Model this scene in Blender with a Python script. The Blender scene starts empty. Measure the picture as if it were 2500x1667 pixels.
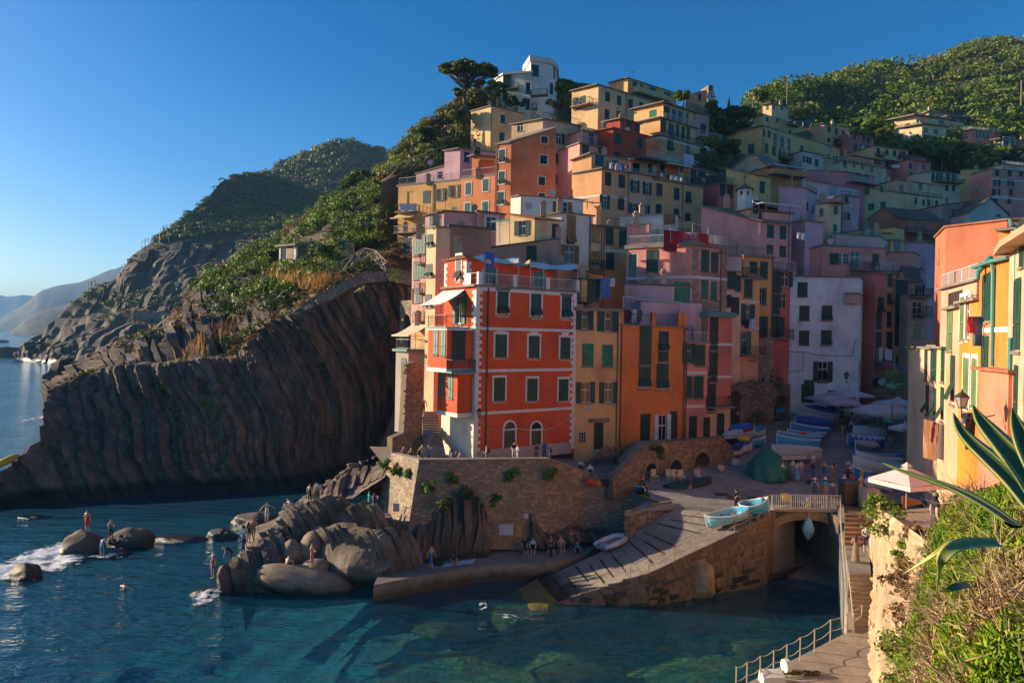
import bpy,math,random
import numpy as np
from math import radians,sin,cos,pi,atan2,sqrt
from mathutils import Vector as Ve,Matrix
random.seed(7)
RNG=np.random.default_rng(11)
SC=bpy.context.scene
COL=SC.collection
# ------ camera
F,CX,CY=1667.0,1250.0,833.5
ROLL,PITCH=radians(1.0),radians(-0.33)
CAM=Ve((0.0,0.0,17.0))
fw=Ve((0,cos(PITCH),sin(PITCH)))
up0=Ve((0,-sin(PITCH),cos(PITCH)))
rt0=Ve((1,0,0))
RT=rt0*cos(ROLL)+up0*sin(ROLL)
UP=up0*cos(ROLL)-rt0*sin(ROLL)
cam_data=bpy.data.cameras.new('camera')
cam_data.sensor_width=36.0
cam_data.lens=36.0*F/2500.0
cam_data.clip_start,cam_data.clip_end=0.1,30000.0
camera=bpy.data.objects.new('camera',cam_data)
COL.objects.link(camera)
camera.matrix_world=Matrix(((RT.x,UP.x,-fw.x,CAM.x),(RT.y,UP.y,-fw.y,CAM.y),(RT.z,UP.z,-fw.z,CAM.z),(0,0,0,1)))
SC.camera=camera
# ------ light
SUN_EL=radians(15.5)
SUN_H=Ve((-0.978,0.21,0)).normalized()
SUN_DIR=Ve((SUN_H.x*cos(SUN_EL),SUN_H.y*cos(SUN_EL),sin(SUN_EL)))
sun_data=bpy.data.lights.new('sun','SUN')
sun_data.energy=4.1
sun_data.angle=radians(0.5)
sun_data.color=(1.0,0.80,0.56)
sun=bpy.data.objects.new('sun',sun_data)
COL.objects.link(sun)
sun.rotation_euler=SUN_DIR.to_track_quat('Z','Y').to_euler()
world=bpy.data.worlds.new('World')
SC.world=world
world.use_nodes=True
wn,wl=world.node_tree.nodes,world.node_tree.links
bg=wn['Background']
sky=wn.new('ShaderNodeTexSky')
sky.sky_type='NISHITA'
sky.sun_disc=False
sky.sun_elevation=SUN_EL
sky.sun_rotation=atan2(SUN_DIR.x,SUN_DIR.y)
sky.air_density,sky.dust_density,sky.ozone_density=0.85,0.8,3.0
def vmul(k):
 m=wn.new('ShaderNodeVectorMath');m.operation='SCALE';m.inputs['Scale'].default_value=k
 return m
k0,k1=vmul(.25),vmul(4.0)
hs=wn.new('ShaderNodeHueSaturation')
hs.inputs['Saturation'].default_value=1.34
gm=wn.new('ShaderNodeGamma');gm.inputs['Gamma'].default_value=1.12
wl.new(sky.outputs[0],k0.inputs[0]);wl.new(k0.outputs[0],gm.inputs['Color']);wl.new(gm.outputs[0],hs.inputs['Color'])
wl.new(hs.outputs[0],k1.inputs[0]);wl.new(k1.outputs[0],bg.inputs['Color'])
bg.inputs['Strength'].default_value=0.068
SC.view_settings.view_transform='Standard'
SC.view_settings.look='None'
SC.view_settings.gamma=1.0
SC.view_settings.use_curve_mapping=False
SC.view_settings.exposure=1.3
SC.render.engine='CYCLES'
SC.cycles.use_denoising=True
SC.cycles.max_bounces=6
SC.cycles.diffuse_bounces=3
SC.cycles.glossy_bounces=2
SC.cycles.transmission_bounces=2
SC.cycles.transparent_max_bounces=8
SC.cycles.volume_bounces=0
SC.cycles.caustics_reflective=False
SC.cycles.caustics_refractive=False
SC.cycles.sample_clamp_indirect=4.0
# ------ pixel geometry
VIEWS={'A':(0,300,.38272),'B':(600,350,.31881),'C':(950,100,.29333),'D':(1400,160,.29333),'E':(1900,80,.31881),'F':(950,480,.29333),'G':(1400,450,.29333),'H':(1850,480,.34446),'I':(0,800,.55292),'J':(500,1080,.26786),'K':(950,850,.29333),'L':(1000,1200,.29787),'M':(1400,700,.29333),'N':(1700,900,.29333),'O':(1500,1150,.32978),'Q':(1950,1050,.39342),'S':(0,0,1.0),'W':(0,0,1.0629)}
def px(v,x,y):
 x0,y0,s=VIEWS[v]
 return x0+x*s,y0+y*s
def ray(x,y):
 d=fw+RT*((x-CX)/F)-UP*((y-CY)/F)
 return d/d.y
def P(v,x,y,Y):
 return CAM+ray(*px(v,x,y))*Y
def PZ(v,x,y,z):
 d=ray(*px(v,x,y))
 return CAM+d*((z-CAM.z)/d.z)
 # ------ numpy noise
def _hash(ix,iy,iz,seed):
 h=(ix*374761393+iy*668265263+iz*2147483647+seed*144269)&0xffffffff
 h=((h^(h>>13))*1274126177)&0xffffffff
 h=((h^(h>>16))*2246822519)&0xffffffff
 return((h^(h>>15))&0xffffff)/float(0xffffff)
def vnoise(p,seed=0):
 p=np.asarray(p,dtype=np.float64)
 i=np.floor(p).astype(np.int64)
 f=p-i
 f=f*f*(3-2*f)
 out=0
 for dx in(0,1):
  wx=f[...,0]if dx else 1-f[...,0]
  for dy in(0,1):
   wy=f[...,1]if dy else 1-f[...,1]
   for dz in(0,1):
    wz=f[...,2]if dz else 1-f[...,2]
    out=out+wx*wy*wz*_hash(i[...,0]+dx,i[...,1]+dy,i[...,2]+dz,seed)
 return out
def fbm(p,octv=4,seed=0):
 p=np.asarray(p,dtype=np.float64)
 a,s,t=0.5,0.0,0.0
 for k in range(octv):
  s=s+a*vnoise(p*(2.03**k)+17.3*k,seed+k)
  t+=a
  a*=0.5
 return s/t
def v1(t,seed=0):
 t=np.asarray(t,dtype=np.float64)
 return vnoise(np.stack([t,0*t+3.3,0*t+7.7],-1),seed)
 # ------ materials
MATS={}
def nodes_of(name):
 m=bpy.data.materials.new(name)
 m.use_nodes=True
 nt=m.node_tree
 return m,nt,nt.nodes,nt.links,nt.nodes['Principled BSDF']
def c4(c,k=1.0):
 return(max(0,c[0]*k),max(0,c[1]*k),max(0,c[2]*k),1.0)
def node_noise(nt,scale,detail=4,vec=(1,1,1),rough=.55,obj=False):
 n,l=nt.nodes,nt.links
 if obj:
  g=n.new('ShaderNodeTexCoord');so=g.outputs['Object']
 else:
  g=n.new('ShaderNodeNewGeometry');so=g.outputs['Position']
 mp=n.new('ShaderNodeMapping');mp.inputs['Scale'].default_value=vec
 l.new(so,mp.inputs['Vector'])
 t=n.new('ShaderNodeTexNoise')
 t.inputs['Scale'].default_value=scale;t.inputs['Detail'].default_value=detail;t.inputs['Roughness'].default_value=rough
 l.new(mp.outputs[0],t.inputs['Vector'])
 return t.outputs['Fac']
def node_ramp(nt,fac,stops):
 r=nt.nodes.new('ShaderNodeValToRGB')
 e=r.color_ramp.elements
 while len(e)<len(stops):
  e.new(0.5)
 for el,(p,c)in zip(e,stops):
  el.position=p
  el.color=c if len(c)==4 else(*c,1)
 nt.links.new(fac,r.inputs[0])
 return r.outputs[0]
def node_mix(nt,fac,a,b,mode='MIX'):
 m=nt.nodes.new('ShaderNodeMix');m.data_type='RGBA';m.blend_type=mode
 for sock,val in((m.inputs[0],fac),(m.inputs[6],a),(m.inputs[7],b)):
  if hasattr(val,'is_linked'):
   nt.links.new(val,sock)
  else:
   sock.default_value=val
 return m.outputs[2]
def node_bump(nt,bsdf,fac,strength,dist=.05):
 b=nt.nodes.new('ShaderNodeBump')
 b.inputs['Strength'].default_value=strength;b.inputs['Distance'].default_value=dist
 nt.links.new(fac,b.inputs['Height'])
 nt.links.new(b.outputs[0],bsdf.inputs['Normal'])
def warm(c,k=(1.28,1.09,.96)):
 return tuple(min(.8,x*y)for x,y in zip(c,k))
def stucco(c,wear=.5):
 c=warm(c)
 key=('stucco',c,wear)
 if key in MATS:return MATS[key]
 m,nt,n,l,b=nodes_of('stucco')
 big=node_noise(nt,.30,6)
 streak=node_noise(nt,1.0,8,(.9,.9,.16),.7)
 patch=node_noise(nt,.55,7,(1,1,.8),.7)
 fine=node_noise(nt,9.0,4)
 lum=(c[0]+c[1]+c[2])/3
 pale=tuple(.45*x+.55*lum*1.05 for x in c)
 col=node_ramp(nt,big,[(.3,c4(c,.70)),(.5,c4(c)),(.72,c4(c,1.14))])
 st=node_ramp(nt,streak,[(.28,(.66,.64,.62,1)),(.50,(1,1,1,1))])
 col=node_mix(nt,.25+.5*wear,col,st,'MULTIPLY')
 pf=node_ramp(nt,patch,[(.56,(0,0,0,1)),(.66,(1,1,1,1))])
 sx=nt.nodes.new('ShaderNodeMath');sx.operation='MULTIPLY';sx.inputs[1].default_value=.2+.5*wear
 nt.links.new(pf,sx.inputs[0])
 col=node_mix(nt,sx.outputs[0],col,c4(pale,.82))
 fn=node_ramp(nt,fine,[(.3,(.86,.86,.86,1)),(.7,(1.0,1.0,1.0,1))])
 col=node_mix(nt,.6,col,fn,'MULTIPLY')
 l.new(col,b.inputs['Base Color'])
 b.inputs['Roughness'].default_value=.9
 node_bump(nt,b,fine,.25,.03)
 MATS[key]=m
 return m
def flat(c,rough=.6,name='paint',var=.15,scale=4.0,metal=0.0):
 key=('flat',c,rough,name,var,metal)
 if key in MATS:return MATS[key]
 m,nt,n,l,b=nodes_of(name)
 f=node_noise(nt,scale,4)
 col=node_ramp(nt,f,[(.3,c4(c,1-var)),(.7,c4(c,1+var*.6))])
 l.new(col,b.inputs['Base Color'])
 b.inputs['Roughness'].default_value=rough
 b.inputs['Metallic'].default_value=metal
 MATS[key]=m
 return m
def rock(name,cols,scale=.8,vec=(1,1,1),bump=.5,wet=None,rough=.85,dist=.15):
 cols=[warm(c,(1.12,1.0,.88))for c in cols]
 m,nt,n,l,b=nodes_of(name)
 f=node_noise(nt,scale,8,vec,.65)
 f2=node_noise(nt,scale*7,6,vec,.7)
 f3=node_noise(nt,scale*.22,4)
 k=len(cols)-1
 col=node_ramp(nt,f,[(.28+.44*i/k,c4(c))for i,c in enumerate(cols)])
 dk=node_ramp(nt,f2,[(.3,(.55,.55,.55,1)),(.62,(1.1,1.1,1.1,1))])
 col=node_mix(nt,.75,col,dk,'MULTIPLY')
 dk3=node_ramp(nt,f3,[(.35,(.68,.66,.66,1)),(.62,(1.12,1.08,1.0,1))])
 col=node_mix(nt,.8,col,dk3,'MULTIPLY')
 if wet is not None:
  g=n.new('ShaderNodeNewGeometry');sp=n.new('ShaderNodeSeparateXYZ')
  l.new(g.outputs['Position'],sp.inputs[0])
  ad=n.new('ShaderNodeMath');ad.operation='MULTIPLY_ADD';ad.inputs[1].default_value=-1.6;l.new(f,ad.inputs[0]);l.new(sp.outputs[2],ad.inputs[2])
  mr=n.new('ShaderNodeMapRange');mr.inputs[1].default_value=wet-.9;mr.inputs[2].default_value=wet-.3
  mr.inputs[3].default_value=1;mr.inputs[4].default_value=0
  l.new(ad.outputs[0],mr.inputs[0])
  col=node_mix(nt,mr.outputs[0],col,(.018,.017,.013,1))
  rr=n.new('ShaderNodeMapRange');rr.inputs[3].default_value=rough;rr.inputs[4].default_value=.35
  l.new(mr.outputs[0],rr.inputs[0]);l.new(rr.outputs[0],b.inputs['Roughness'])
 else:
  b.inputs['Roughness'].default_value=rough
 l.new(col,b.inputs['Base Color'])
 node_bump(nt,b,f2,bump,dist)
 return m
def leafmat(name,cols,rough=.6,trans=.25,noise=.08):
 cols=[warm(c,(1.65,1.5,1.0))for c in cols]
 m,nt,n,l,b=nodes_of(name)
 g=n.new('ShaderNodeNewGeometry')
 k=len(cols)-1
 f=node_noise(nt,noise,3)
 ad=n.new('ShaderNodeMath');ad.operation='MULTIPLY_ADD';ad.inputs[1].default_value=.30;ad.inputs[2].default_value=-.15
 l.new(g.outputs['Random Per Island'],ad.inputs[0])
 a2=n.new('ShaderNodeMath');a2.operation='ADD';l.new(ad.outputs[0],a2.inputs[0]);l.new(f,a2.inputs[1])
 col=node_ramp(nt,a2.outputs[0],[(.22+.56*i/k,c4(c))for i,c in enumerate(cols)])
 l.new(col,b.inputs['Base Color'])
 b.inputs['Roughness'].default_value=rough
 b.inputs['Specular IOR Level'].default_value=.25
 if trans:
  tr=n.new('ShaderNodeBsdfTranslucent');l.new(col,tr.inputs[0])
  mx=n.new('ShaderNodeMixShader');mx.inputs[0].default_value=trans
  out=n['Material Output']
  l.new(b.outputs[0],mx.inputs[1]);l.new(tr.outputs[0],mx.inputs[2]);l.new(mx.outputs[0],out.inputs[0])
 return m
 # ------ objects
ORG={}
def link(o,parent=None):
 COL.objects.link(o)
 if parent is not None:
  o.parent=parent
 return o
def tag(o,label=None,cat=None,group=None,kind=None):
 if label:o['label']=label
 if cat:o['category']=cat
 if group:o['group']=group
 if kind:o['kind']=kind
 return o
def empty(name,loc,label=None,cat=None,group=None,kind=None):
 o=bpy.data.objects.new(name,None)
 o.empty_display_size=.2
 o.location=loc
 link(o)
 ORG[o.name]=Ve(loc)
 return tag(o,label,cat,group,kind)
def rotz(v,a):
 return Ve((v[0]*cos(a)-v[1]*sin(a),v[0]*sin(a)+v[1]*cos(a),v[2]))
class MB:
 def __init__(s):
  s.v,s.f,s.m=[],[],[]
 def poly(s,pts,mi=0):
  k=len(s.v)
  s.v.extend([tuple(p)for p in pts])
  s.f.append(tuple(range(k,k+len(pts))))
  s.m.append(mi)
  return s
 def mesh(s,vs,fs,mi=0):
  k=len(s.v)
  s.v.extend([tuple(p)for p in vs])
  for f in fs:
   s.f.append(tuple(i+k for i in f));s.m.append(mi)
  return s
 def hexa(s,b,t,mi=0):
  return s.mesh(list(b)+list(t),[(3,2,1,0),(4,5,6,7),(0,1,5,4),(1,2,6,5),(2,3,7,6),(3,0,4,7)],mi)
 def box(s,c,sx,sy,sz,ang=0,mi=0):
  c=Ve(c)
  pts=[]
  for z in(-sz/2,sz/2):
   for x,y in((-1,-1),(1,-1),(1,1),(-1,1)):
    pts.append(c+rotz((x*sx/2,y*sy/2,z),ang))
  return s.hexa(pts[:4],pts[4:],mi)
 def prism(s,poly,z0,z1,mi=0):
  n=len(poly)
  a=z0 if hasattr(z0,'__len__')else[z0]*n
  b=z1 if hasattr(z1,'__len__')else[z1]*n
  vs=[(p[0],p[1],a[i])for i,p in enumerate(poly)]+[(p[0],p[1],b[i])for i,p in enumerate(poly)]
  fs=[tuple(reversed(range(n))),tuple(range(n,2*n))]
  fs+=[(i,(i+1)%n,n+(i+1)%n,n+i)for i in range(n)]
  return s.mesh(vs,fs,mi)
 def beam(s,a,b,w,h=None,mi=0):
  a,b=Ve(a),Ve(b)
  h=h or w
  d=b-a
  if d.length<1e-6:return s
  d.normalize()
  side=d.cross(Ve((0,0,1)))
  if side.length<1e-3:side=Ve((1,0,0))
  side.normalize()
  u=side.cross(d)
  q=[(-1,-1),(1,-1),(1,1),(-1,1)]
  return s.hexa([a+side*(x*w/2)+u*(y*h/2)for x,y in q],[b+side*(x*w/2)+u*(y*h/2)for x,y in q],mi)
 def tube(s,pts,r,n=6,mi=0,cap=True):
  pts=[Ve(p)for p in pts]
  rs=r if hasattr(r,'__len__')else[r]*len(pts)
  rings=[]
  prev=None
  for i,p in enumerate(pts):
   d=(pts[min(i+1,len(pts)-1)]-pts[max(i-1,0)])
   if d.length<1e-9:d=Ve((0,0,1))
   d.normalize()
   if prev is None:
    side=d.cross(Ve((0.13,0.21,1)))
    if side.length<1e-3:side=d.cross(Ve((1,0,0)))
   else:
    side=prev-d*prev.dot(d)
    if side.length<1e-6:side=d.cross(Ve((0,1,0.2)))
   side.normalize();prev=side
   u=d.cross(side)
   rings.append([p+(side*cos(2*pi*k/n)+u*sin(2*pi*k/n))*rs[i]for k in range(n)])
  k0=len(s.v)
  for rg in rings:s.v.extend([tuple(q)for q in rg])
  for i in range(len(rings)-1):
   for k in range(n):
    a=k0+i*n+k;b=k0+i*n+(k+1)%n
    s.f.append((a,b,b+n,a+n));s.m.append(mi)
  if cap:
   s.f.append(tuple(k0+k for k in reversed(range(n))));s.m.append(mi)
   e=k0+(len(rings)-1)*n
   s.f.append(tuple(e+k for k in range(n)));s.m.append(mi)
  return s
 def data(s,name,mats,org=(0,0,0),smooth=False):
  me=bpy.data.meshes.new(name)
  o=Ve(org)
  me.from_pydata([(p[0]-o.x,p[1]-o.y,p[2]-o.z)for p in s.v],[],s.f)
  for mt in(mats if isinstance(mats,(list,tuple))else[mats]):me.materials.append(mt)
  if any(s.m):me.polygons.foreach_set('material_index',s.m)
  if smooth:me.polygons.foreach_set('use_smooth',[True]*len(s.f))
  me.update()
  return me
 def build(s,name,mats,parent=None,smooth=False,**kw):
  org=ORG.get(parent.name,Ve((0,0,0)))if parent is not None else Ve((0,0,0))
  if parent is None and s.v:
   a=np.array(s.v)
   org=Ve((a[:,0].mean(),a[:,1].mean(),a[:,2].min()))
  o=bpy.data.objects.new(name,s.data(name,mats,org,smooth))
  link(o,parent)
  if parent is None:
   o.location=org
  ORG[o.name]=org.copy()
  return tag(o,**kw)
def inst(name,data,parent,loc,rz=0.0,scale=(1,1,1),mtx=None):
 o=bpy.data.objects.new(name,data)
 link(o,parent)
 if mtx is not None:
  o.matrix_local=mtx
 else:
  o.location=loc;o.rotation_euler=(0,0,rz);o.scale=scale
 return o
def np_mesh(name,V,Fq,mats,parent=None,smooth=False,org=None,**kw):
 V=np.asarray(V,dtype=np.float32);Fq=np.asarray(Fq,dtype=np.int32)
 if org is None:
  org=ORG[parent.name]if parent is not None else Ve((float(V[:,0].mean()),float(V[:,1].mean()),float(V[:,2].min())))
 V=V-np.array(org,dtype=np.float32)
 me=bpy.data.meshes.new(name)
 k=Fq.shape[1]
 me.vertices.add(len(V));me.vertices.foreach_set('co',V.ravel())
 me.loops.add(Fq.size);me.loops.foreach_set('vertex_index',Fq.ravel())
 me.polygons.add(len(Fq));me.polygons.foreach_set('loop_start',np.arange(0,Fq.size,k,dtype=np.int32))
 if smooth:me.polygons.foreach_set('use_smooth',np.ones(len(Fq),dtype=bool))
 for mt in(mats if isinstance(mats,(list,tuple))else[mats]):me.materials.append(mt)
 me.update(calc_edges=True);me.validate()
 o=bpy.data.objects.new(name,me)
 link(o,parent)
 if parent is None:o.location=org
 ORG[o.name]=Ve(org)
 return tag(o,**kw)
def grid_faces(nu,nv):
 i=np.arange(nu*nv).reshape(nv,nu)
 a,b,c,d=i[:-1,:-1],i[:-1,1:],i[1:,1:],i[1:,:-1]
 return np.stack([a.ravel(),b.ravel(),c.ravel(),d.ravel()],-1)
def loft(rows,nu,nv,by='x',smoothv=True):
 R=[]
 for r in rows:
  a=np.array([tuple(p)for p in r],dtype=float)
  seg=np.sqrt((np.diff(a,axis=0)**2).sum(1))
  t=np.concatenate([[0],np.cumsum(seg)]);t/=t[-1]
  u=np.linspace(0,1,nu)
  R.append(np.stack([np.interp(u,t,a[:,k])for k in range(3)],-1))
 R=np.array(R)
 n=len(rows)
 w=np.linspace(0,n-1,nv)
 i=np.minimum(w.astype(int),n-2)
 f=(w-i)[:,None,None]
 p1,p2=R[i],R[i+1]
 if not smoothv:
  return p1*(1-f)+p2*f
 p0,p3=R[np.maximum(i-1,0)],R[np.minimum(i+2,n-1)]
 m1,m2=(p2-p0)*.5*.6,(p3-p1)*.5*.6
 return(2*f**3-3*f**2+1)*p1+(f**3-2*f**2+f)*m1+(-2*f**3+3*f**2)*p2+(f**3-f**2)*m2
def grid_normals(G):
 du=np.gradient(G,axis=1);dv=np.gradient(G,axis=0)
 n=np.cross(du,dv)
 n/=(np.linalg.norm(n,axis=-1,keepdims=True)+1e-9)
 return n
 # ------ shared land materials
M_cliff=rock('cliff_rock',[(.045,.042,.042),(.13,.11,.095),(.21,.165,.125),(.32,.275,.23)],.8,(1.6,1.6,.35),.9,wet=1.2,dist=.25)
M_cliff2=None
M_spur=rock('outcrop_rock',[(.05,.045,.042),(.13,.11,.092),(.20,.17,.14),(.27,.235,.19)],.9,(1,1,.6),.7,wet=.5,dist=.12)
M_bould=rock('boulder_rock',[(.16,.125,.095),(.24,.20,.155),(.30,.26,.21)],.7,(1,1,1),.4,wet=.35,dist=.06)
M_searock=rock('sea_rock',[(.07,.055,.04),(.15,.115,.08),(.22,.17,.12)],1.2,(1,1,1),.7,wet=.55,dist=.1)
M_headrock=rock('headland_rock',[(.045,.05,.035),(.085,.085,.06),(.13,.115,.085)],.12,(1,1,.35),.9,wet=1.5,dist=.8)
M_soil=rock('hill_soil',[(.05,.05,.025),(.10,.085,.045),(.17,.13,.08)],.25,(1,1,1),.5,dist=.2)
M_far=rock('far_hill',[(.010,.018,.012),(.018,.026,.016)],.004,(1,1,1),.3)
M_conc=rock('concrete',[(.15,.145,.135),(.21,.20,.19),(.26,.25,.235)],.6,(1,1,1),.25,wet=.45,dist=.03)
M_concdry=rock('pale_concrete',[(.22,.205,.185),(.28,.26,.235),(.33,.31,.28)],.9,(1,1,1),.2,dist=.02)
M_pave=rock('paving',[(.16,.17,.18),(.23,.24,.25),(.28,.29,.30)],1.1,(1,1,1),.25,dist=.02)
M_mortar=rock('mortar',[(.15,.125,.095),(.23,.19,.145)],1.0,(1,1,1),.4,dist=.03)
M_stoneA=rock('rubble_stone',[(.14,.115,.085),(.25,.20,.15),(.34,.29,.22)],1.6,(1,1,1),.5,dist=.03)
M_stoneB=rock('rubble_stone_pale',[(.22,.19,.15),(.34,.29,.22),(.43,.38,.30)],1.6,(1,1,1),.5,dist=.03)
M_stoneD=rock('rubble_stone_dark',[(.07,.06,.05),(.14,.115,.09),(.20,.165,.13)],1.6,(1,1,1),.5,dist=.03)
def surface(name,rows,nu,nv,mat,amp=0,sc=.1,octv=5,seed=0,strata=None,smooth=True,kind='structure',along=None,**kw):
 G=loft(rows,nu,nv)
 N=grid_normals(G)
 if N[...,1].mean()>0:N=-N
 if amp:
  d=(fbm(G*sc,octv,seed)-.5)*2*amp
  G=G+N*d[...,None]
 if strata is not None:
  G=G+(np.array(along)if along is not None else N)*strata(G)[...,None]
 o=np_mesh(name,G.reshape(-1,3),grid_faces(nu,nv),mat,smooth=smooth,kind=kind,**kw)
 return o,G
 # ------ sea and sea bed
def sea_material():
 m,nt,n,l,b=nodes_of('sea_water')
 n.remove(b)
 w1=node_noise(nt,.55,3,(.55,1.5,1),.5)
 w2=node_noise(nt,2.2,3,(.7,1.5,1),.5)
 w3=node_noise(nt,.06,2)
 ad=n.new('ShaderNodeMath');ad.operation='MULTIPLY_ADD';ad.inputs[1].default_value=.30;l.new(w2,ad.inputs[0]);l.new(w1,ad.inputs[2])
 ml=n.new('ShaderNodeMath');ml.operation='MULTIPLY';l.new(ad.outputs[0],ml.inputs[0])
 mr=n.new('ShaderNodeMapRange');mr.inputs[1].default_value=.3;mr.inputs[2].default_value=.7;mr.inputs[3].default_value=.6;mr.inputs[4].default_value=1.2
 l.new(w3,mr.inputs[0]);l.new(mr.outputs[0],ml.inputs[1])
 bp=n.new('ShaderNodeBump');bp.inputs['Strength'].default_value=1.0;bp.inputs['Distance'].default_value=.55
 l.new(ml.outputs[0],bp.inputs['Height'])
 tr=n.new('ShaderNodeBsdfTransparent');tr.inputs[0].default_value=(.60,.90,.88,1)
 df=n.new('ShaderNodeBsdfDiffuse');df.inputs[0].default_value=(.006,.085,.15,1)
 gl=n.new('ShaderNodeBsdfGlossy');gl.inputs['Roughness'].default_value=.06;gl.inputs[0].default_value=(1,1,1,1)
 l.new(bp.outputs[0],gl.inputs['Normal']);l.new(bp.outputs[0],df.inputs['Normal'])
 lw=n.new('ShaderNodeLayerWeight');lw.inputs['Blend'].default_value=.5;l.new(bp.outputs[0],lw.inputs['Normal'])
 pw5=n.new('ShaderNodeMath');pw5.operation='POWER';pw5.inputs[1].default_value=5.0;l.new(lw.outputs['Facing'],pw5.inputs[0])
 fr=n.new('ShaderNodeMath');fr.operation='MULTIPLY_ADD';fr.inputs[1].default_value=.98;fr.inputs[2].default_value=.02;l.new(pw5.outputs[0],fr.inputs[0])
 m1=n.new('ShaderNodeMixShader');m1.inputs[0].default_value=.36;l.new(tr.outputs[0],m1.inputs[1]);l.new(df.outputs[0],m1.inputs[2])
 m2=n.new('ShaderNodeMixShader');l.new(fr.outputs[0],m2.inputs[0]);l.new(m1.outputs[0],m2.inputs[1]);l.new(gl.outputs[0],m2.inputs[2])
 l.new(m2.outputs[0],n['Material Output'].inputs[0])
 return m
M_sea=sea_material()
xs=np.concatenate([[-12000,-6000,-3000,-1500,-700,-300,-120],np.arange(-60,30.1,.45),[60,200,800,3000,9000]])
ys=np.concatenate([[-3000,-400,-60,0,15],np.arange(24,76.1,.45),[90,130,200,400,800,1600,3200,6400,12000]])
gx,gy=np.meshgrid(xs,ys)
pp=np.stack([gx*.22,gy*.5,0*gx],-1)
gz=(fbm(pp,3,5)-.5)*.30+(fbm(pp*3.1,2,9)-.5)*.12
gz*=np.clip(1-np.abs(gx+15)/48,0,1)*np.clip(1-np.abs(gy-50)/28,0,1)*1.3
np_mesh('sea',np.stack([gx,gy,gz],-1).reshape(-1,3),grid_faces(len(xs),len(ys)),M_sea,smooth=True,kind='structure')
def bed_material():
 m,nt,n,l,b=nodes_of('sea_bed')
 f=node_noise(nt,.32,6,(1,1.6,1),.6);f2=node_noise(nt,2.4,5,(1,1.4,1),.65)
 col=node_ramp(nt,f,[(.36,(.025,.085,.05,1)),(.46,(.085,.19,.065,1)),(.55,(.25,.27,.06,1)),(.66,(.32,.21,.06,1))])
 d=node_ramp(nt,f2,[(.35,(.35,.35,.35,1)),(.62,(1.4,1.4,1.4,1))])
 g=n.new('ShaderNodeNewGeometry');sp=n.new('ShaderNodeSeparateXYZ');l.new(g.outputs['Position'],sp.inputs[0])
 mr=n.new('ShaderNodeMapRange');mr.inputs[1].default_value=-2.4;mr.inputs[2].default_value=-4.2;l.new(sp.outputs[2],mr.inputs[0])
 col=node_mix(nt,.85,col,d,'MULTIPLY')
 l.new(node_mix(nt,mr.outputs[0],col,(.02,.16,.235,1)),b.inputs['Base Color'])  # teal at depth paints the water's scattered light into the bed colour
 b.inputs['Roughness'].default_value=.95
 node_bump(nt,b,f2,1.0,.3)
 return m
bx=np.linspace(-70,40,160);by=np.linspace(18,80,120)
gx,gy=np.meshgrid(bx,by)
dep=np.interp(gx,[-70,-26,-15,-9,-3,40],[-18,-15,-10,-4.5,-2.2,-1.6])
dep=dep+(fbm(np.stack([gx*.3,gy*.45,0*gx],-1),5,3)-.5)*2.2
dep=np.minimum(dep,-.35)
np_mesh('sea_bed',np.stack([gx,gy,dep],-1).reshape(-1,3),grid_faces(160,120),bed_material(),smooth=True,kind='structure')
MB().poly([(-14000,-4000,-16),(12000,-4000,-16),(12000,14000,-16),(-14000,14000,-16)]).build('deep_sea_bed',flat((.014,.115,.21),.9,'scatter_teal_bed',.05,.02),kind='structure')  # flat teal stands in for light scattered in deep water
# ------ far coast
def ridge(name,pts,Y,back,nu,mat,amp,sc,seed,base=-3):
 top=[P('S',x,y,Y+back)for x,y in pts]
 bot=[Ve((P('S',x,800,Y).x,Y,base))for x,y in pts]
 mid=[a.lerp(b,.5)+Ve((0,-back*.12,0))for a,b in zip(bot,top)]
 bk=[Ve((t.x,t.y+back*2,base))for t in top]
 return surface(name,[bot,mid,top,bk],nu,50,mat,amp,sc,6,seed)
ridge('far_mountains',[(-400,700),(-200,735),(-60,715),(20,723),(60,720),(100,727),(160,740),(300,770),(420,800)],5600,500,120,M_far,25,.004,1)
ridge('far_hill',[(-60,801),(10,780),(60,750),(90,727),(115,708),(150,699),(200,689),(250,672),(300,655),(380,630),(480,600),(650,560)],3300,400,140,M_far,14,.006,2)
ridge('far_hill',[(48,806),(62,797),(85,775),(108,762),(140,752),(175,742),(215,720),(300,690),(420,640)],1600,240,120,M_far,6,.012,3)
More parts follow.
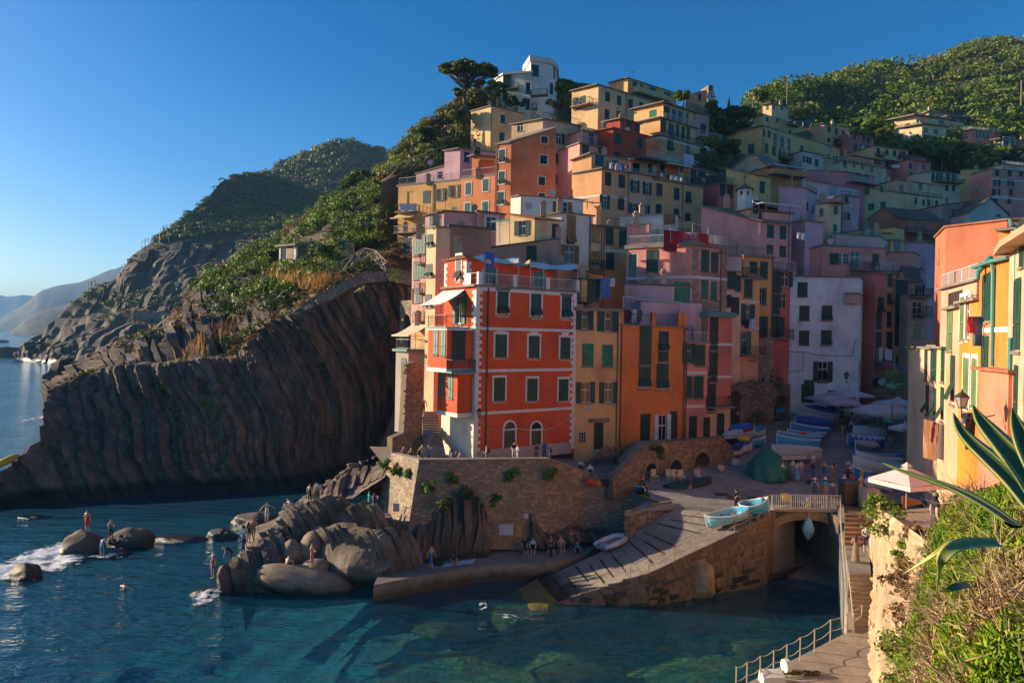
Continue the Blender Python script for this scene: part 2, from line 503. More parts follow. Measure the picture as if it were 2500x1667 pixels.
# ------ headland across the bay
def SR(lst,v='S'):
 return[P(v,x,y,Y)for x,y,Y in lst]
def head_strata(G):
 t=G[...,0]*.9+G[...,2]*.12+(fbm(G*.02,3,8)-.5)*30
 z=G[...,2]
 cliff=np.clip((z-0)/4,0,1)*np.clip((30-z)/6,0,1)+np.clip((z-36)/6,0,1)*np.clip((72-z-(G[...,0]+180)*-.15)/14,0,1)
 r=(v1(t/5.0,4)-.5)*7+(v1(t/1.9,5)-.5)*2.6
 return r*np.clip(cliff,0,1)
HR=[SR([(36,880,372),(110,888,345),(230,893,330),(340,900,318),(520,905,300),(960,905,300)]),SR([(70,850,376),(140,845,350),(240,840,340),(340,835,330),(520,835,315),(960,835,310)]),SR([(130,778,382),(200,774,374),(300,776,366),(420,784,352),(560,788,340),(960,790,335)]),SR([(142,770,386),(210,766,382),(300,768,376),(420,774,362),(560,780,350),(960,785,345)]),SR([(205,716,392),(280,706,388),(360,704,384),(460,705,374),(600,700,366),(960,700,360)]),SR([(300,668,400),(360,650,398),(440,640,396),(540,640,392),(680,620,388),(960,630,382)]),SR([(322,634,405),(400,600,410),(480,590,412),(570,585,412),(700,575,408),(960,600,400)]),SR([(405,566,422),(480,545,428),(560,540,430),(640,540,430),(760,545,428),(960,560,420)]),SR([(505,486,442),(570,485,448),(640,490,450),(700,500,452),(800,520,452),(960,535,445)]),SR([(560,438,458),(610,430,466),(660,434,470),(720,462,474),(800,490,478),(960,520,480)])]
HR.append([p+Ve((10,60,-40))for p in HR[-1]])
headland,G_head=surface('headland',HR,230,190,M_headrock,4.5,.03,5,3,head_strata)
M_headrib=rock('headland_rib_rock',[(.055,.055,.048),(.10,.095,.08),(.15,.13,.105)],.15,(1,1,.35),.9,wet=1.0,dist=.6)
HEAD_RIBS=True
HB=[SR([(560,620,560),(700,610,560),(850,600,560),(1060,600,560)]),SR([(600,500,600),(720,480,600),(850,470,600),(1060,480,600)]),SR([(640,440,640),(690,402,650),(735,388,655),(790,378,660),(822,368,660),(860,364,660),(895,374,665),(950,388,670),(1000,410,670),(1100,430,670)])]
HB.append([p+Ve((0,120,-90))for p in HB[-1]])
back_hill,G_back=surface('wooded_hill',HB,130,90,M_soil,9,.018,5,12)
# ------ near cliff with its tilted strata
def cliff_strata(G):
 X,Z=G[...,0],G[...,2]
 k=np.interp(X,[-52,-36,-24,-12],[.62,.70,.42,.22])
 wob=(fbm(np.stack([X*.06,Z*.07,0*X],-1),2,41)-.5)*3.0+(fbm(np.stack([X*.9,Z*.35,0*X],-1),2,42)-.5)*.25
 t=X+k*Z+1.3*np.exp(-((Z-2.5)/3.0)**2)*np.clip((X+45)/12,0,1)+wob
 s=Z-.4*X
 def stp(q,sd):
  c=np.floor(q).astype(np.int64);f=q-c
  a_,b_=_hash(c,0*c,0*c,sd),_hash(c+1,0*c,0*c,sd)
  g=np.clip((f-.78)/.22,0,1);return a_+(b_-a_)*g-.5+(f-.5)*.25
 big=(v1(t/4.1,21)-.5)*1.3+(fbm(np.stack([X*.16,Z*.22,0*X],-1),3,44)-.5)*1.6
 tt=t+(v1(t*1.3,77)-.5)*.8
 mid=stp(tt/.85,22)*.95
 sm=stp(tt/.31,23)*.42+(fbm(G*1.6,3,24)-.5)*.5
 cell=np.floor(tt/.85)
 br=(_hash(cell.astype(np.int64),np.floor(s/2.4+_hash(cell.astype(np.int64),0*cell.astype(np.int64),0*cell.astype(np.int64),5)*7).astype(np.int64),0*cell.astype(np.int64),6)-.5)*.75
 gap=-np.clip(1-np.abs((tt/.85)%1-.02)/.09,0,1)*.6*(v1(t/2.3,31)>.35)
 fade=np.clip((Z+.5)/2.0,.25,1)
 return(big+mid+sm+br+gap)*fade
CT=[(-70,1185,63),(0,1154,65),(55,1112,66.5),(98,1072,68),(106,1018,70),(138,946,74),(210,912,77),(310,900,78),(387,902,78),(470,888,79),(547,877,80),(606,844,80.5),(630,800,81),(676,778,81.5),(721,768,82),(804,734,83),(887,700,84),(950,694,85),(1010,700,86)]
CW=[(-70,1252),(0,1246),(80,1243),(160,1239),(235,1235),(310,1231),(410,1226),(500,1220),(600,1215),(700,1209),(800,1195),(860,1178),(905,1160),(945,1145),(1010,1125)]
row_w=[PZ('S',x,y,-.6)for x,y in CW]
row_t=SR(CT)
def blend(ra,rb,f,dy=0):
 def rs(r):
  a=np.array([tuple(p)for p in r]);seg=np.sqrt((np.diff(a,axis=0)**2).sum(1));t=np.concatenate([[0],np.cumsum(seg)])/seg.sum()
  u=np.linspace(0,1,40);return np.stack([np.interp(u,t,a[:,k])for k in range(3)],-1)
 m=rs(ra)*(1-f)+rs(rb)*f
 m[:,1]+=dy
 return[tuple(p)for p in m]
cliff,G_cliff=surface('sea_cliff',[row_w,blend(row_w,row_t,.33,-1.2),blend(row_w,row_t,.7,-1.0),row_t,[p+Ve((1,5,.2))for p in row_t]],620,210,M_cliff,.9,.16,5,2,cliff_strata,along=(-.25,-.97,0),smooth=False)
ST=[(195,902,96),(222,895,100),(268,874,104),(344,851,108),(383,817,112),(467,778,116),(505,745,120),(524,712,124),(520,690,127),(536,668,130),(593,650,136),(650,618,142),(690,600,150),(743,545,155),(788,515,158),(804,497,160),(877,478,162),(931,452,163),(985,440,163)]
row_s=SR(ST)
slope,G_slope=surface('garden_slope',[[p+Ve((.5,2.2,-.3))for p in row_t[4:]],blend(row_t[4:],row_s,.5,-4),row_s,[p+Ve((5,25,-12))for p in row_s]],200,120,M_soil,1.6,.12,5,19,lambda G:(v1((G[...,0]+.5*G[...,2])/1.7,50)-.5)*1.6*np.clip((26-G[...,2])/10,0,1))
row_pb=SR([(930,452,106),(952,440,107),(1020,414,111),(1085,386,115),(1135,356,119),(1180,330,123),(1215,300,127),(1330,270,131),(1500,262,135)])
row_pt=SR([(935,440,118),(952,424,120),(988,372,122),(1023,334,124),(1067,303,126),(1079,284,127),(1100,266,128),(1126,248,130),(1193,236,134),(1358,214,142),(1560,232,146)])
pslope,G_pine=surface('pine_slope',[[p+Ve((0,-2,-9))for p in row_pb],row_pb,blend(row_pb,row_pt,.5,-1.0),row_pt,[p+Ve((6,30,-14))for p in row_pt]],150,80,M_soil,1.2,.15,5,29)
row_rb=SR([(1800,430,128),(1960,430,135),(2150,430,140),(2350,430,140),(2560,430,138),(2750,430,135)])
row_rm=SR([(1810,330,165),(1960,320,180),(2150,300,190),(2350,290,190),(2560,280,190),(2750,275,190)])
row_rt=SR([(1830,262,215),(1900,243,225),(1976,219,240),(2040,200,250),(2117,182,262),(2196,176,270),(2231,171,275),(2267,156,280),(2314,140,285),(2356,127,290),(2442,112,300),(2500,108,300),(2600,100,300),(2750,95,300)])
rhill,G_right=surface('terraced_hillside',[[p+Ve((0,-10,-30))for p in row_rb],row_rb,row_rm,row_rt,[p+Ve((0,60,-40))for p in row_rt]],170,120,M_soil,3.0,.05,5,39)
row_cb=SR([(1690,440,100),(1760,430,104),(1830,420,108),(1960,420,115)])
row_ct=SR([(1640,285,140),(1715,290,142),(1770,300,142),(1830,300,145),(1900,280,150),(1990,270,160)])
saddle,G_sad=surface('saddle_slope',[[p+Ve((0,-1,-14))for p in row_cb],row_cb,row_ct,[p+Ve((0,30,-14))for p in row_ct]],60,50,M_soil,1.0,.1,4,49)
gxs=np.linspace(-14,110,60);gys=np.linspace(64,170,50)
gx,gy=np.meshgrid(gxs,gys)
gz=np.interp(gy,[64,70,76,84,96,112,130,170],[3,5,7,10,17,27,38,52])*np.interp(gx,[-14,10,40,110],[1,1,.82,.95])-1
np_mesh('town_hill',np.stack([gx,gy,gz],-1).reshape(-1,3),grid_faces(60,50),M_soil,smooth=True,kind='structure')
# ------ near outcrop of tilted slabs
def JR(lst):
 return[PZ('J',x,y,z)for x,y,z in lst]
SP=[JR([(105,1340,-1.0),(220,1420,-1.0),(640,1450,-1.0),(900,1460,-1.0),(1250,1430,-1.0),(1540,1400,-1.0),(1720,1360,-1.0)]),JR([(112,1260,.2),(225,1290,.3),(600,1310,.4),(850,1310,.3),(1100,1290,.3),(1330,1280,.3),(1600,1260,.5)]),JR([(125,1190,.8),(235,1180,1.2),(560,1130,1.5),(800,1080,1.0),(1060,1060,1.6),(1300,1080,2.0),(1620,1120,1.8)]),JR([(150,1130,1.0),(330,1040,1.7),(560,960,2.2),(760,880,1.6),(900,860,1.9),(1120,840,3.1),(1480,900,3.0),(1800,1000,2.4)]),JR([(200,1095,1.1),(400,880,2.3),(600,780,2.9),(800,700,3.1),(1000,680,3.5),(1260,660,4.0),(1560,760,3.6),(1850,880,3.0)]),JR([(260,1065,1.2),(450,760,2.7),(640,690,3.2),(730,600,3.8),(1000,560,4.5),(1280,520,4.9),(1500,600,4.6),(1720,650,4.6)])]
SP.append([p+Ve((-.6,2.2,-.4))for p in SP[-1]])
SP.append([p+Ve((-1.2,5.5,-7.0))for p in SP[-2]])
G_spur=loft(SP,200,200)
G_spur=G_spur+np.array([0,0,1.0])*((fbm(G_spur*.8,4,66)-.5)*.3-.42)[...,None]
spur=empty('rock_outcrop',tuple(G_spur[100,100]),kind='structure')
np_mesh('rock_mass',G_spur.reshape(-1,3),grid_faces(200,200),M_spur,spur,smooth=False)
def rib(parent,path,nrm,across,w,hgt,mat,seed,name='slab',steps=.45):
 r=random.Random(seed)
 V,Fc=[],[]
 K=len(path);hcur=hgt*r.uniform(.6,1.2)
 for i,p in enumerate(path):
  if r.random()<.18:hcur=hgt*r.uniform(.45,1.35)
  tp=min(1,.35+i*.4,.35+(K-1-i)*.4)
  p,n,a=Ve(p),Ve(nrm[i]),Ve(across[i])
  hh=hcur*tp;ww=w*r.uniform(.86,1.1)
  tilt=r.uniform(.10,.28)*hh
  V+=[p-a*ww*.5-n*.5,p+a*ww*.5-n*.5,p+a*ww*(.47+r.uniform(-.05,.05))+n*(hh-tilt),p-a*ww*(.45+r.uniform(-.05,.05))+n*(hh+tilt*.4)]
 for i in range(K-1):
  b=i*4
  for k in range(4):Fc.append((b+k,b+(k+1)%4,b+4+(k+1)%4,b+4+k))
 Fc+=[(3,2,1,0),tuple((K-1)*4+k for k in range(4))]
 mb=MB();mb.mesh(V,Fc);return mb.build(name,mat,parent)
def rib_field(parent,G,n,v0,v1_,shift,w,hgt,mat,seed,u0=.02,u1=.98,seg=16,up=(0,0,1)):
 r=random.Random(seed);nv,nu=G.shape[:2];N=grid_normals(G);N=np.where(N[...,2:3]<0,-N,N)
 for k in range(n):
  ub=u0+(u1-u0)*(k+r.uniform(-.2,.2))/n
  a,b=v0+r.uniform(0,.10),v1_-r.uniform(0,.15)
  if r.random()<.35:b=a+(b-a)*r.uniform(.4,.8)
  elif r.random()<.3:a=a+(b-a)*r.uniform(.2,.5)
  path,nr,ac=[],[],[]
  for i in range(seg):
   t=i/(seg-1);vv=a+(b-a)*t
   uu=ub+shift*(1-(vv-v0)/(v1_-v0))
   if not 0<=uu<=1:continue
   y,x=vv*(nv-1),uu*(nu-1);yi,xi=min(int(y),nv-2),min(int(x),nu-2);fy,fx=y-yi,x-xi
   p=G[yi,xi]*(1-fy)*(1-fx)+G[yi+1,xi]*fy*(1-fx)+G[yi,xi+1]*(1-fy)*fx+G[yi+1,xi+1]*fy*fx
   q=N[yi,xi]*.6+np.array([-.25,-.15,.5]);q/=np.linalg.norm(q)
   path.append(p);nr.append(q)
  if len(path)<4:continue
  pa=np.array(path);tg=np.gradient(pa,axis=0)
  for i in range(len(path)):
   c=np.cross(tg[i],nr[i]);c/=np.linalg.norm(c)+1e-9;ac.append(c if c[0]>0 else-c)
  rib(parent,path,nr,ac,w*r.uniform(.6,1.35),hgt*r.uniform(.5,1.3),mat,seed*1000+k)
rib_field(headland,G_head,95,.005,.17,.02,3.2,2.6,M_headrib,15,seg=8,u0=.0,u1=.75)
rib_field(headland,G_head,80,.30,.60,.06,3.6,3.0,M_headrib,16,seg=10,u0=.02,u1=.7)
rib_field(slope,G_slope,85,.02,.60,.05,.9,.9,M_cliff,17,seg=10,u0=.0,u1=.55)
BEDS=[(300,1070,1.7,330,1420,-.5),(370,1020,1.8,430,1420,-.5),(430,960,2.0,520,1420,-.5),(490,900,2.3,610,1400,-.4),(540,850,2.5,690,1260,.3),(600,800,2.7,760,1130,.9),(650,760,2.9,800,1050,1.2),(700,640,3.4,880,960,1.6),(760,600,3.8,960,900,1.9),(840,585,4.0,1030,870,2.1),(920,580,4.2,1090,830,2.4),(1000,575,4.4,1150,800,2.7),(1080,565,4.5,1210,770,3.0),(1160,560,4.6,1270,740,3.2),(1240,560,4.7,1340,720,3.4),(1320,600,4.5,1420,780,3.2),(1040,840,2.7,1240,1330,-.3),(1110,825,2.9,1310,1350,-.4),(1180,815,3.0,1390,1350,-.4),(1255,820,3.1,1460,1340,-.3),(1330,835,3.1,1530,1320,0),(1405,850,3.1,1600,1290,.3),(1480,870,3.0,1660,1250,.6),(1555,880,3.0,1730,1220,.8),(1630,880,3.0,1800,1190,.9),(1700,890,2.9,1860,1160,1.0),(1770,900,2.9,1910,1130,1.1),(1400,640,4.4,1520,830,3.1),(1480,680,4.3,1600,850,3.2)]
rb_=random.Random(17)
for k,(x0,y0,z0,x1,y1,z1)in enumerate(BEDS):
 for off,wk in((0,.40),(38,.26)):
  a3,b3=PZ('J',x0+off,y0+off*.15,z0),PZ('J',x1+off,y1-off*.1,z1)
  K=13;path=[a3.lerp(b3,i/(K-1))+Ve((0,-.1,(.30+.95*sin(pi*min(1,i/(K-1)*.9)))if k>=16 else(.1+.5*sin(pi*min(1,i/(K-1)*.9)))))for i in range(K)]
  tg=(b3-a3).normalized();up_=Ve((-.42,-.30,.86));ac=tg.cross(up_).normalized();ac=ac if ac.x>0 else-ac
  rib(spur,path,[up_]*K,[ac]*K,wk*rb_.uniform(.8,1.2)*1.25,rb_.uniform(.25,.62),M_spur,7000+k*2+(off>0))
SB=[JR([(800,520,-1),(1050,420,-1),(1350,300,-1),(1760,180,-1)]),JR([(860,520,2.5),(1060,380,3.8),(1330,215,5.2),(1760,40,6.5)]),[p+Ve((0.6,-2.0,-.2))for p in JR([(860,520,2.5),(1060,380,3.8),(1330,215,5.2),(1760,40,6.5)])],JR([(900,560,3.2),(1100,500,4.2),(1340,480,4.6),(1640,300,6.0)])]
G_sb=loft(SB,100,60);G_sb=G_sb+np.array([0,0,1.0])*((fbm(G_sb*.8,4,67)-.5)*.4-.2)[...,None]
ridge_o=empty('strata_ridge',tuple(G_sb[30,50]),kind='structure')
np_mesh('rock_mass',G_sb.reshape(-1,3),grid_faces(100,60),M_spur,ridge_o,smooth=False)
rib_field(ridge_o,G_sb,36,.32,.98,-.05,.45,.45,M_spur,8,seg=10)
def lean_strata(G):
 t=G[...,0]+G[...,2]*.62
 c=np.floor(t/.62).astype(np.int64);fr=t/.62-c
 return(_hash(c,0*c,0*c,18)-.5)*.7-np.clip(1-np.minimum(fr,1-fr)/.12,0,1)*.3+(v1(t/.2,3)-.5)*.12
LS=[JR([(1640,1230,.6),(1850,1170,.8),(1970,1120,1.0),(2140,1100,1.0),(2400,1080,1.0),(2570,1070,1.0)]),[P('L',x,y,Y)for x,y,Y in((-190,420,47.5),(0,400,48.2),(200,300,48.6),(400,300,48.9),(560,330,49.2),(680,430,49.4))],[P('L',x,y,Y)for x,y,Y in((-150,300,49.4),(20,330,49.8),(220,180,50.0),(370,20,50.4),(500,30,50.4),(640,240,50.2))]]
LS.append([p+Ve((0,2.0,0))for p in LS[-1]])
G_ls=loft(LS,100,60);G_ls=G_ls+np.array([0,.25,0])
lean_o=empty('leaning_strata',tuple(G_ls[10,50]),kind='structure')
np_mesh('rock_mass',G_ls.reshape(-1,3),grid_faces(100,60),M_cliff,lean_o,smooth=False)
rib_field(lean_o,G_ls,30,.02,.95,.0,.36,.40,M_cliff,9,seg=12)
LS2=[[P('L',x,y,Y)for x,y,Y in r]for r in(((990,450,50.6),(1150,480,50.9),(1400,420,51.6),(1650,400,52.6)),((1000,330,51.2),(1100,330,51.4),(1420,330,52.0),(1640,360,52.8)),((1010,190,51.6),(1080,290,51.9),(1180,330,52.1),(1620,345,53.0)))]
LS2.append([p+Ve((0,1.5,0))for p in LS2[-1]])
surface('strata_wedge',LS2,80,60,M_cliff,.1,.8,4,69,lean_strata,smooth=False)
def boulder(name,v,cx,cy,z,sx,sy,sz,mat,label,seed,group=None,rz=0,rough=.34,tilt=0,lev=4,cat='rock'):
 import bmesh
 bm=bmesh.new();bmesh.ops.create_icosphere(bm,subdivisions=lev,radius=1)
 V=np.array([v_.co[:]for v_ in bm.verts]);Fq=np.array([[q.index for q in f.verts]for f in bm.faces]);bm.free()
 d=1+(fbm(V*1.1+seed,4,seed)-.5)*2*rough+(np.abs(fbm(V*2.6+seed*3,3,seed+2)-.5))*-rough*1.6+(np.floor(fbm(V*1.7+seed,3,seed+5)*9)/9-.5)*rough*1.5+(fbm(V*9,3,seed+7)-.5)*rough*.35
 V=V*d[:,None]
 if rough>=.14:
  rr_=np.random.default_rng(seed)
  for _ in range(22):
   dd=rr_.normal(size=3);dd[2]=abs(dd[2])*.8;dd/=np.linalg.norm(dd)
   lim_=rr_.uniform(.55,.85);pr_=V@dd
   V=V-dd*np.maximum(0,pr_-lim_)[:,None]*.92
  V=V*(1+(fbm(V*5+seed,4,seed+11)-.5)*.22)[:,None]
 V[:,2]=np.sign(V[:,2])*np.abs(V[:,2])**.85
 V=V*np.array([sx,sy,sz])/2
 ca,sa=cos(tilt),sin(tilt)
 V=np.stack([V[:,0]*ca+V[:,2]*sa,V[:,1],-V[:,0]*sa+V[:,2]*ca],-1)
 ca,sa=cos(rz),sin(rz)
 V=np.stack([V[:,0]*ca-V[:,1]*sa,V[:,0]*sa+V[:,1]*ca,V[:,2]],-1)
 c=PZ(v,cx,cy,z)
 V=V+np.array(c)
 return np_mesh(name,V,Fq,mat,smooth=False,label=label,category=None,**({}))if False else tag(np_mesh(name,V,Fq,mat,smooth=rough<.13),label,cat,group)
boulder('boulder','J',920,1265,.55,7.0,2.6,1.9,M_bould,'long smooth brown boulder lying at the waterline below the outcrop',3,rough=.12,tilt=.16)
boulder('boulder','J',975,950,2.0,1.7,1.7,2.4,M_bould,'tall pale boulder leaning between the tilted rock slabs',5,rough=.12,tilt=.5)
boulder('boulder','J',810,1030,1.5,1.5,1.4,2.3,M_bould,'upright grey boulder behind the long smooth one',7,rough=.12,tilt=-.25)
boulder('boulder','J',1010,1140,1.2,2.0,1.5,1.2,M_bould,'small tan boulder a man stands on beside the slabs',9,rough=.12)
boulder('boulder','J',185,1240,.7,1.3,2.4,2.3,M_spur,'dark wet boulder at the tip of the outcrop',10,rough=.16,tilt=-.2)
boulder('boulder','J',1060,800,2.6,1.3,1.3,.9,M_bould,'pale round boulder on top of the slabs',12,rough=.12)
boulder('sea_rock','I',367,955,.55,4.4,3.4,2.7,M_searock,'brown sea rock under the standing man in red shorts',21)
boulder('sea_rock','I',575,930,.5,4.6,3.0,2.4,M_searock,'broad brown sea rock beside the crouching bathers',24)
boulder('sea_rock','I',470,990,.1,4.4,2.2,.9,M_searock,'low wet sea rock joining the two bathing rocks',25)
boulder('sea_rock','I',118,1080,.25,3.0,2.4,1.6,M_searock,'small dark rock in the foaming water',27)
boulder('sea_rock','I',800,930,.0,6.5,2.6,.7,M_searock,'flat weedy reef just above the water',28)
boulder('sea_rock','I',975,912,.25,3.6,2.2,1.2,M_searock,'knobbly yellowish end of the weedy reef',31)
boulder('sea_rock','I',915,1170,-.1,2.6,2.0,.7,M_searock,'half sunken rock by the outcrop tip',33)
boulder('sea_rock','I',145,835,.0,3.4,1.6,.5,M_searock,'awash rock below the cliff foot',35)
boulder('sea_rock','J',470,700,.4,5.5,2.4,1.6,M_spur,'dark rock shelf behind the diving ledge',36)
boulder('sea_rock','A',45,1475,1.5,26,18,13,M_searock,'dark skerry off the tip of the headland',41,lev=3)
boulder('sea_rock','A',5,1395,1.0,22,14,6,M_searock,'smaller dark skerry farther out to sea',43,lev=3)
boulder('sea_rock','A',235,1365,.5,24,12,6,M_searock,'low skerry near the moored sailing boat',44,lev=3)
# ------ stonework
def stone_variants():
 out=[]
 for k in range(10):
  r=np.random.default_rng(100+k)
  mb=MB()
  b,t=[],[]
  for(x,z)in((-.5,-.5),(.5,-.5),(.5,.5),(-.5,.5)):
   jx,jz=r.uniform(-.07,.07),r.uniform(-.12,.12)
   b.append((x+jx*.5,.8,z+jz*.5))
   t.append((x*.93+jx,r.uniform(-.35,.1),z*.88+jz))
  mb.hexa(b,t)
  out.append(mb)
 return out
_SV=stone_variants()
_SD={}
def stone_wall(parent,S,W,H,mats,sw=(.28,.62),sh=(.14,.24),proud=.05,limit=300,seed=0,name='stone',keep=None,joint=.02):
 r=random.Random(seed)
 items=[]
 w=0.0
 while w<H:
  h=r.uniform(*sh)
  u=-r.uniform(0,sw[0])
  while u<W:
   l=r.uniform(*sw)*(1 if r.random()>.12 else 1.35)
   a,b=max(u,0),min(u+l,W)
   if b-a>.1 and(keep is None or keep((a+b)/2,w+h/2)):
    items.append(((a+b)/2,w+h/2,b-a-joint,h-joint*.8,r.randrange(len(_SV)),r.randrange(len(mats)),proud*r.uniform(.5,1.5)))
   u+=l
  w+=h
 items.sort(key=lambda i:-i[2]*i[3])
 org=ORG[parent.name]
 rest=MB()
 for k,(u,w,l,h,vi,mi,pr)in enumerate(items):
  p,e,up,n=S(u,w)
  e,up,n=Ve(e),Ve(up),Ve(n)
  p=Ve(p)-org
  if k<limit:
   key=(vi,mats[mi].name)
   if key not in _SD:_SD[key]=_SV[vi].data(name,mats[mi])
   m=Matrix(((e.x*l,-n.x*pr,up.x*h,p.x),(e.y*l,-n.y*pr,up.y*h,p.y),(e.z*l,-n.z*pr,up.z*h,p.z),(0,0,0,1)))
   inst(name,_SD[key],parent,None,mtx=m)
  else:
   q=p+org
   rest.mesh([q+e*(v_[0]*l)-n*(v_[1]*pr)+up*(v_[2]*h)for v_ in _SV[vi].v],_SV[vi].f,mi)
 if rest.v:
  rest.build('small_stonework',mats,parent,kind='stuff')
def quad_S(p00,p10,p01,p11):
 p00,p10,p01,p11=map(Ve,(p00,p10,p01,p11))
 W=((p10-p00).length+(p11-p01).length)/2
 H=((p01-p00).length+(p11-p10).length)/2
 def S(u,w):
  a,b=u/W,w/H
  p=(p00*(1-a)+p10*a)*(1-b)+(p01*(1-a)+p11*a)*b
  e=((p10-p00)*(1-b)+(p11-p01)*b).normalized()
  up=((p01-p00)*(1-a)+(p11-p10)*a).normalized()
  n=e.cross(up).normalized()
  return p,e,up,n
 return S,W,H
def slab_wall(mb,p00,p10,p01,p11,thick,mi=0):
 p00,p10,p01,p11=map(Ve,(p00,p10,p01,p11))
 n=(p10-p00).cross(p01-p00).normalized()
 K=10
 V=[(p00.lerp(p10,i/K)).lerp(p01.lerp(p11,i/K),j/K)for j in range(K+1)for i in range(K+1)]
 fs=[(j*(K+1)+i,j*(K+1)+i+1,(j+1)*(K+1)+i+1,(j+1)*(K+1)+i)for j in range(K)for i in range(K)]
 mb.mesh(V,fs,mi)
 b=[p00,p10,p11,p01]
 back=[p-n*thick for p in b]
 mb.mesh(b+back,[(7,6,5,4),(0,4,5,1),(1,5,6,2),(2,6,7,3),(3,7,4,0)],mi)
TZ=6.72
tc_t=P('S',1023,1124,50.2);tl_t=P('S',956,1108,54.6);tr_t=P('S',1342,1121,53.6);te_t=P('S',1425,1150,55.6);tz_t=P('S',1535,1195,55.8);ty_t=P('S',1628,1238,55.0)
tc_b=P('S',990,1330,48.2);tl_b=P('S',905,1290,54.0);tr_b=P('S',1330,1345,51.6);te_b=P('S',1425,1325,54.0);tz_b=P('S',1535,1305,54.8);ty_b=P('S',1628,1250,54.6)
terr=empty('terrace_wall',(tc_b.x,tc_b.y,0),'rubble stone retaining wall below the red house terrace','wall')
mb=MB()
segs=[(tl_b,tc_b,tl_t,tc_t,'l'),(tc_b,tr_b,tc_t,tr_t,'f'),(tr_b,te_b,tr_t,te_t,'f'),(te_b,tz_b,te_t,tz_t,'f'),(tz_b,ty_b,tz_t,ty_t,'f')]
for a,b,c,d,k in segs:slab_wall(mb,a-Ve((0,0,2.0))*0,b,c,d,.5)
mb.build('wall_core',M_mortar,terr)
lim=[70,170,30,30,10]
for i,(a,b,c,d,k)in enumerate(segs):
 S,W,H=quad_S(a,b,c,d)
 stone_wall(terr,S,W,H-.12,[M_stoneA,M_stoneB,M_stoneA]if k=='f' else[M_stoneB,M_stoneA],seed=i,limit=lim[i],sw=(.25,.60),sh=(.12,.22),proud=.05)
mb=MB()
for a,b in((tl_t,tc_t),(tc_t,tr_t),(tr_t,te_t),(te_t,tz_t)):
 n=(b-a).cross(Ve((0,0,1))).normalized()
 mb.hexa([a+n*.06,b+n*.06,b-n*.56,a-n*.56],[p+Ve((0,0,.09))for p in(a+n*.06,b+n*.06,b-n*.56,a-n*.56)])
mb.build('coping',M_concdry,terr)
mb=MB()
fl=[tl_t+Ve((-1,1,0)),tc_t+Ve((0,.3,0)),tr_t+Ve((0,.3,0)),te_t+Ve((0,.3,0)),P('S',1535,1195,57)]
bk=[Ve((-13,63,0)),Ve((-7,63,0)),Ve((4,68,0)),Ve((8.5,70,0)),Ve((13,70,0))]
zz=[TZ,TZ,6.3,5.3,5.0];zb=[TZ,TZ,5.9,5.4,5.6]
for i in range(4):
 mb.poly([(fl[i].x,fl[i].y,zz[i]),(fl[i+1].x,fl[i+1].y,zz[i+1]),(bk[i+1].x,bk[i+1].y,zb[i+1]),(bk[i].x,bk[i].y,zb[i])])
mb.build('terrace_floor',M_concdry,kind='structure')
LZ=1.1
led_f=[PZ('S',912,1428,LZ),PZ('S',960,1418,LZ),PZ('S',1000,1410,LZ),PZ('S',1149,1385,LZ),PZ('S',1260,1377,LZ),PZ('S',1354,1372,LZ),PZ('S',1432,1352,LZ),PZ('S',1462,1325,LZ+.2)]
led_b=[PZ('S',916,1416,LZ),PZ('S',985,1392,LZ),PZ('S',1060,1378,LZ),PZ('S',1160,1358,LZ),PZ('S',1270,1338,LZ),PZ('S',1370,1322,LZ),PZ('S',1440,1305,LZ),PZ('S',1480,1298,LZ+.2)]
led_b=[p+Ve((0,1.8,0))for p in led_b]
mb=MB()
n=len(led_f)
for i in range(n-1):
 a,b,c,d=led_f[i],led_f[i+1],led_b[i+1],led_b[i]
 dn=Ve((0,0,-2.2));o1=Ve((0,-.25,0))
 mb.poly([a,b,c,d]);mb.poly([a+dn+o1,b+dn+o1,b,a]);mb.poly([d,c,c+dn,d+dn])
mb.poly([led_b[0],led_b[0]+dn,led_f[0]+dn,led_f[0]])
mb.build('quay_ledge',M_conc,kind='structure')
sl0,sl1=PZ('S',1312,1416,.25),PZ('S',1360,1468,.15)
su0,su1=PZ('S',1640,1240,4.5),PZ('S',1872,1262,4.75)
sm0=PZ('S',1524,1322,2.1);sm1=PZ('S',1585,1398,2.1)
slip=empty('slipway',(sl1.x,sl1.y,0),'sloping grey concrete slipway with dark timber sleepers','slipway')
def sl_pt(a,b):
 def q(p0,p1,p2,t):
  return p0.lerp(p1,t/.5)if t<.5 else p1.lerp(p2,(t-.5)/.5)
 return q(sl0,sm0,su0,a).lerp(q(sl1,sm1,su1,a),b)
NS=15
for i in range(NS):
 for j in range(3):
  a0,a1=i/NS+.002,(i+1)/NS-.002
  b0,b1=j/3+(.004 if j else 0),(j+1)/3-(.004 if j<2 else 0)
  dz=Ve((0,0,random.uniform(-.015,.02)))
  top=[sl_pt(a0,b1)+dz,sl_pt(a1,b1)+dz,sl_pt(a1,b0)+dz,sl_pt(a0,b0)+dz]
  MB().hexa([p-Ve((0,0,.3))for p in top],top).build('slab',M_conc,slip)
M_timber=flat((.022,.019,.017),.8,'wet_timber')
for i in range(1,NS):
 if i in(7,11):continue
 a=i/NS+random.uniform(-.008,.008)
 p,q_=sl_pt(a,.06+.25*random.random()),sl_pt(a+random.uniform(-.006,.006),.68+.24*random.random())
 MB().beam(p+Ve((0,0,-.03)),q_+Ve((0,0,-.03)),.15,.10).build('sleeper',M_timber,slip)
mb=MB()
NB=24
for i in range(NB):
 a0,a1=i/NB,(i+1)/NB
 for b0,b1 in((0,1),):
  t=[sl_pt(a0,1.0),sl_pt(a1,1.0),sl_pt(a1,0),sl_pt(a0,0)]
  mb.hexa([Ve((p.x,p.y,-2))for p in t],[p-Ve((0,0,.06))for p in t])
mb.build('slip_core',M_mortar,slip)
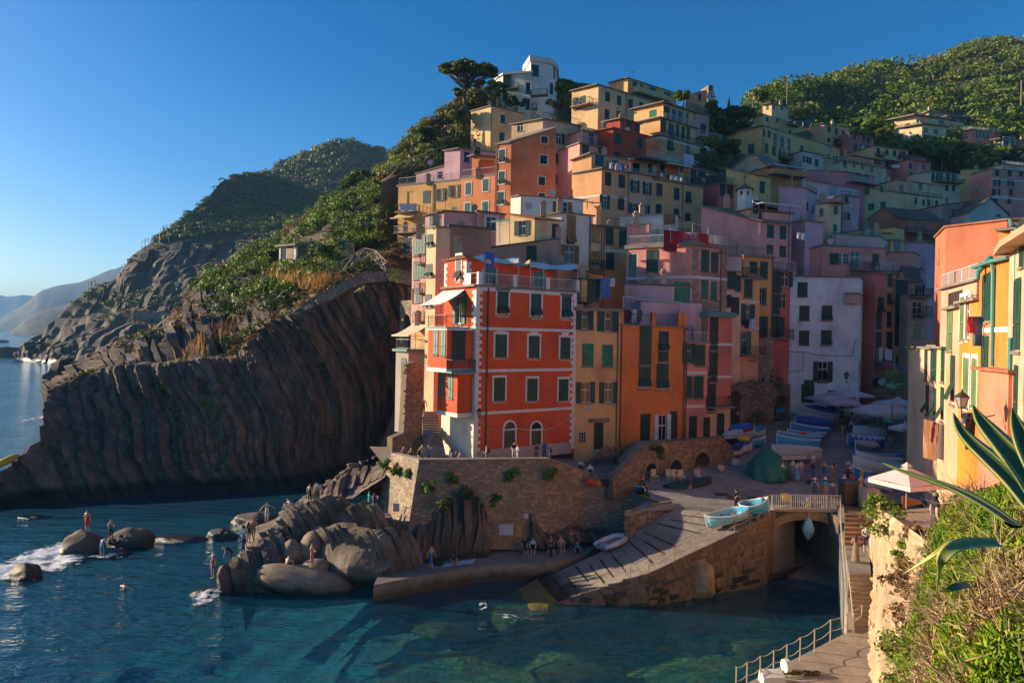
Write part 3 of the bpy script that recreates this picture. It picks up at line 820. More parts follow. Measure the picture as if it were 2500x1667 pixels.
for a0,a1,k,lm in((.12,.5,0,60),(.5,1.0,1,150)):
 p00=sl_pt(a0,1.0);p10=sl_pt(a1,1.0)
 b0,b1=Ve((p00.x,p00.y-.12,-.6)),Ve((p10.x,p10.y-.12,-.6))
 S,W,H=quad_S(b0,b1,p00+Ve((0,-.02,-.1)),p10+Ve((0,-.02,-.1)))
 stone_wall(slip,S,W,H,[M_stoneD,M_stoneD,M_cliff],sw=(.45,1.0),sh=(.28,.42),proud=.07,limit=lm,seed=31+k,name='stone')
boulder('boulder','O',650,780,1.3,2.2,1.6,3.2,M_stoneA,'squared grey boulder against the slipway wall',51,rough=.18,lev=4)
boulder('boulder','O',380,850,.5,3.6,1.3,1.4,M_stoneA,'sloping rock at the foot of the slipway wall',52,rough=.2,tilt=.3,lev=4)
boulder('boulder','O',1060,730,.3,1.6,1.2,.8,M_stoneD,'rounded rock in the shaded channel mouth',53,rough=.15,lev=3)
M_weed=rock('weed',[(.05,.07,.01),(.12,.13,.015),(.16,.11,.04),(.13,.075,.035)],1.2,(1,1,1),.4)
TR=[[PZ('S',x,y,z)for x,y,z in r]for r in(((1150,1480,-.9),(1180,1520,-1.0),(1240,1550,-1.1),(1330,1545,-1.1),(1420,1520,-1.2)),((1215,1462,-.25),(1225,1490,-.25),(1262,1515,-.28),(1320,1515,-.3),(1390,1492,-.6)),((1262,1440,-.05),(1275,1462,.02),(1300,1484,.02),(1335,1495,-.02),(1372,1482,-.3)),((1312,1412,.24),(1325,1430,.24),(1340,1446,.22),(1352,1460,.20),(1362,1468,.14)))]
surface('weedy_ramp',TR,60,50,M_weed,.10,1.2,4,71)
boulder('sunken_rock','S',1120,1530,-1.1,6.0,3.0,1.3,M_weed,'yellowish weed covered rock under the clear water',55,rough=.25)
boulder('sunken_rock','S',1850,1580,-1.2,4.0,2.0,1.0,M_weed,'sunken weedy rock beside the railed walkway',56,rough=.25)
boulder('sunken_rock','S',1400,1640,-1.4,7.0,2.4,1.0,M_weed,'long sunken weedy rock in the middle of the cove',57,rough=.25)
cab=MB();cab.tube([PZ('S',x,y,-.55)+Ve((0,0,random.uniform(-.05,.05)))for x,y in((1000,1597),(1080,1598),(1150,1594),(1220,1575),(1300,1550),(1370,1528),(1440,1512),(1500,1498),(1580,1477))],.13,7)
cab.build('sunken_pipe',M_weed,label='weed grown pipe lying under the water across the cove',cat='pipe')
# ------ harbour square
sq=[]
for y,z,x0,x1 in((1125,4.85,-250,1900),(1075,5.0,-380,1900),(960,5.3,-420,1950),(760,6.0,-500,2100),(620,6.8,-500,2100),(520,7.6,-500,2100),(400,8.5,-400,2100),(300,9.3,-300,2100),(245,10.0,-300,2100)):
 sq.append([PZ('N',x0+(x1-x0)*k/12,y,z)for k in range(13)])
square,G_sq=surface('harbour_square',sq,60,60,M_pave,.03,.8,3,5)
def ground_z(x,y):
 g=G_sq.reshape(-1,3)
 d=(g[:,0]-x)**2+(g[:,1]-y)**2
 i=np.argsort(d)[:4]
 w=1/(d[i]+.01)
 return float((g[i,2]*w).sum()/w.sum())
qt=[Ve(sq[0][0]),ty_t+Ve((.3,.2,0)),sl_pt(.52,0)+Ve((0,.05,0)),sl_pt(.75,0)+Ve((0,.05,0)),sl_pt(1.0,0)+Ve((0,.05,0)),su1+Ve((-.2,.8,0)),Ve(sq[0][6])]
qq=MB();qq.prism([(p.x,p.y)for p in qt],-1,[4.84,4.84,4.3,4.6,4.84,4.84,4.84]);qq.build('quay_top',M_pave,kind='structure')
qw=empty('slipway_wall',tuple(sl_pt(.75,0)),'low stone wall between the slipway and the square','wall')
for k_,(a_,b_,za,zb_)in enumerate(((.50,.75,4.3,4.6),(.75,1.0,4.6,4.84))):
 p_,q_=sl_pt(a_,0),sl_pt(b_,0)
 S,W,H=quad_S((p_.x,p_.y,p_.z-.2),(q_.x,q_.y,q_.z-.2),(p_.x,p_.y,za),(q_.x,q_.y,zb_))
 stone_wall(qw,S,W,H,[M_stoneA,M_stoneD],(.3,.7),(.18,.3),.05,40,600+k_)
sk=MB()
edge0=[Ve(sq[0][0]),Ve(sq[0][2]),Ve(sq[0][4]),su1+Ve((-.5,.6,.2))]
for p,q in zip(edge0,edge0[1:]):
 sk.poly([(p.x,p.y,-1),(q.x,q.y,-1),(q.x,q.y,p.z),(p.x,p.y,p.z)])
sk.build('square_edge',M_stoneD,kind='structure')
for k,(x,y,r)in enumerate(((375,1045,.55),(483,1075,.55),(310,1070,.5),(430,1100,.5))):
 c=PZ('N',x,y,5.02)
 mb=MB();mb.prism([(c.x+r*cos(t*pi/8),c.y+r*sin(t*pi/8))for t in range(16)],c.z-.05,c.z+.05)
 mb.build('stone_disc',flat((.10,.055,.05),.8,'red_stone'),label=('brown round paving disc nearest the arched wall','brown round paving disc nearest the blue boats','brown round paving disc beside the dark policeman','brown round paving disc just behind the blue boats')[k],cat='paving disc')
for k,(x,y)in enumerate(((470,785),(212,1043))):
 c=PZ('N',x,y,6.0 if k==0 else 5.1)
 MB().box(c+Ve((0,0,.0)),.9,.6,.08,.2).build('drain_cover',flat((.03,.03,.03),.6,'iron'),label=('square iron drain cover by the green tarpaulin','square iron drain cover near the slipway top')[k],cat='drain cover')
br_l,br_r=PZ('S',1885,1245,4.75),PZ('S',2053,1248,4.75)
br_l.y=br_r.y=(br_l.y+br_r.y)/2
BY=br_l.y
bridge=empty('stone_bridge',(br_l.x,BY,0),'low stone arch bridge with plants over the dark stream mouth','bridge')
xc,hw,rise=(br_l.x+br_r.x)/2,(br_r.x-br_l.x)/2-.25,1.0
spring=3.1
def arch(t):
 return(xc-hw*cos(t),spring+rise*sin(t)**.8 if 0<t<pi else spring)
NV=26
for i in range(NV):
 t0,t1=pi*(.06+.88*(i+.04)/NV),pi*(.06+.88*(i+.96)/NV)
 (x0,z0),(x1,z1)=arch(t0),arch(t1)
 def outw(x,z,t):return(x-.55*cos(t),z+.55*sin(t)*1.0+.1)
 o0,o1=outw(x0,z0,t0),outw(x1,z1,t1)
 yj=random.uniform(-.04,.03)
 MB().hexa([(x0,BY+yj-.1,z0),(x1,BY+yj-.1,z1),(x1,BY+.5,z1),(x0,BY+.5,z0)],[(o0[0],BY+yj-.1,o0[1]),(o1[0],BY+yj-.1,o1[1]),(o1[0],BY+.5,o1[1]),(o0[0],BY+.5,o0[1])]).build('voussoir',M_stoneB,bridge)
mb=MB()
ts=[pi*i/24 for i in range(25)]
for i in range(24):
 (x0,z0),(x1,z1)=arch(ts[i]),arch(ts[i+1])
 mb.hexa([(x0,BY,z0+.05),(x1,BY,z1+.05),(x1,BY+6,z1+.05),(x0,BY+6,z0+.05)],[(x0,BY,4.8),(x1,BY,4.8),(x1,BY+6,4.8),(x0,BY+6,4.8)])
mb.build('arch_fill',M_stoneD,bridge)
mb=MB();mb.box((xc,BY-.12,4.84),hw*2+.6,.5,.16)
mb.build('coping',M_concdry,bridge)
chl=empty('channel_wall',(br_l.x,BY,0),'dark stained stone wall where the slipway meets the bridge','wall')
a,b=su1,Ve((br_l.x+.2,BY+.1,4.75))
mb=MB();slab_wall(mb,Ve((a.x,a.y,-1)),Ve((b.x,b.y,-1)),a,b,.6)
slab_wall(mb,Ve((b.x,b.y,-1)),Ve((b.x+.1,BY+14,-1)),b,Ve((b.x+.1,BY+14,4.75)),.6)
mb.box((xc,BY+14,2),9,.4,8)
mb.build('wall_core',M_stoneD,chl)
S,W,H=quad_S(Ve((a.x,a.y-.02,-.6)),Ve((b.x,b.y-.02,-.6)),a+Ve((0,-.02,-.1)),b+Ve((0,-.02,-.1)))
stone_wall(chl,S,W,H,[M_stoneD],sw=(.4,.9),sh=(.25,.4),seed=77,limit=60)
WZ=1.5
cw0,cw1=Ve((br_r.x-.15,BY+.1,0)),PZ('S',2069,1542,WZ)
rch=empty('channel_wall',(cw1.x,cw1.y,0),'tall weathered concrete wall beside the harbour steps','wall')
mb=MB()
slab_wall(mb,Ve((cw0.x,BY+14,-1)),Ve((cw0.x,cw0.y,-1)),Ve((cw0.x,BY+14,4.8)),Ve((cw0.x,cw0.y,4.8)),.4)
slab_wall(mb,Ve((cw0.x,cw0.y,-1)),Ve((cw1.x,cw1.y,-1)),Ve((cw0.x,cw0.y,5.3)),Ve((cw1.x,cw1.y,WZ+.1)),.35)
mb.build('wall_core',M_concdry,rch)
for k in range(14):
 t0,t1=(k+.06)/14*.75,(k+.94)/14*.75
 p,q_=cw0.lerp(cw1,t0),cw0.lerp(cw1,t1)
 zt0,zt1=5.3+(WZ+.1-5.3)*t0-.1,5.3+(WZ+.1-5.3)*t1-.1
 n=(q_-p).normalized().cross(Ve((0,0,1)))
 n=-n if n.x>0 else n
 d=n*random.uniform(.05,.10)
 MB().hexa([Ve((p.x,p.y,-.3))+n*.01,Ve((q_.x,q_.y,-.3))+n*.01,Ve((q_.x,q_.y,-.3))+d,Ve((p.x,p.y,-.3))+d],[Ve((p.x,p.y,zt0))+n*.01,Ve((q_.x,q_.y,zt1))+n*.01,Ve((q_.x,q_.y,zt1))+d,Ve((p.x,p.y,zt0))+d]).build('board',flat((.19,.20,.19),.85,'grey_boards',.35,2.0),rch)
bp0=[PZ('O',1120,800,-.15),PZ('O',1400,870,-.15),PZ('O',1660,930,-.15)]
bp1=[PZ('O',1240,660,.25),PZ('O',1450,700,.25),PZ('O',1650,740,.25)]
bp2=[PZ('O',1290,520,.7),PZ('O',1450,520,.7),PZ('O',1650,520,.7)]
pb,G_pb=surface('pebble_beach',[bp0,bp1,bp2,[p+Ve((0,8,.4))for p in bp2]],40,40,M_pave,.06,1.5,3,9)
V,Fc=[],[]
for k in range(1500):
 i,j=random.randrange(6,30),random.randrange(40)
 c=G_pb[i,j]+np.array([random.uniform(-.15,.15),random.uniform(-.15,.15),.02])
 r=random.uniform(.05,.16)
 o=np.array([[-1,-1,-.3],[1,-1,-.3],[1,1,-.3],[-1,1,-.3],[-.5,-.5,.5],[.5,-.5,.5],[.5,.5,.5],[-.5,.5,.5]])*r*np.array([1,random.uniform(.6,1),.7])
 b_=len(V)*8
 V.append(c+o);Fc+=[[b_+q for q in f]for f in((4,5,6,7),(0,1,5,4),(1,2,6,5),(2,3,7,6),(3,0,4,7))]
np_mesh('pebbles',np.concatenate(V),np.array(Fc),M_stoneA,kind='stuff')
lg=MB();lg.tube([PZ('O',x,y,.15)for x,y in((560,905),(800,870),(1000,830),(1200,775),(1390,715))],[.16,.2,.22,.22,.18],8)
lg.build('drift_log',flat((.03,.022,.018),.7,'wet_log'),label='dark wet log lying in the stream mouth',cat='log')
wk=[PZ('S',1790,1700,WZ),PZ('S',1823,1667,WZ),PZ('S',2069,1542,WZ),PZ('S',2085,1528,WZ),PZ('S',2135,1528,WZ),PZ('S',2300,1900,WZ),PZ('S',1790,1900,WZ)]
MB().prism([(p.x,p.y)for p in wk[::-1]][::-1],-1.5,WZ).build('walkway',M_concdry,kind='structure')
steps=empty('harbour_steps',(wk[3].x,wk[3].y,WZ),'flight of worn stone steps up from the walkway to the square','steps')
st_l0,st_r0=PZ('S',2086,1530,WZ),PZ('S',2134,1530,WZ)
st_l1,st_r1=PZ('S',2072,1398,3.9),PZ('S',2126,1398,3.9)
NSTEP=12
for i in range(NSTEP):
 t0,t1=i/NSTEP,(i+1)/NSTEP
 z=WZ+(3.9-WZ)*t1
 a,b,c,d=st_l0.lerp(st_l1,t0),st_r0.lerp(st_r1,t0),st_r0.lerp(st_r1,t1),st_l0.lerp(st_l1,t1)
 MB().hexa([(p.x,p.y,z-.5)for p in(a,b,c,d)],[(p.x,p.y,z)for p in(a,b,c,d)]).build('step',M_stoneB,steps)
ld=[st_l1,st_r1,PZ('S',2122,1330,3.92),PZ('S',2062,1330,3.92)]
MB().prism([(p.x,p.y)for p in ld],2.5,3.92).build('landing',M_pave,steps)
u_l0,u_r0,u_l1,u_r1=ld[3],ld[2],PZ('S',2062,1252,5.25),PZ('S',2110,1252,5.25)
for i in range(7):
 t0,t1=i/7,(i+1)/7
 z=3.92+(5.25-3.92)*t1
 a,b,c,d=u_l0.lerp(u_l1,t0),u_r0.lerp(u_r1,t0),u_r0.lerp(u_r1,t1),u_l0.lerp(u_l1,t1)
 MB().hexa([(p.x,p.y,z-.5)for p in(a,b,c,d)],[(p.x,p.y,z)for p in(a,b,c,d)]).build('step',M_stoneA,steps)
fb_=MB();fb_.prism([(u_l1.x,u_l1.y),(u_r1.x+.1,u_r1.y),(60,u_r1.y),(60,BY+14),(u_l1.x,BY+14)],-1,4.7)
fb_.build('square_edge',M_stoneD,kind='structure')
M_bast=rock('bastion_plaster',[(.30,.23,.15),(.44,.35,.24),(.52,.43,.31)],1.1,(1,1,.5),.6,dist=.05)
bas=empty('bastion_wall',(17,31,WZ),'tall sunlit bastion of crumbling plaster and rough stone','wall')
bz=9.6
b0,b1,b2,b3=PZ('S',2137,1480,WZ),PZ('S',2126,1667,WZ),PZ('S',2138,1800,WZ+1),P('S',2330,2100,14.5)
t0,t1,t2,t3=P('S',2150,1255,35.0),P('S',2172,1247,30.5),P('S',2290,1275,21.5),P('S',2420,1500,13)
t0.z=8.5;t1.z=9.4;t2.z=10.6
rows_b=[[b0+Ve((2,5,0)),b0,b1,b2,b3],[x.lerp(y,.5)+Ve((-.15,-.1,0))for x,y in zip([b0+Ve((2,5,0)),b0,b1,b2,b3],[t0+Ve((2,4,0)),t0,t1,t2,t3])],[t0+Ve((2,4,0)),t0,t1,t2,t3]]
G=loft(rows_b,200,130)
N=grid_normals(G);N=-N if N[...,0].mean()>0 else N
mask=np.clip((fbm(G*.5,4,81)-.46)*9,0,1)
uu,vv=np.meshgrid(np.linspace(0,1,200),np.linspace(0,1,130));edge=np.clip((1-vv)/.12,0,1)*np.clip(uu/.1,.2,1)
mask=mask*edge
d=(fbm(G*1.6,5,82)-.5)*.9*mask+(fbm(G*4.5,3,83)-.5)*.3*mask+(fbm(G*.4,3,84)-.5)*.5*edge
G=G+N*d[...,None]
G_bast=G
np_mesh('wall_face',G.reshape(-1,3),grid_faces(200,130),M_bast,bas,smooth=False)
r_=random.Random(3)
for k in range(150):
 i,j=r_.randrange(6,120),r_.randrange(50,190)
 if mask[i,j]<.35:continue
 c,nn=G[i,j],N[i,j]
 e=np.cross([0,0,1],nn);e/=np.linalg.norm(e)+1e-6;upv=np.cross(nn,e)
 vi=r_.randrange(10);ml=r_.choice([M_stoneA,M_stoneB,M_stoneB])
 key=(vi,ml.name)
 if key not in _SD:_SD[key]=_SV[vi].data('stone',ml)
 sx,sz,pr=r_.uniform(.25,.7),r_.uniform(.12,.32),r_.uniform(.1,.22)
 o=ORG[bas.name]
 inst('stone',_SD[key],bas,None,mtx=Matrix(((e[0]*sx,-nn[0]*pr,upv[0]*sz,c[0]-o.x),(e[1]*sx,-nn[1]*pr,upv[1]*sz,c[1]-o.y),(e[2]*sx,-nn[2]*pr,upv[2]*sz,c[2]-o.z),(0,0,0,1))))
mb=MB()
mb.prism([(t0.x,t0.y),(t1.x,t1.y),(t2.x,t2.y),(t2.x+8,t2.y+3),(t0.x+9,t0.y+3)],1.0,[8.4,9.2,9.6,9.6,8.4])
mb.build('terrace_top',M_concdry,bas)
FB=[SR([(2195,1850,13.2),(2290,1850,9.0),(2420,1850,7.0),(2640,1850,6.2)]),SR([(2215,1600,15.0),(2300,1600,11.0),(2430,1600,8.2),(2640,1600,7.2)]),SR([(2262,1420,17.0),(2330,1410,13.0),(2430,1420,10.0),(2640,1420,8.6)]),SR([(2290,1310,19.0),(2350,1280,15.5),(2440,1280,12.0),(2640,1270,10.0)]),SR([(2300,1265,21.0),(2360,1225,18.0),(2450,1215,14.5),(2640,1200,12.0)])]
FB.append([p+Ve((2,3,-2.5))for p in FB[-1]])
bank,G_bank=surface('planted_bank',FB,80,90,M_soil,.18,.9,4,91)
# ------ windows
SHUT={'g':(.012,.055,.035),'t':(.03,.14,.10),'b':(.30,.13,.035),'k':(.010,.028,.022),'w':(.62,.62,.60),'r':(.015,.17,.085),'y':(.42,.22,.04),'l':(.13,.19,.08),'u':(.05,.10,.11)}
M_glass=flat((.012,.016,.02),.12,'window_glass',.2)
M_framew=flat((.55,.53,.48),.6,'window_frame')
M_trim=flat((.66,.63,.57),.8,'white_trim',.12)
M_iron=flat((.035,.035,.035),.5,'iron_rail')
M_ironw=flat((.50,.50,.48),.5,'pale_rail')
M_slate=rock('slate_roof',[(.07,.065,.06),(.12,.11,.10),(.17,.155,.14)],1.4,(1,1,1),.6,dist=.04)
M_terra=rock('terracotta_roof',[(.22,.08,.04),(.33,.13,.07),(.40,.19,.11)],1.8,(1,1,1),.6,dist=.05)
M_slabc=rock('roof_slab',[(.19,.175,.155),(.26,.24,.215)],1.0,(1,1,1),.2,dist=.02)
M_teal=flat((.06,.22,.19),.6,'teal_paint')
M_pipe=flat((.10,.075,.06),.5,'drainpipe')
M_pipet=flat((.05,.25,.22),.45,'teal_drainpipe')
_WD={}
def shutter_mat(k):
 return flat(SHUT[k],.62,'shutter_paint',.3,1.1)
def frame_data(kind):
 key=('frame',kind)
 if key in _WD:return _WD[key]
 mb=MB()
 mb.poly([(-.5,.13,0),(.5,.13,0),(.5,.13,1),(-.5,.13,1)],1)
 if kind=='win':
  for x in(-.46,0,.46):mb.box((x,.10,.5),.07,.05,1,0,0)
  for z in(.025,.62,.975):mb.box((0,.10,z),1,.045,.05,0,0)
 elif kind=='grid':
  for x in(-.47,-.16,.16,.47):mb.box((x,.05,.5),.05,.04,1,0,0)
  for z in(.02,.33,.66,.98):mb.box((0,.05,z),1,.035,.05,0,0)
 else:
  for x in(-.45,.45):mb.box((x,.10,.5),.10,.05,1,0,0)
  mb.box((0,.10,.97),1,.05,.06,0,0)
 d=mb.data('window',[M_framew,M_glass])
 _WD[key]=d
 return d
def louvres(mb,x0,x1,z0,z1,y0,y1,n,mi=0):
 t=.035
 w=(x1-x0)*.13
 yb=lambda z:y0+(y1-y0)*(z-z0)/(z1-z0)
 def bx(xa,xb,za,zb):
  mb.hexa([(xa,yb(za)-t,za),(xb,yb(za)-t,za),(xb,yb(za),za),(xa,yb(za),za)],[(xa,yb(zb)-t,zb),(xb,yb(zb)-t,zb),(xb,yb(zb),zb),(xa,yb(zb),zb)],mi)
 bx(x0,x0+w,z0,z1);bx(x1-w,x1,z0,z1)
 r=(z1-z0)*.07
 bx(x0+w,x1-w,z0,z0+r);bx(x0+w,x1-w,z1-r,z1)
 h=(z1-z0-2*r)/n
 for i in range(n):
  a,b=z0+r+i*h,z0+r+(i+1)*h
  mb.poly([(x0+w,yb(a)-t*.85,a),(x1-w,yb(a)-t*.85,a),(x1-w,yb(b)-t*.1,b+h*.12),(x0+w,yb(b)-t*.1,b+h*.12)],mi)
def shutter_data(style,side,col):
 key=('sh',style,side,col)
 if key in _WD:return _WD[key]
 mb=MB()
 s=side
 e0,e1=(-.5,-.006)if s<0 else(.006,.5)
 if style=='c':
  louvres(mb,e0,e1,.02,.36,-.01,-.01,5);louvres(mb,e0,e1,.37,.98,-.01,-.01,9)
 elif style=='h':
  louvres(mb,e0,e1,.40,.98,-.01,-.01,9);louvres(mb,e0+.01,e1-.01,.10,.40,-.40,-.02,5)
 elif style=='o':
  e0,e1=(-1.0,-.51)if s<0 else(.51,1.0)
  louvres(mb,e0,e1,.0,.36,-.05,-.05,5);louvres(mb,e0,e1,.37,1.0,-.05,-.05,9)
 d=mb.data('shutter',shutter_mat(col))
 _WD[key]=d
 return d
def door_data(col):
 key=('door',col)
 if key in _WD:return _WD[key]
 mb=MB()
 mb.box((0,.09,.5),1,.05,1)
 for x in(-.25,.25):
  for z,h in((.24,.34),(.70,.44)):mb.box((x,.055,z),.34,.03,h)
 d=mb.data('door',shutter_mat(col));_WD[key]=d
 return d
def sill_data():
 if 'sill' not in _WD:
  mb=MB();mb.box((0,-.02,-.025),1.16,.16,.05)
  _WD['sill']=mb.data('sill',M_slabc)
 return _WD['sill']
def surround_data():
 if 'sur' not in _WD:
  mb=MB()
  for x in(-.57,.57):mb.box((x,-.015,.52),.14,.05,1.14)
  mb.box((0,-.015,1.045),1.0,.05,.09);mb.box((0,-.03,-.04),1.0,.08,.08)
  _WD['sur']=mb.data('surround',M_trim)
 return _WD['sur']
def parse_w(s):
 out=[]
 for it in s.split():
  p=it.split(',')
  st=p[2]if len(p)>2 and p[2]else 'c'
  wh=(float(p[3]),float(p[4]))if len(p)>4 else None
  out.append((float(p[0]),float(p[1]),st,wh))
 return out
def add_window(parent,p,ang,w,h,st,dcol,trim=None,simple=False):
 org=ORG[parent.name]
 kind,col=st[0],(st[1]if len(st)>1 else dcol)
 loc=Ve(p)-org
 if kind=='d':
  o=inst('door',door_data(col),parent,loc,ang,(w,1,h))
 else:
  o=inst('window',frame_data('grid' if kind=='b' else 'open' if kind=='x' else 'win'),parent,loc,ang,(w,1,h))
  if kind in 'cho':
   for s in(-1,1):inst('shutter',shutter_data(kind,s,col),o,(0,0,0))
  elif kind=='a':
   inst('shutter',shutter_data('o',-1,col),o,(0,0,0));inst('shutter',shutter_data('c',1,col),o,(0,0,0))
  if not simple or kind in 'oxn':inst('sill',sill_data(),o,(0,0,0))
 if trim:inst('surround',surround_data(),o,(0,0,0))
 return o
def wall_face(mb,O,e,n,W,z0,zl,zr,holes,mi=0,rec=.17,flip=False):
 def pt(s,z,d=0):return(O.x+e.x*s-n.x*d,O.y+e.y*s-n.y*d,z)
 zt=min(zl,zr)
 hs=[]
 for s0,s1,a,b in holes:
  s0,s1,a,b=max(s0,.04),min(s1,W-.04),max(a,z0+.02),min(b,zt-.04)
  if s1-s0>.15 and b-a>.15:hs.append((s0,s1,a,b))
 us=sorted(set([0,W]+[h[0]for h in hs]+[h[1]for h in hs]))
 zs=sorted(set([z0,zt]+[h[2]for h in hs]+[h[3]for h in hs]))
 for j in range(len(zs)-1):
  run=None
  for i in range(len(us)-1):
   um,zm=(us[i]+us[i+1])/2,(zs[j]+zs[j+1])/2
   solid=not any(h[0]<um<h[1]and h[2]<zm<h[3]for h in hs)
   if solid and run is None:run=us[i]
   if(not solid)and run is not None:
    mb.poly([pt(run,zs[j]),pt(us[i],zs[j]),pt(us[i],zs[j+1]),pt(run,zs[j+1])],mi);run=None
  if run is not None:
   mb.poly([pt(run,zs[j]),pt(W,zs[j]),pt(W,zs[j+1]),pt(run,zs[j+1])],mi)
 for s0,s1,a,b in hs:
  mb.poly([pt(s0,a),pt(s0,b),pt(s0,b,rec),pt(s0,a,rec)],mi);mb.poly([pt(s1,b),pt(s1,a),pt(s1,a,rec),pt(s1,b,rec)],mi)
  mb.poly([pt(s0,b),pt(s1,b),pt(s1,b,rec),pt(s0,b,rec)],mi);mb.poly([pt(s1,a),pt(s0,a),pt(s0,a,rec),pt(s1,a,rec)],mi)
 if zl>zt+.01:mb.poly([pt(0,zt),pt(W,zt),pt(0,zl)],mi)
 if zr>zt+.01:mb.poly([pt(0,zt),pt(W,zt),pt(W,zr)],mi)
def edge_at(c,D,ang,x,v,y):
 d=ray(*px(v,x,y));k=d.x
 e=Ve((cos(ang),sin(ang)))
 den=e.x-k*e.y
 t=(k*c.y-c.x)/den
 return Ve((c.x+e.x*t,c.y+e.y*t)),t
def railing(parent,pts,h=.95,mat=None,step=.16,name='railing',style='bars',post=1.6):
 mat=mat or M_iron
 mb=MB()
 pts=[Ve(p)for p in pts]
 for a,b in zip(pts,pts[1:]):
  L=(b-a).length
  if L<.05:continue
  mb.beam(a+Ve((0,0,h)),b+Ve((0,0,h)),.05,.05);mb.beam(a+Ve((0,0,.10)),b+Ve((0,0,.10)),.035,.035)
  if style=='rails':
   mb.beam(a+Ve((0,0,h*.55)),b+Ve((0,0,h*.55)),.03,.03)
  k=max(1,int(round(L/post)))
  for i in range(k+1):
   p=a.lerp(b,i/k);mb.beam(p,p+Ve((0,0,h)),.05,.05)
  if style=='bars':
   k=max(1,int(L/step))
   for i in range(1,k):
    p=a.lerp(b,i/k)
    mb.beam(p+Ve((0,0,.1)),p+Ve((0,0,h)),.022,.022)
 return mb.build(name,mat,parent)
HOUSES={}
def house(key,label,col,v,D=None,c=None,r=None,top=0,bot=0,l=None,w='',a=35,al=40,dl=7.0,pts=None,roof='flat',rh=1.5,rmat=None,sc='g',ws=(1.0,1.6),trim=False,hc=None,rail='',rmt=None,eave=.28,pipes=(),bands=(),balc=(),awn=(),chim=(),ext=4.0,near=False,wear=.5,cat='house',name='house',mat=None,thick=.16,base=None,roofbase=None,after=None,sill=None,sz=1.0,bd=None):
 if v=='E' and sz==1.0:sz=.60
 eave,thick=eave*(.5+.5*sz),thick*sz
 ym=(top+bot)/2
 if after:
  c_xy=Ve(HOUSES[after]['R'])
 elif pts is None:
  q=P(v,c,ym,D);c_xy=Ve((q.x,q.y))
 ar,alr=radians(a),radians(al)
 if pts is not None:
  fp=[]
  for x,Y in pts:
   q=P(v,x,ym,Y);fp.append(Ve((q.x,q.y)))
  ci=min(range(len(fp)),key=lambda i:fp[i].y)
  c_xy=fp[ci]
  ch=(fp[-1]-fp[0]).normalized();nb=Ve(bd or(-ch.y,ch.x))*dl
  back=[fp[-1]+nb,fp[0]+nb]
 else:
  R,t_=edge_at(c_xy,D,ar,r,v,ym)
  while not 0<t_<32 and ar>0:
   ar-=radians(4);R,t_=edge_at(c_xy,D,ar,r,v,ym)
  if l is not None:
   L,t_=edge_at(c_xy,D,pi-alr,l,v,ym)
   while not 0<t_<36 and alr>0:
    alr-=radians(4);L,t_=edge_at(c_xy,D,pi-alr,l,v,ym)
   if not 0<t_<60:print('ODD',key,t_)
   fp=[L,c_xy,R];back=[L+(R-c_xy)]
   ci=1
  else:
   nb=Ve((-sin(ar),cos(ar)))*dl
   fp=[c_xy,R];back=[R+nb,c_xy+nb]
   ci=0
 def zat(y,p):
  d=ray(*px(v,0,y));q=None
  X,Y=p.x,p.y
  xcol=CX
  x0,y0,s=VIEWS[v]
  ypx=y0+y*s
  lo,hi=-4000.0,7000.0
  for _ in range(40):
   m=(lo+hi)/2
   if ray(m,ypx).x*Y<X:lo=m
   else:hi=m
  return(CAM+ray((lo+hi)/2,ypx)*Y).z
 zt=zat(top,c_xy)
 zb=base if base is not None else zat(bot,c_xy)-ext
 poly=fp+back
 tops=[zt]*len(poly)
 if hc:
  for i,y in hc.items():
   tops[i]=zat(y,poly[i])if i<len(fp)else tops[i]
  if len(poly)==4 and len(fp)==3:tops[3]=tops[0]+tops[2]-tops[1]
  if len(poly)==4 and len(fp)==2:tops[2],tops[3]=tops[1],tops[0]
 o=empty(name,(sum(p.x for p in fp)/len(fp),sum(p.y for p in fp)/len(fp),zb),label,cat,'houses of the town')
 segs=[]
 for i in range(len(poly)):
  A,B=poly[i],poly[(i+1)%len(poly)]
  e=(B-A);W=e.length;e=e/W
  segs.append([A,e,Ve((e.y,-e.x)),W,tops[i],tops[(i+1)%len(poly)],[]])
 wins=[]
 for wx,wy,st,wh in parse_w(w):
  X0,Y0=px(v,wx,wy)
  best=None
  for i in range(len(fp)-1):
   A,e,n,W=segs[i][:4]
   d=ray(X0,Y0)
   den=d.x*n.x+d.y*n.y
   if abs(den)<1e-5:continue
   t=((A.x-CAM.x)*n.x+(A.y-CAM.y)*n.y)/den
   p=CAM+d*t
   s=(p.x-A.x)*e.x+(p.y-A.y)*e.y
   if-.2<=s<=W+.2 and den<0 and(best is None or abs(s-W/2)/W<best[0]):best=(abs(s-W/2)/W,i,s,p.z)
  if best is None:continue
  ww,hh=wh or ws
  ww,hh=ww*sz,hh*sz
  _,i,s,z=best
  k=1.0
  ww=min(ww,segs[i][3]*.8)
  s=min(max(s,ww/2+.08),segs[i][3]-ww/2-.08)
  segs[i][6].append((s-ww/2,s+ww/2,z-hh/2,z+hh/2))
  wins.append((i,s,z-hh/2,ww,hh,st))
 mb=MB()
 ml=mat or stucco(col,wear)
 for A,e,n,W,zl,zr,holes in segs:
  wall_face(mb,A,e,n,W,zb,zl,zr,holes)
 ridge_pts=None
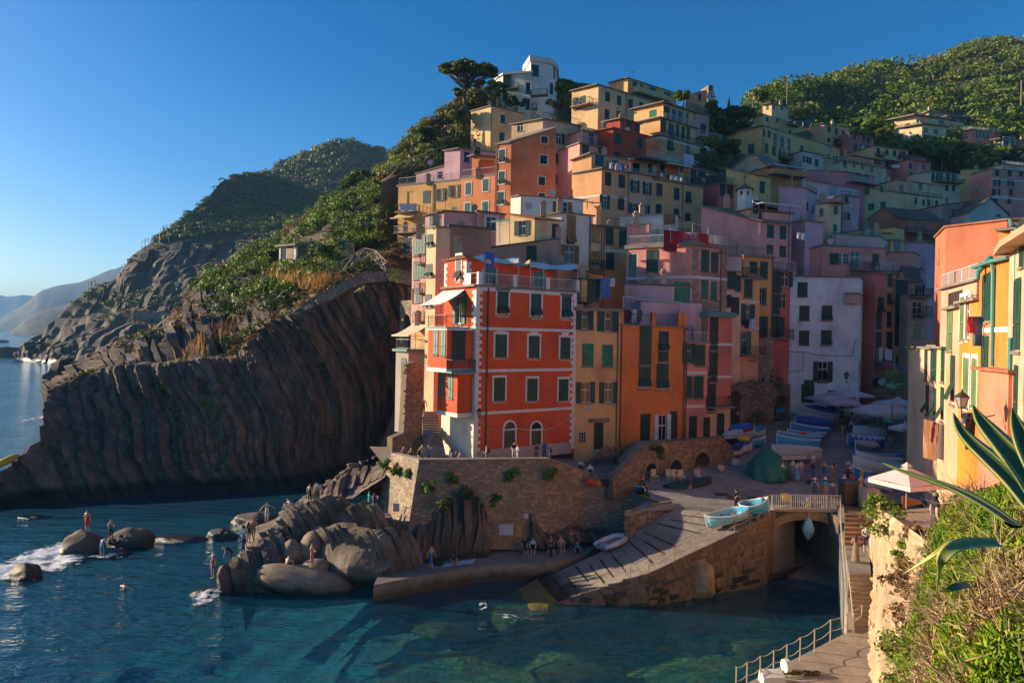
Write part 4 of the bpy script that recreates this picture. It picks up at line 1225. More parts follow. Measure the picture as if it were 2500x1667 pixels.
 if roof in('gl','gf')and len(poly)==4:
  Pq=poly if len(fp)==3 else[poly[3],poly[0],poly[1],poly[2]]
  Tq=tops if len(fp)==3 else[tops[3],tops[0],tops[1],tops[2]]
  Lq,Cq,Rq,Bq=Pq
  if roof=='gl':m0,m1=(Lq+Cq)/2,(Bq+Rq)/2;tri=((Lq,Cq,m0),(Rq,Bq,m1));zr_=max(Tq)+rh
  else:m0,m1=(Cq+Rq)/2,(Lq+Bq)/2;tri=((Cq,Rq,m0),(Bq,Lq,m1));zr_=max(Tq)+rh
  for p,q,m in tri:mb.poly([(p.x,p.y,Tq[0]),(q.x,q.y,Tq[0]),(m.x,m.y,zr_)])
  ridge_pts=(m0,m1,zr_,Pq,Tq[0])
 mb.build('wall',ml,o)
 rm=rmat or M_slabc
 cen=sum((Ve((p.x,p.y))for p in poly),Ve((0,0)))/len(poly)
 def outp(p,k=eave):
  d=p-cen
  return p+d/d.length*k*1.35
 rb=MB()
 if ridge_pts:
  m0,m1,zr_,Pq,z0=ridge_pts
  Lq,Cq,Rq,Bq=[outp(p)for p in Pq]
  d=(m1-m0).normalized()*eave
  m0,m1=m0-d,m1+d
  sides=((Cq,Rq,m1,m0),(Bq,Lq,m0,m1))if roof=='gl' else((Lq,Cq,m0,m1),(Rq,Bq,m1,m0))
  zlow=z0-rh*eave/3
  for p,q,r2,s2 in sides:
   b_=[(p.x,p.y,zlow),(q.x,q.y,zlow),(r2.x,r2.y,zr_),(s2.x,s2.y,zr_)]
   rb.hexa([(x,y,z+.02)for x,y,z in b_],[(x,y,z+.02+thick)for x,y,z in b_])
 else:
  pp_=[outp(p)for p in poly]
  rb.prism([(p.x,p.y)for p in pp_],[t+.004 for t in tops],[t+thick for t in tops])
 rf=rb.build('roof',rm,o)
 for x,y,hgt in chim:
  q=P(v,x,y,c_xy.y+3.0)
  zroof=q.z-hgt
  cb=MB();cb.box((q.x,q.y,q.z-hgt/2),.6,.5,hgt+.6);cb.box((q.x,q.y,q.z+.35),.75,.65,.12);cb.box((q.x,q.y,q.z+.55),.5,.4,.2)
  cb.build('chimney',stucco((.35,.29,.23),.6),rf)
 hr_=random.Random(key)
 if not ridge_pts and mat is None and len(poly)>=4 and not key.startswith('terr'):
  def rpt(lo=.2,hi=.8):
   u_,v_=hr_.uniform(lo,hi),hr_.uniform(.35,.8)
   p_=poly[0].lerp(poly[1],u_)if len(fp)==2 else poly[1].lerp(poly[2],u_)
   q_=poly[3].lerp(poly[2],u_)if len(fp)==2 else poly[0].lerp(poly[3 if len(poly)==4 else-1],u_)
   return p_.lerp(q_,v_)
  if hr_.random()<.75:
   p_=rpt();hgt=hr_.uniform(.9,1.5)*(.5+.5*sz);k_=.5+.5*sz
   cb=MB();cb.box((p_.x,p_.y,max(tops)+hgt/2),.6*k_,.5*k_,hgt+.3);cb.box((p_.x,p_.y,max(tops)+hgt+.12),.78*k_,.66*k_,.09);cb.box((p_.x,p_.y,max(tops)+hgt+.32),.42*k_,.36*k_,.22)
   cb.build('chimney',stucco((.38,.30,.23),.6),rf)
  if hr_.random()<.6:
   p_=rpt();z_=max(tops)+thick;hgt=hr_.uniform(1.4,2.4)*(.5+.5*sz);ab_=MB()
   ab_.beam((p_.x,p_.y,z_-.3),(p_.x,p_.y,z_+hgt),.045)
   for q_ in range(4):ab_.beam((p_.x-.35+.05*q_,p_.y-.1,z_+hgt-.1-.16*q_),(p_.x+.35-.05*q_,p_.y+.1,z_+hgt-.1-.16*q_),.03)
   ab_.build('antenna',M_pipe,rf)
  if hr_.random()<.3:
   p_=rpt(.1,.9);z_=max(tops)+thick+.7;db_=MB();r0_=.42*(.5+.5*sz)
   db_.beam((p_.x,p_.y,z_-1.0),(p_.x,p_.y,z_),.05)
   rim_=[(p_.x+r0_*cos(t_*pi/6),p_.y-.25,z_+r0_*sin(t_*pi/6))for t_ in range(12)]
   for t_ in range(12):db_.poly([(p_.x,p_.y-.08,z_),rim_[t_],rim_[(t_+1)%12]])
   db_.build('satellite_dish',M_ironw,rf)
 for i,s,z,ww,hh,st in wins:
  A,e,n,W=segs[i][:4]
  add_window(o,(A.x+e.x*s,A.y+e.y*s,z),atan2(e.y,e.x),ww,hh,st,sc,trim,simple=not near)
 for y in bands:
  z=zat(y,c_xy)
  bb=MB()
  for i in range(len(fp)-1):
   A,e,n,W=segs[i][:4]
   A3,B3=A+n*.03,A+e*W+n*.03
   bb.hexa([(A.x,A.y,z-.13),(A3.x,A3.y,z-.13),(B3.x,B3.y,z-.13),(A.x+e.x*W,A.y+e.y*W,z-.13)],[(A.x,A.y,z+.13),(A3.x,A3.y,z+.13),(B3.x,B3.y,z+.13),(A.x+e.x*W,A.y+e.y*W,z+.13)])
  bb.build('band',M_trim,o)
 def on_face(x,y):
  X0,Y0=px(v,x,y);d=ray(X0,Y0);best=None
  for i in range(len(fp)-1):
   A,e,n,W=segs[i][:4]
   den=d.x*n.x+d.y*n.y
   if den>-1e-5:continue
   t=((A.x-CAM.x)*n.x+(A.y-CAM.y)*n.y)/den
   p=CAM+d*t
   s=(p.x-A.x)*e.x+(p.y-A.y)*e.y
   g=max(0,-s,s-W)
   if best is None or g<best[0]:best=(g,i,s,p)
  _,i,s,p=best
  return segs[i][:4],s,p
 for bl in balc:
  x0,x1,y,dep=bl[:4]
  rstyle=bl[4]if len(bl)>4 else 'bars'
  (A,e,n,W),s0,p0=on_face((x0+x1)/2,y)
  seg=(A,e,n,W)
  def s_at(x):
   d=ray(*px(v,x,y));den=d.x*n.x+d.y*n.y
   t=((A.x-CAM.x)*n.x+(A.y-CAM.y)*n.y)/den
   q=CAM+d*t;return(q.x-A.x)*e.x+(q.y-A.y)*e.y
  s0,s1=s_at(x0),s_at(x1);z=p0.z
  q=[A+e*s0,A+e*s1,A+e*s1+n*dep,A+e*s0+n*dep]
  sb=MB();sb.prism([(k.x,k.y)for k in(q[3],q[2],q[1],q[0])],z-.16*sz,z)
  b_=sb.build('balcony',M_slabc,o)
  i0=[k-(k-(q[0]+q[1]+q[2]+q[3])/4).normalized()*.08 for k in q]
  if rstyle=='wall':
   rh_=.9*sz
   wb=MB()
   for k0,k1 in((i0[0],i0[3]),(i0[3],i0[2]),(i0[2],i0[1])):
    wb.beam((k0.x,k0.y,z+rh_/2),(k1.x,k1.y,z+rh_/2),.10,rh_)
   wb.build('parapet',ml,b_)
  else:
   railing(b_,[(k.x,k.y,z)for k in(i0[0],i0[3],i0[2],i0[1])],.95*sz,M_iron if rstyle=='bars' else M_ironw)
 for x0,x1,y,out,drop,ac in awn:
  (A,e,n,W),s0,p0=on_face((x0+x1)/2,y)
  d0=on_face(x0,y)[1];d1=on_face(x1,y)[1]
  if abs(d1-d0)<.3:d0,d1=s0-1,s0+1
  z=p0.z
  q0,q1=A+e*d0+n*.03,A+e*d1+n*.03
  q2,q3=q1+n*out,q0+n*out
  ab=MB();K=6
  for i in range(K):
   f0,f1=i/K,(i+1)/K
   sag=lambda f:-drop*f-.12*sin(pi*f)
   A0,B0,A1,B1=q0.lerp(q3,f0),q1.lerp(q2,f0),q0.lerp(q3,f1),q1.lerp(q2,f1)
   ab.hexa([(A0.x,A0.y,z+sag(f0)-.02),(B0.x,B0.y,z+sag(f0)-.02),(B1.x,B1.y,z+sag(f1)-.02),(A1.x,A1.y,z+sag(f1)-.02)],[(A0.x,A0.y,z+sag(f0)),(B0.x,B0.y,z+sag(f0)),(B1.x,B1.y,z+sag(f1)),(A1.x,A1.y,z+sag(f1))])
  ab.beam((q3.x,q3.y,z-drop-.03),(q2.x,q2.y,z-drop-.03),.05,.18)
  for q_ in(q3,q2):ab.beam((q_.x,q_.y,z-drop),((q_-n*out).x,(q_-n*out).y,z-drop-.1),.04,.04)
  ab.build('awning',flat(ac,.8,'canvas',.1),o)
 if pipes:
  for x in pipes:
   (A,e,n,W),s0,p0=on_face(x,ym)
   q=A+e*min(max(s0,.08),W-.08)+n*.08
   MB().tube([(q.x,q.y,zb+.1),(q.x,q.y,max(tops)-.02)],.055,6).build('drainpipe',M_pipe,o)
 if rail:
  rp=[]
  pt_=[cen+(p-cen)*.985 for p in poly]
  idx={'f':list(range(max(0,len(fp)-2),len(fp))),'l':[0,1],'a':list(range(len(fp)))}[rail[0]]
  railing(o,[(pt_[i].x,pt_[i].y,tops[i]+thick)for i in idx],.95*sz,rmt or M_iron,style='bars')
 HOUSES[key]=dict(o=o,R=Ve(fp[-1]),L=Ve(fp[0]),C=Ve(c_xy),zt=zt,segs=segs,fp=fp,poly=poly,mat=ml,v=v,on=on_face,zat=zat,tops=tops)
 return o
 # ------ colours of the town
YEL=(.60,.385,.17);YEL2=(.58,.37,.14);CRM=(.62,.50,.32);PEA=(.60,.35,.18);PCH=(.62,.38,.20);ORA=(.56,.19,.06);SAL=(.56,.23,.13)
PNK=(.58,.27,.24);PNK2=(.55,.30,.30);ROS=(.50,.16,.14);LIL=(.50,.34,.45);RED=(.52,.085,.022);WHT=(.72,.69,.64);DRED=(.38,.07,.03);GRY=(.36,.32,.27);OCH=(.56,.36,.12);BEI=(.52,.40,.28)
GRN=(.58,.48,.32)
# ---- top of the hill
house('modern','white rounded modern house crowning the hill behind the tall pine',WHT,'C',pts=[(856,141),(868,134),(900,130.5),(945,129),(1180,127.5)],top=268,bot=600,bd=(.1,1),w='960,340,c,1.6,2.6 1185,388,x,1.0,2.1 1180,525,x,1.0,2.0 965,470,c,1.0,1.6',dl=9,wear=.15,eave=.35,thick=.35,rmat=M_trim,balc=((985,1085,408,1.2),(1185,1325,462,1.2),(1195,1235,575,1.0)),ext=3)
house('tower','tall white tower block with curved corner on the hilltop',WHT,'C',pts=[(1128,133),(1175,128.2),(1330,129.2),(1365,130.3),(1390,132.5),(1398,136)],top=172,bot=600,bd=(0,1),w='1190,240,x,1.7,2.2 1370,268,c,1.0,2.2 1363,405,c,1.0,2.2 1358,515,c,1.0,1.2',dl=8,wear=.15,eave=.35,thick=1.0,rmat=M_trim,ext=3)
house('box','plain pale yellow box house below the white villa',(.60,.46,.24),'C',115,845,1115,545,880,l=680,w='948,648,x,1.1,1.5 940,795,x,1.3,1.5 715,850,c,.5,1.4',ext=6,wear=.4,eave=.2,pipes=(850,))
house('orange','tall burnt orange tower house with a row of half open green shutters',(.55,.20,.085),'C',92,1012,1385,850,1480,l=885,w='1293,828,h,.9,1.0 1285,990,h,1.0,1.2 1270,1168,h,.9,1.2 1270,1300,h,.9,1.0 940,958,h,.95,1.7 938,1140,h,.95,1.7 930,1310,h,.95,1.7',al=28,trim=True,a=12,ws=(.9,1.3),hc={0:868,2:722},pipes=(888,),eave=.2,wear=.3)
house('orange_low','salmon orange lower wing with terrace beside the orange tower',(.60,.25,.11),'C',94.0,878,886,1122,1480,l=597,al=28,w='660,1232 805,1202 653,1400 800,1390',trim=True,ws=(.95,1.7),a=12,sc='t',wear=.3,rail='l',rmt=M_ironw,thick=.3)
house('yellow_long','long golden yellow house with terrace and open teal shutters',YEL2,'C',98.6,596,604,1165,1480,l=75,al=26,w='545,1250,o,1.0,1.7 425,1280,o,.9,1.7 312,1300,c,1.2,1.9 180,1310,x,1.3,2.0 545,1400,b,.9,.6',ws=(.95,1.7),a=12,sc='u',wear=.35,rail='l',rmt=M_ironw,thick=.35,ext=14,balc=((80,250,1425,1.2),),awn=((60,230,1445,1.6,.7,(.66,.52,.30)),),pipes=(365,))
house('yellow_base','narrow yellow lower storey house beside the cliff path',YEL2,'B',101,1290,1300,690,985,l=1168,al=24,w='1230,780,c,1.1,2.6 1225,925,b,.7,1.0',sc='u',wear=.4,ext=6,balc=((1165,1330,690,1.3,'pale'),))
house('lilac_top','lilac cottage above the golden terrace with a dark window',(.52,.36,.44),'C',100,590,880,900,1180,l=460,w='647,963,x,1.0,1.6 735,930,c,.9,1.6 420,1110,x,.9,1.0',a=20,al=30,eave=.3,ext=2)
house('lilac_shed','low lilac lean-to behind the yellow terrace railing',(.48,.33,.40),'C',102,460,600,1040,1230,l=225,al=26,w='425,1112,x,1.0,1.0',a=15,hc={0:1110},ext=2,eave=.2)
house('terr_pav','orange roof pavilion with cream awning on the terrace',(.60,.24,.10),'C',96.5,742,878,960,1130,l=690,a=12,al=30,eave=.6,ext=1,awn=((745,870,985,.8,.2,(.7,.5,.25)),))
house('greystone','pale weathered terrace house with slanted eave above the orange tower',(.50,.42,.28),'C',101,1275,1590,655,1280,l=1015,w='1412,810,o,1.0,1.6 1525,828,cr,1.2,1.7 1408,980 1515,997 1400,1155,a 1490,1167 1090,715,n,1.0,1.4',a=28,al=30,hc={0:700},rail='f',pipes=(1580,),wear=.8)
house('upper','high yellow house with recessed loggias under the sky',YEL,'D',124,452,858,108,300,l=296,w='515,155,x,1.6,1.0 570,170,x,.9,.6 660,217,x,2.2,1.8 785,242,x,2.4,.8',a=35,al=42,ext=8,balc=((485,765,268,1.2,'wall'),),pipes=(455,))
house('bigyellow','big cream yellow house with two rows of dark green shutters near the crest',(.58,.44,.25),'D',112,205,690,165,520,l=-15,w='283,262 380,293 475,322 565,345 278,408 375,420 45,312,o,1.2,2.0 28,340',a=35,al=38,ext=8,balc=((5,165,340,1.2),),pipes=(438,),eave=.4)
house('reddark','dark red house with matching roof block and green shutters',DRED,'D',100,330,605,525,760,l=145,w='373,612 552,650 365,740,c,1.1,.8',a=33,al=38,rmat=M_terra,eave=.35,ext=6,ws=(1.15,1.7))
house('redtop','small red rooftop block above the dark red house',DRED,'D',103.5,388,555,448,560,l=250,w='460,510 537,527,c,.9,1.2',a=33,al=38,ext=3,eave=.35)
house('loggia','yellow house with glazed loggia and two long balconies',YEL,'D',105,722,1062,585,850,l=470,w='805,665,h,1.3,1.9 955,700,x,1.1,2.2',a=36,al=40,ext=8,rail='f',pipes=(1060,),bands=(600,))
house('loggia_mid','middle storey of the loggia house with shutters over its balcony',YEL,'D',106,722,1020,440,600,l=480,w='745,505,c,1.2,2.0 803,532,c,.7,2.0 830,540,x,.9,2.0 866,548,c,.7,2.0 912,560,c,.8,2.0 955,568,c,.8,2.0',a=36,al=40,ext=2,rail='f',rmt=M_ironw,eave=.5)
house('loggia_top','glazed top storey of the loggia house under a grey eave',YEL,'D',107,748,1000,315,450,l=505,w='775,395,c,1.3,2.0 840,415,x,1.5,2.1 893,430,x,1.5,2.1 948,440,x,.7,2.0 660,400,cr,1.2,1.1',a=36,al=40,ext=2,eave=.6)
house('pink_low','low pink cottage with roof terrace left of the dark red house',PNK,'D',98,50,300,650,780,l=None,w='100,702,c,1.2,1.4 232,714,c,1.2,1.1',a=33,ext=5,rail='f',dl=6)
house('pink_low2','small pink rooftop room with a french window',PNK2,'D',100,70,235,545,650,w='150,605,n,.9,1.5',a=33,ext=2,dl=4)
house('pinkwhite','pink and white house with lilac wall beside the shrubs',PNK2,'D',113,985,1128,390,600,w='1078,527,c,1.1,1.6',a=30,ext=4,rail='f',dl=5)
house('bluewhite','white balcony extension with blue screens above the gully',WHT,'D',112,1065,1232,600,670,a=28,ext=3,rail='f',rmt=M_ironw,dl=5,wear=.2)
# ---- long peach row in the middle
house('peachA','peach house end of the long row with broad sunlit gable wall',PEA,'D',86,232,462,862,1270,l=-5,w='288,945,c,1.0,1.7 402,965,c,1.0,1.7 258,1135,og,.8,1.7 395,1150,c,1.0,1.7',a=30,al=36,sc='k',trim=False,pipes=(455,),bands=(1080,),ext=8,hc={0:905},roof='flat')
house('peachB','beige middle of the long row with paired open shutters',BEI,'D',None,None,668,895,1300,after='peachA',w='510,1005,o,.75,1.6 612,1025,o,.75,1.6 500,1190,o,.75,1.3 595,1200,o,.75,1.3',a=30,sc='k',ext=8,dl=8)
house('peachC','tan right end of the long row with slim green shutters',PEA,'D',None,None,1078,950,1430,after='peachB',w='715,1035,c,1.0,1.7 857,1070,c,1.0,1.7 955,1100,h,1.0,1.7 708,1198,c,1.0,1.4 855,1235,h,1.0,1.4 950,1262,h,.9,1.2',a=30,sc='k',ext=9,dl=8,pipes=(905,),rail='f')
house('peachTop','roof terrace room with pergola above the peach gable',(.56,.33,.17),'D',87.5,150,470,735,880,l=-10,a=30,al=36,w='220,790,x,1.8,1.4 340,830,x,1.6,1.6',ext=2,eave=.3,hc={0:795})
house('terrB','shaded roof room with dark openings on the beige roof',(.50,.36,.22),'D',92.5,470,690,790,930,a=30,w='525,865,x,1.6,2.0 640,855,x,.9,1.2',ext=2,dl=5,awn=((470,690,795,2.2,.25,(.06,.045,.035)),),eave=.3)
house('terrC','orange roof room with striped awning on the tan roof',ORA,'D',97,690,965,800,980,a=30,w='745,870,x,1.2,1.8 890,860,c,1.0,1.2',ext=2,dl=5,awn=((690,920,815,1.6,.5,(.55,.52,.46)),),eave=.3)
house('flatgrey','pale grey flat roofed terrace below the yellow loggia house',(.50,.46,.40),'D',99,615,1065,765,850,l=420,a=34,al=36,ext=6,rail='f',rmt=M_ironw,eave=.3)
house('creamgreen','pale greenish cream house with five dark windows',GRN,'D',99,870,1232,838,1180,w='998,920,c,1.3,1.9 1065,935,c,1.7,1.9 1155,957,x,1.4,1.7 1088,1105,a,1.0,1.6 1165,1112,c,1.6,1.4',a=33,ext=6,pipes=(1130,),dl=8)
house('salmon_small','narrow salmon red house squeezed beside the chapel turret',ROS,'D',96,1205,1358,985,1150,w='1240,1035,c,1.1,1.8 1303,1055,c,1.1,1.8',a=28,sc='k',ext=6,dl=6,rail='f')
house('yellgreen','yellow green house with blank wall behind the chapel turret',(.52,.44,.18),'D',96,1512,1642,915,1110,l=1268,w='1570,1015,c,.9,1.7',a=25,al=32,ext=6,hc={0:855},eave=.3)
house('beigewall','beige blank gabled wall under the right yellow house',(.46,.36,.24),'D',102,1612,1760,830,960,l=1330,a=25,al=30,ext=6,roof='gl',rh=1.8,w='')
house('balus','orange fronted house with white balustrade and red curtain',(.55,.26,.10),'D',100,1610,1900,850,960,w='1655,885,x,1.4,1.6 1720,900,cy,1.2,1.7 1775,912,cy,1.2,1.7 1840,925,cy,1.0,1.6',a=22,ext=6,dl=6,balc=((1610,1890,925,1.4,'wall'),),awn=((1612,1880,838,1.3,.3,(.5,.45,.38)),),sz=.75)
# ---- right side of the valley
house('ryellow','large yellow gabled house with triple loggia on the right slope',YEL,'D',112,1570,2215,505,830,l=1292,w='1480,695,c,1.2,2.0 1585,560,c,.8,1.4 1628,573,c,.8,1.4 1605,690,c,1.0,1.9 1668,712,c,1.0,1.9 1682,612,x,1.3,2.4 1740,638,x,1.5,2.4 1795,655,x,1.2,2.4 1718,745,c,.8,2.2 1752,752,x,.9,2.2 1800,770,c,.8,2.2 1900,700 1905,800',a=34,al=36,ext=8,pipes=(1574,),hc={0:575},balc=((1705,1810,790,1.3),),eave=.4,sz=.85)
house('ryellow2','tall straw yellow house with small windows above the right slope',(.56,.42,.20),'D',126,1585,2250,408,560,l=1500,w='1612,450,c,1.0,1.4 1698,455,c,1.0,1.4 1800,475,c,1.0,2.0 1690,540,c,1.0,1.2 1800,560,c,1.2,1.6 1990,505,c,1.0,1.6 1920,495,c,1.0,1.6 2090,540,c,1.0,1.6',a=34,al=36,ext=16,hc={0:448},balc=((1770,1850,505,1.0),),eave=.3,sz=.62)
house('rpent','small cream penthouse on the straw yellow roof',(.58,.47,.28),'D',130,1650,1790,318,410,l=1575,w='1735,352,x,1.0,1.6 1668,342,n,1.0,1.4 1615,350,n,.8,1.3',a=30,al=40,ext=3,eave=.6,sz=.6)
house('rbeige','peach house with grey gable side below the wooded hillside',PEA,'E',132,350,545,698,950,l=238,w='388,742 443,758,c,1.0,2.3 498,768 386,822 445,845,x,2.2,1.6 498,840,c,1.0,1.6 500,915,x,1.4,1.0',a=22,al=30,ext=8,balc=((415,510,870,1.2),),awn=((420,490,800,1.2,.6,(.45,.40,.33)),),eave=.3)
house('rrose','deep rose house with green shutters between peach neighbours',ROS,'E',131,540,730,775,1010,w='585,800,c,1.0,1.8 615,805,n,.8,1.8 655,815,c,.9,1.8 690,825,c,1.4,1.8 592,875,c,1.1,2.4 635,882,c,1.1,2.4 680,885,c,1.1,2.0 590,940,c,1.0,1.5 680,958,x,1.2,1.4',a=24,ext=8,dl=7,bands=(935,),awn=((620,720,935,1.5,.5,(.5,.48,.45)),))
house('rpeach','pale peach house with big awning below the wooded hillside',PCH,'E',124,732,992,868,1090,w='765,915,c,1.1,2.4 833,917,c,1.0,1.8 890,925,c,1.1,1.9 937,935,c,1.0,2.2 962,938,c,1.0,2.2 752,990,a,.9,1.8 775,993,c,.8,1.8 840,1010,x,1.6,2.0 950,1013,c,1.2,1.7',a=20,ext=8,dl=8,awn=((812,905,968,1.6,.6,(.55,.5,.42)),),balc=((820,960,1040,1.0),(738,800,945,.8),(915,985,965,.8)))
house('rpink','small bright pink house stepping down beside dark trees',(.54,.20,.19),'E',122,992,1168,975,1095,w='1012,1022 1110,1032 1015,1082,c,.9,.8',a=18,ext=8,dl=6,rail='f',rmat=M_terra)
house('rpink0','upper step of the bright pink house with a terrace',(.54,.20,.19),'E',126,990,1130,945,1000,a=18,ext=5,dl=4,w='')
house('rlilac','lilac white house with three windows below the straw yellow house',(.54,.44,.46),'E',113,185,342,910,1080,w='196,968,c,.8,1.8 220,973,c,.8,1.8 243,982,c,1.1,1.9 293,998,c,1.3,2.0',a=28,ext=6,dl=6)
house('rcream','cream house with a shallow gable and brown pergola roof',CRM,'E',117,470,830,985,1110,l=232,w='380,955,n,1.0,2.2 438,970,n,1.6,2.2 512,1002,x,1.6,2.2 580,1005,n,1.0,1.8 645,1022,n,1.0,1.8 720,1045,n,1.0,1.4',a=24,al=24,ext=8,hc={0:930},awn=((495,760,955,2.0,.6,(.09,.05,.03)),))
house('rmag','magenta pink terrace house with white balcony rail',(.52,.20,.24),'E',103,515,740,1068,1180,l=215,w='620,1095,x,2.0,1.8 680,1105,x,1.5,1.6',a=25,al=14,ext=8,balc=((520,730,1160,1.2,'pale'),),eave=.2,hc={0:1055})
house('rlav','lavender gabled house with blue tarpaulin',(.46,.42,.48),'E',98,385,620,1160,1300,l=208,a=30,al=30,ext=6,w='300,1185,g,.1,.1',hc={0:1130},eave=.2)
house('rlav2','lavender pink house with rusty gutters and two dark windows',(.52,.36,.40),'E',94,482,612,1245,1560,l=None,w='522,1283,h,1.0,1.9 512,1402,x,1.2,1.7 540,1408,c,.7,1.8',a=22,ext=8,dl=8,rail='f',pipes=(486,))
house('rgreen','pale olive house with green shutters left of the lavender one',GRN,'E',89,395,478,1305,1568,l=285,w='440,1360,cr,1.1,1.9 435,1495,cr,1.1,1.7 330,1375,x,.9,1.7',a=25,al=40,ext=10,balc=((380,480,1305,.9),))
house('rbig','large cream house with blank gable and emerald shutters',(.58,.49,.30),'E',103,1010,1255,1240,1420,l=606,w='677,1217,cr,1.5,2.2 793,1198,cr,.9,2.1 712,1333,cr,1.5,2.1 803,1320,cr,1.5,2.2 1053,1290,c,.9,2.0 1113,1300,c,.9,2.0 1155,1305,c,.7,2.0 1180,1306,n,.6,2.0 1212,1310,c,1.0,2.0',a=20,al=17,ext=10,hc={0:1175},rail='f',pipes=(1142,),sz=.5)
house('rbig2','upper set back storey of the large cream house',(.58,.46,.27),'E',106,905,1180,1130,1250,w='945,1188,x,1.4,1.6 1090,1175,x,1.4,1.6',a=20,ext=2,dl=6,eave=.3)
house('rpale','pale stone coloured house with a row of paired shutters',(.52,.45,.33),'E',116,1168,1392,1062,1310,l=985,w='1183,1105,c,1.1,2.6 1222,1108,o,.7,2.6 1252,1110,c,.6,2.6 1298,1112,c,1.3,2.6 1345,1116,o,.8,2.6 1290,1190,c,1.1,1.8 1342,1192,c,1.1,1.8 1293,1280,x,1.2,1.4',a=16,al=22,ext=8,balc=((1175,1385,1150,1.1),),hc={0:1100})
house('rtall','tall straw yellow house with three balconies at the valley head',(.57,.42,.19),'E',120,1480,1635,1045,1320,l=1392,w='1505,1105,c,.9,2.4 1528,1106,c,.8,2.4 1597,1100,c,1.2,1.8 1505,1170,x,1.0,2.2 1525,1172,c,.7,2.2 1593,1180,c,1.2,2.4 1507,1237,c,1.2,1.5 1590,1248,c,1.2,2.2',a=15,al=35,ext=8,balc=((1485,1565,1130,1.0),(1485,1625,1205,1.0),(1550,1625,1275,1.0)),eave=.3)
house('rpink2','pink apartment house with many shutters at the right edge',PNK,'E',116,1635,2000,1045,1330,w='1675,1075,c,1.3,1.8 1772,1077,c,1.3,1.8 1860,1080,c,1.3,1.8 1658,1150,c,.9,2.0 1690,1150,c,.9,2.0 1765,1150,c,.9,2.0 1795,1150,c,.9,2.0 1655,1222,a,1.0,2.0 1690,1222,c,.9,2.0 1780,1222,c,1.2,2.0 1665,1290,c,1.3,1.8 1770,1290,c,1.2,1.6',a=12,ext=8,dl=8,bands=(1120,1260),eave=.2)
house('rcap','cream rooftop structure with white pergola above the pink apartments',(.56,.50,.36),'E',119,1715,1960,1010,1060,a=12,ext=3,dl=5,rail='f',rmt=M_ironw)
house('condo','wide cream condominium with stepped terraces on the wooded hillside',(.66,.56,.38),'E',162,1100,1285,705,880,l=925,w='1132,747,n,2.2,1.8 1207,757,n,2.2,1.8 1130,815,x,4.5,4.0 1190,825,x,3.5,3.5 1250,830,x,2.6,3.2 942,797,c,1.2,2.6 990,715,x,2.0,2.0',a=14,al=42,ext=14,eave=1.0,thick=.5,rail='a',wear=.2)
house('condo2','upper storey of the cream condominium with deep eaves',(.64,.53,.33),'E',168,1058,1310,640,720,l=890,w='1080,690,x,3.0,2.4 1250,690,n,3.0,2.0',a=14,al=42,ext=6,eave=1.6,thick=.5,rail='a',wear=.2)
house('condo3','white right wing of the condominium under a flat roof',(.64,.58,.48),'E',172,1285,1485,645,860,w='1328,725,n,2.6,2.6 1378,733,n,2.4,2.4 1345,795,n,5,2.6 1447,670,x,3.5,4.0 1380,668,n,8,1.8',a=12,ext=12,dl=9,wear=.2,eave=.8,thick=.4)
house('condo4','condominium roof storey with chimneys',(.60,.50,.33),'E',174,1150,1480,610,660,a=12,ext=5,dl=7,wear=.2,eave=1.0,thick=.4,w='1180,628,n,2,1.6 1420,640,n,2,1.6',chim=((1158,585,1.2),(1470,625,1.0)))
house('condop','rose pink apartment block with balconies right of the condominium',(.52,.22,.19),'E',160,1480,1700,745,890,l=1412,w='1535,778,n,3.0,2.6 1590,785,n,4.0,2.2 1428,795,n,1.6,1.8 1540,845,n,3,2 1625,855,n,3,2',a=14,al=40,ext=10,eave=.8,thick=.35,wear=.2,rail='a',rmt=M_ironw)
house('condoq','second rose pink apartment block at the picture edge',(.54,.23,.19),'E',154,1720,2050,815,960,l=1648,w='1770,830,n,5.5,3.2 1690,850,n,2.2,2.6 1835,848,n,3.0,2.2 1785,900,n,2.6,1.6 1855,905,n,2.6,2.4',a=10,al=40,ext=10,eave=.9,thick=.35,wear=.2)
house('condor','lowest rose pink block with wide eave among the dark trees',(.54,.23,.19),'E',148,1745,2050,885,960,w='1790,905,n,2.2,2.0 1860,905,n,2.2,2.4',a=8,ext=8,dl=7,eave=.9,thick=.3,wear=.2)
# ---- middle distance right
house('rwallP','big dusky pink house with blank side wall and white quoins',PNK2,'G',82,1553,1812,315,660,l=1060,w='1640,392,c,1.0,1.7 1743,402,c,1.0,1.7 1635,545,c,1.0,1.2 1740,560,c,1.0,1.4',a=22,al=24,ext=8,hc={0:185},pipes=(1790,))
house('rwallP2','open loggia storey with white awning above the dusky pink house',(.55,.36,.30),'G',82.8,1462,1808,210,320,w='1515,190,c,.8,1.7 1575,220,x,1.2,1.9 1635,240,x,1.0,1.9 1680,250,x,.9,1.9',a=22,ext=1,dl=6,awn=((1490,1805,165,1.7,.35,(.60,.58,.55)),),balc=((1558,1800,308,.4,'wall'),))
house('rlilacA','tall lilac blank walled house stepping up the valley',LIL,'E',90,212,292,1195,1480,l=0,w='222,1330,c,.8,2.0 265,1355,c,.7,2.0',a=50,al=12,ext=10,hc={0:1165},rail='f')
house('rlilacB','lower lilac house with cluttered terrace railings',LIL,'E',86,205,345,1440,1568,w='',a=25,ext=8,dl=6)
house('ochre','ochre gabled cottage with dark triple window',(.54,.40,.17),'E',91,895,965,1490,1568,l=480,w='833,1520,x,2.4,1.2',a=30,al=14,ext=8,roof='flat',hc={0:1535},rmat=M_slate,eave=.2)
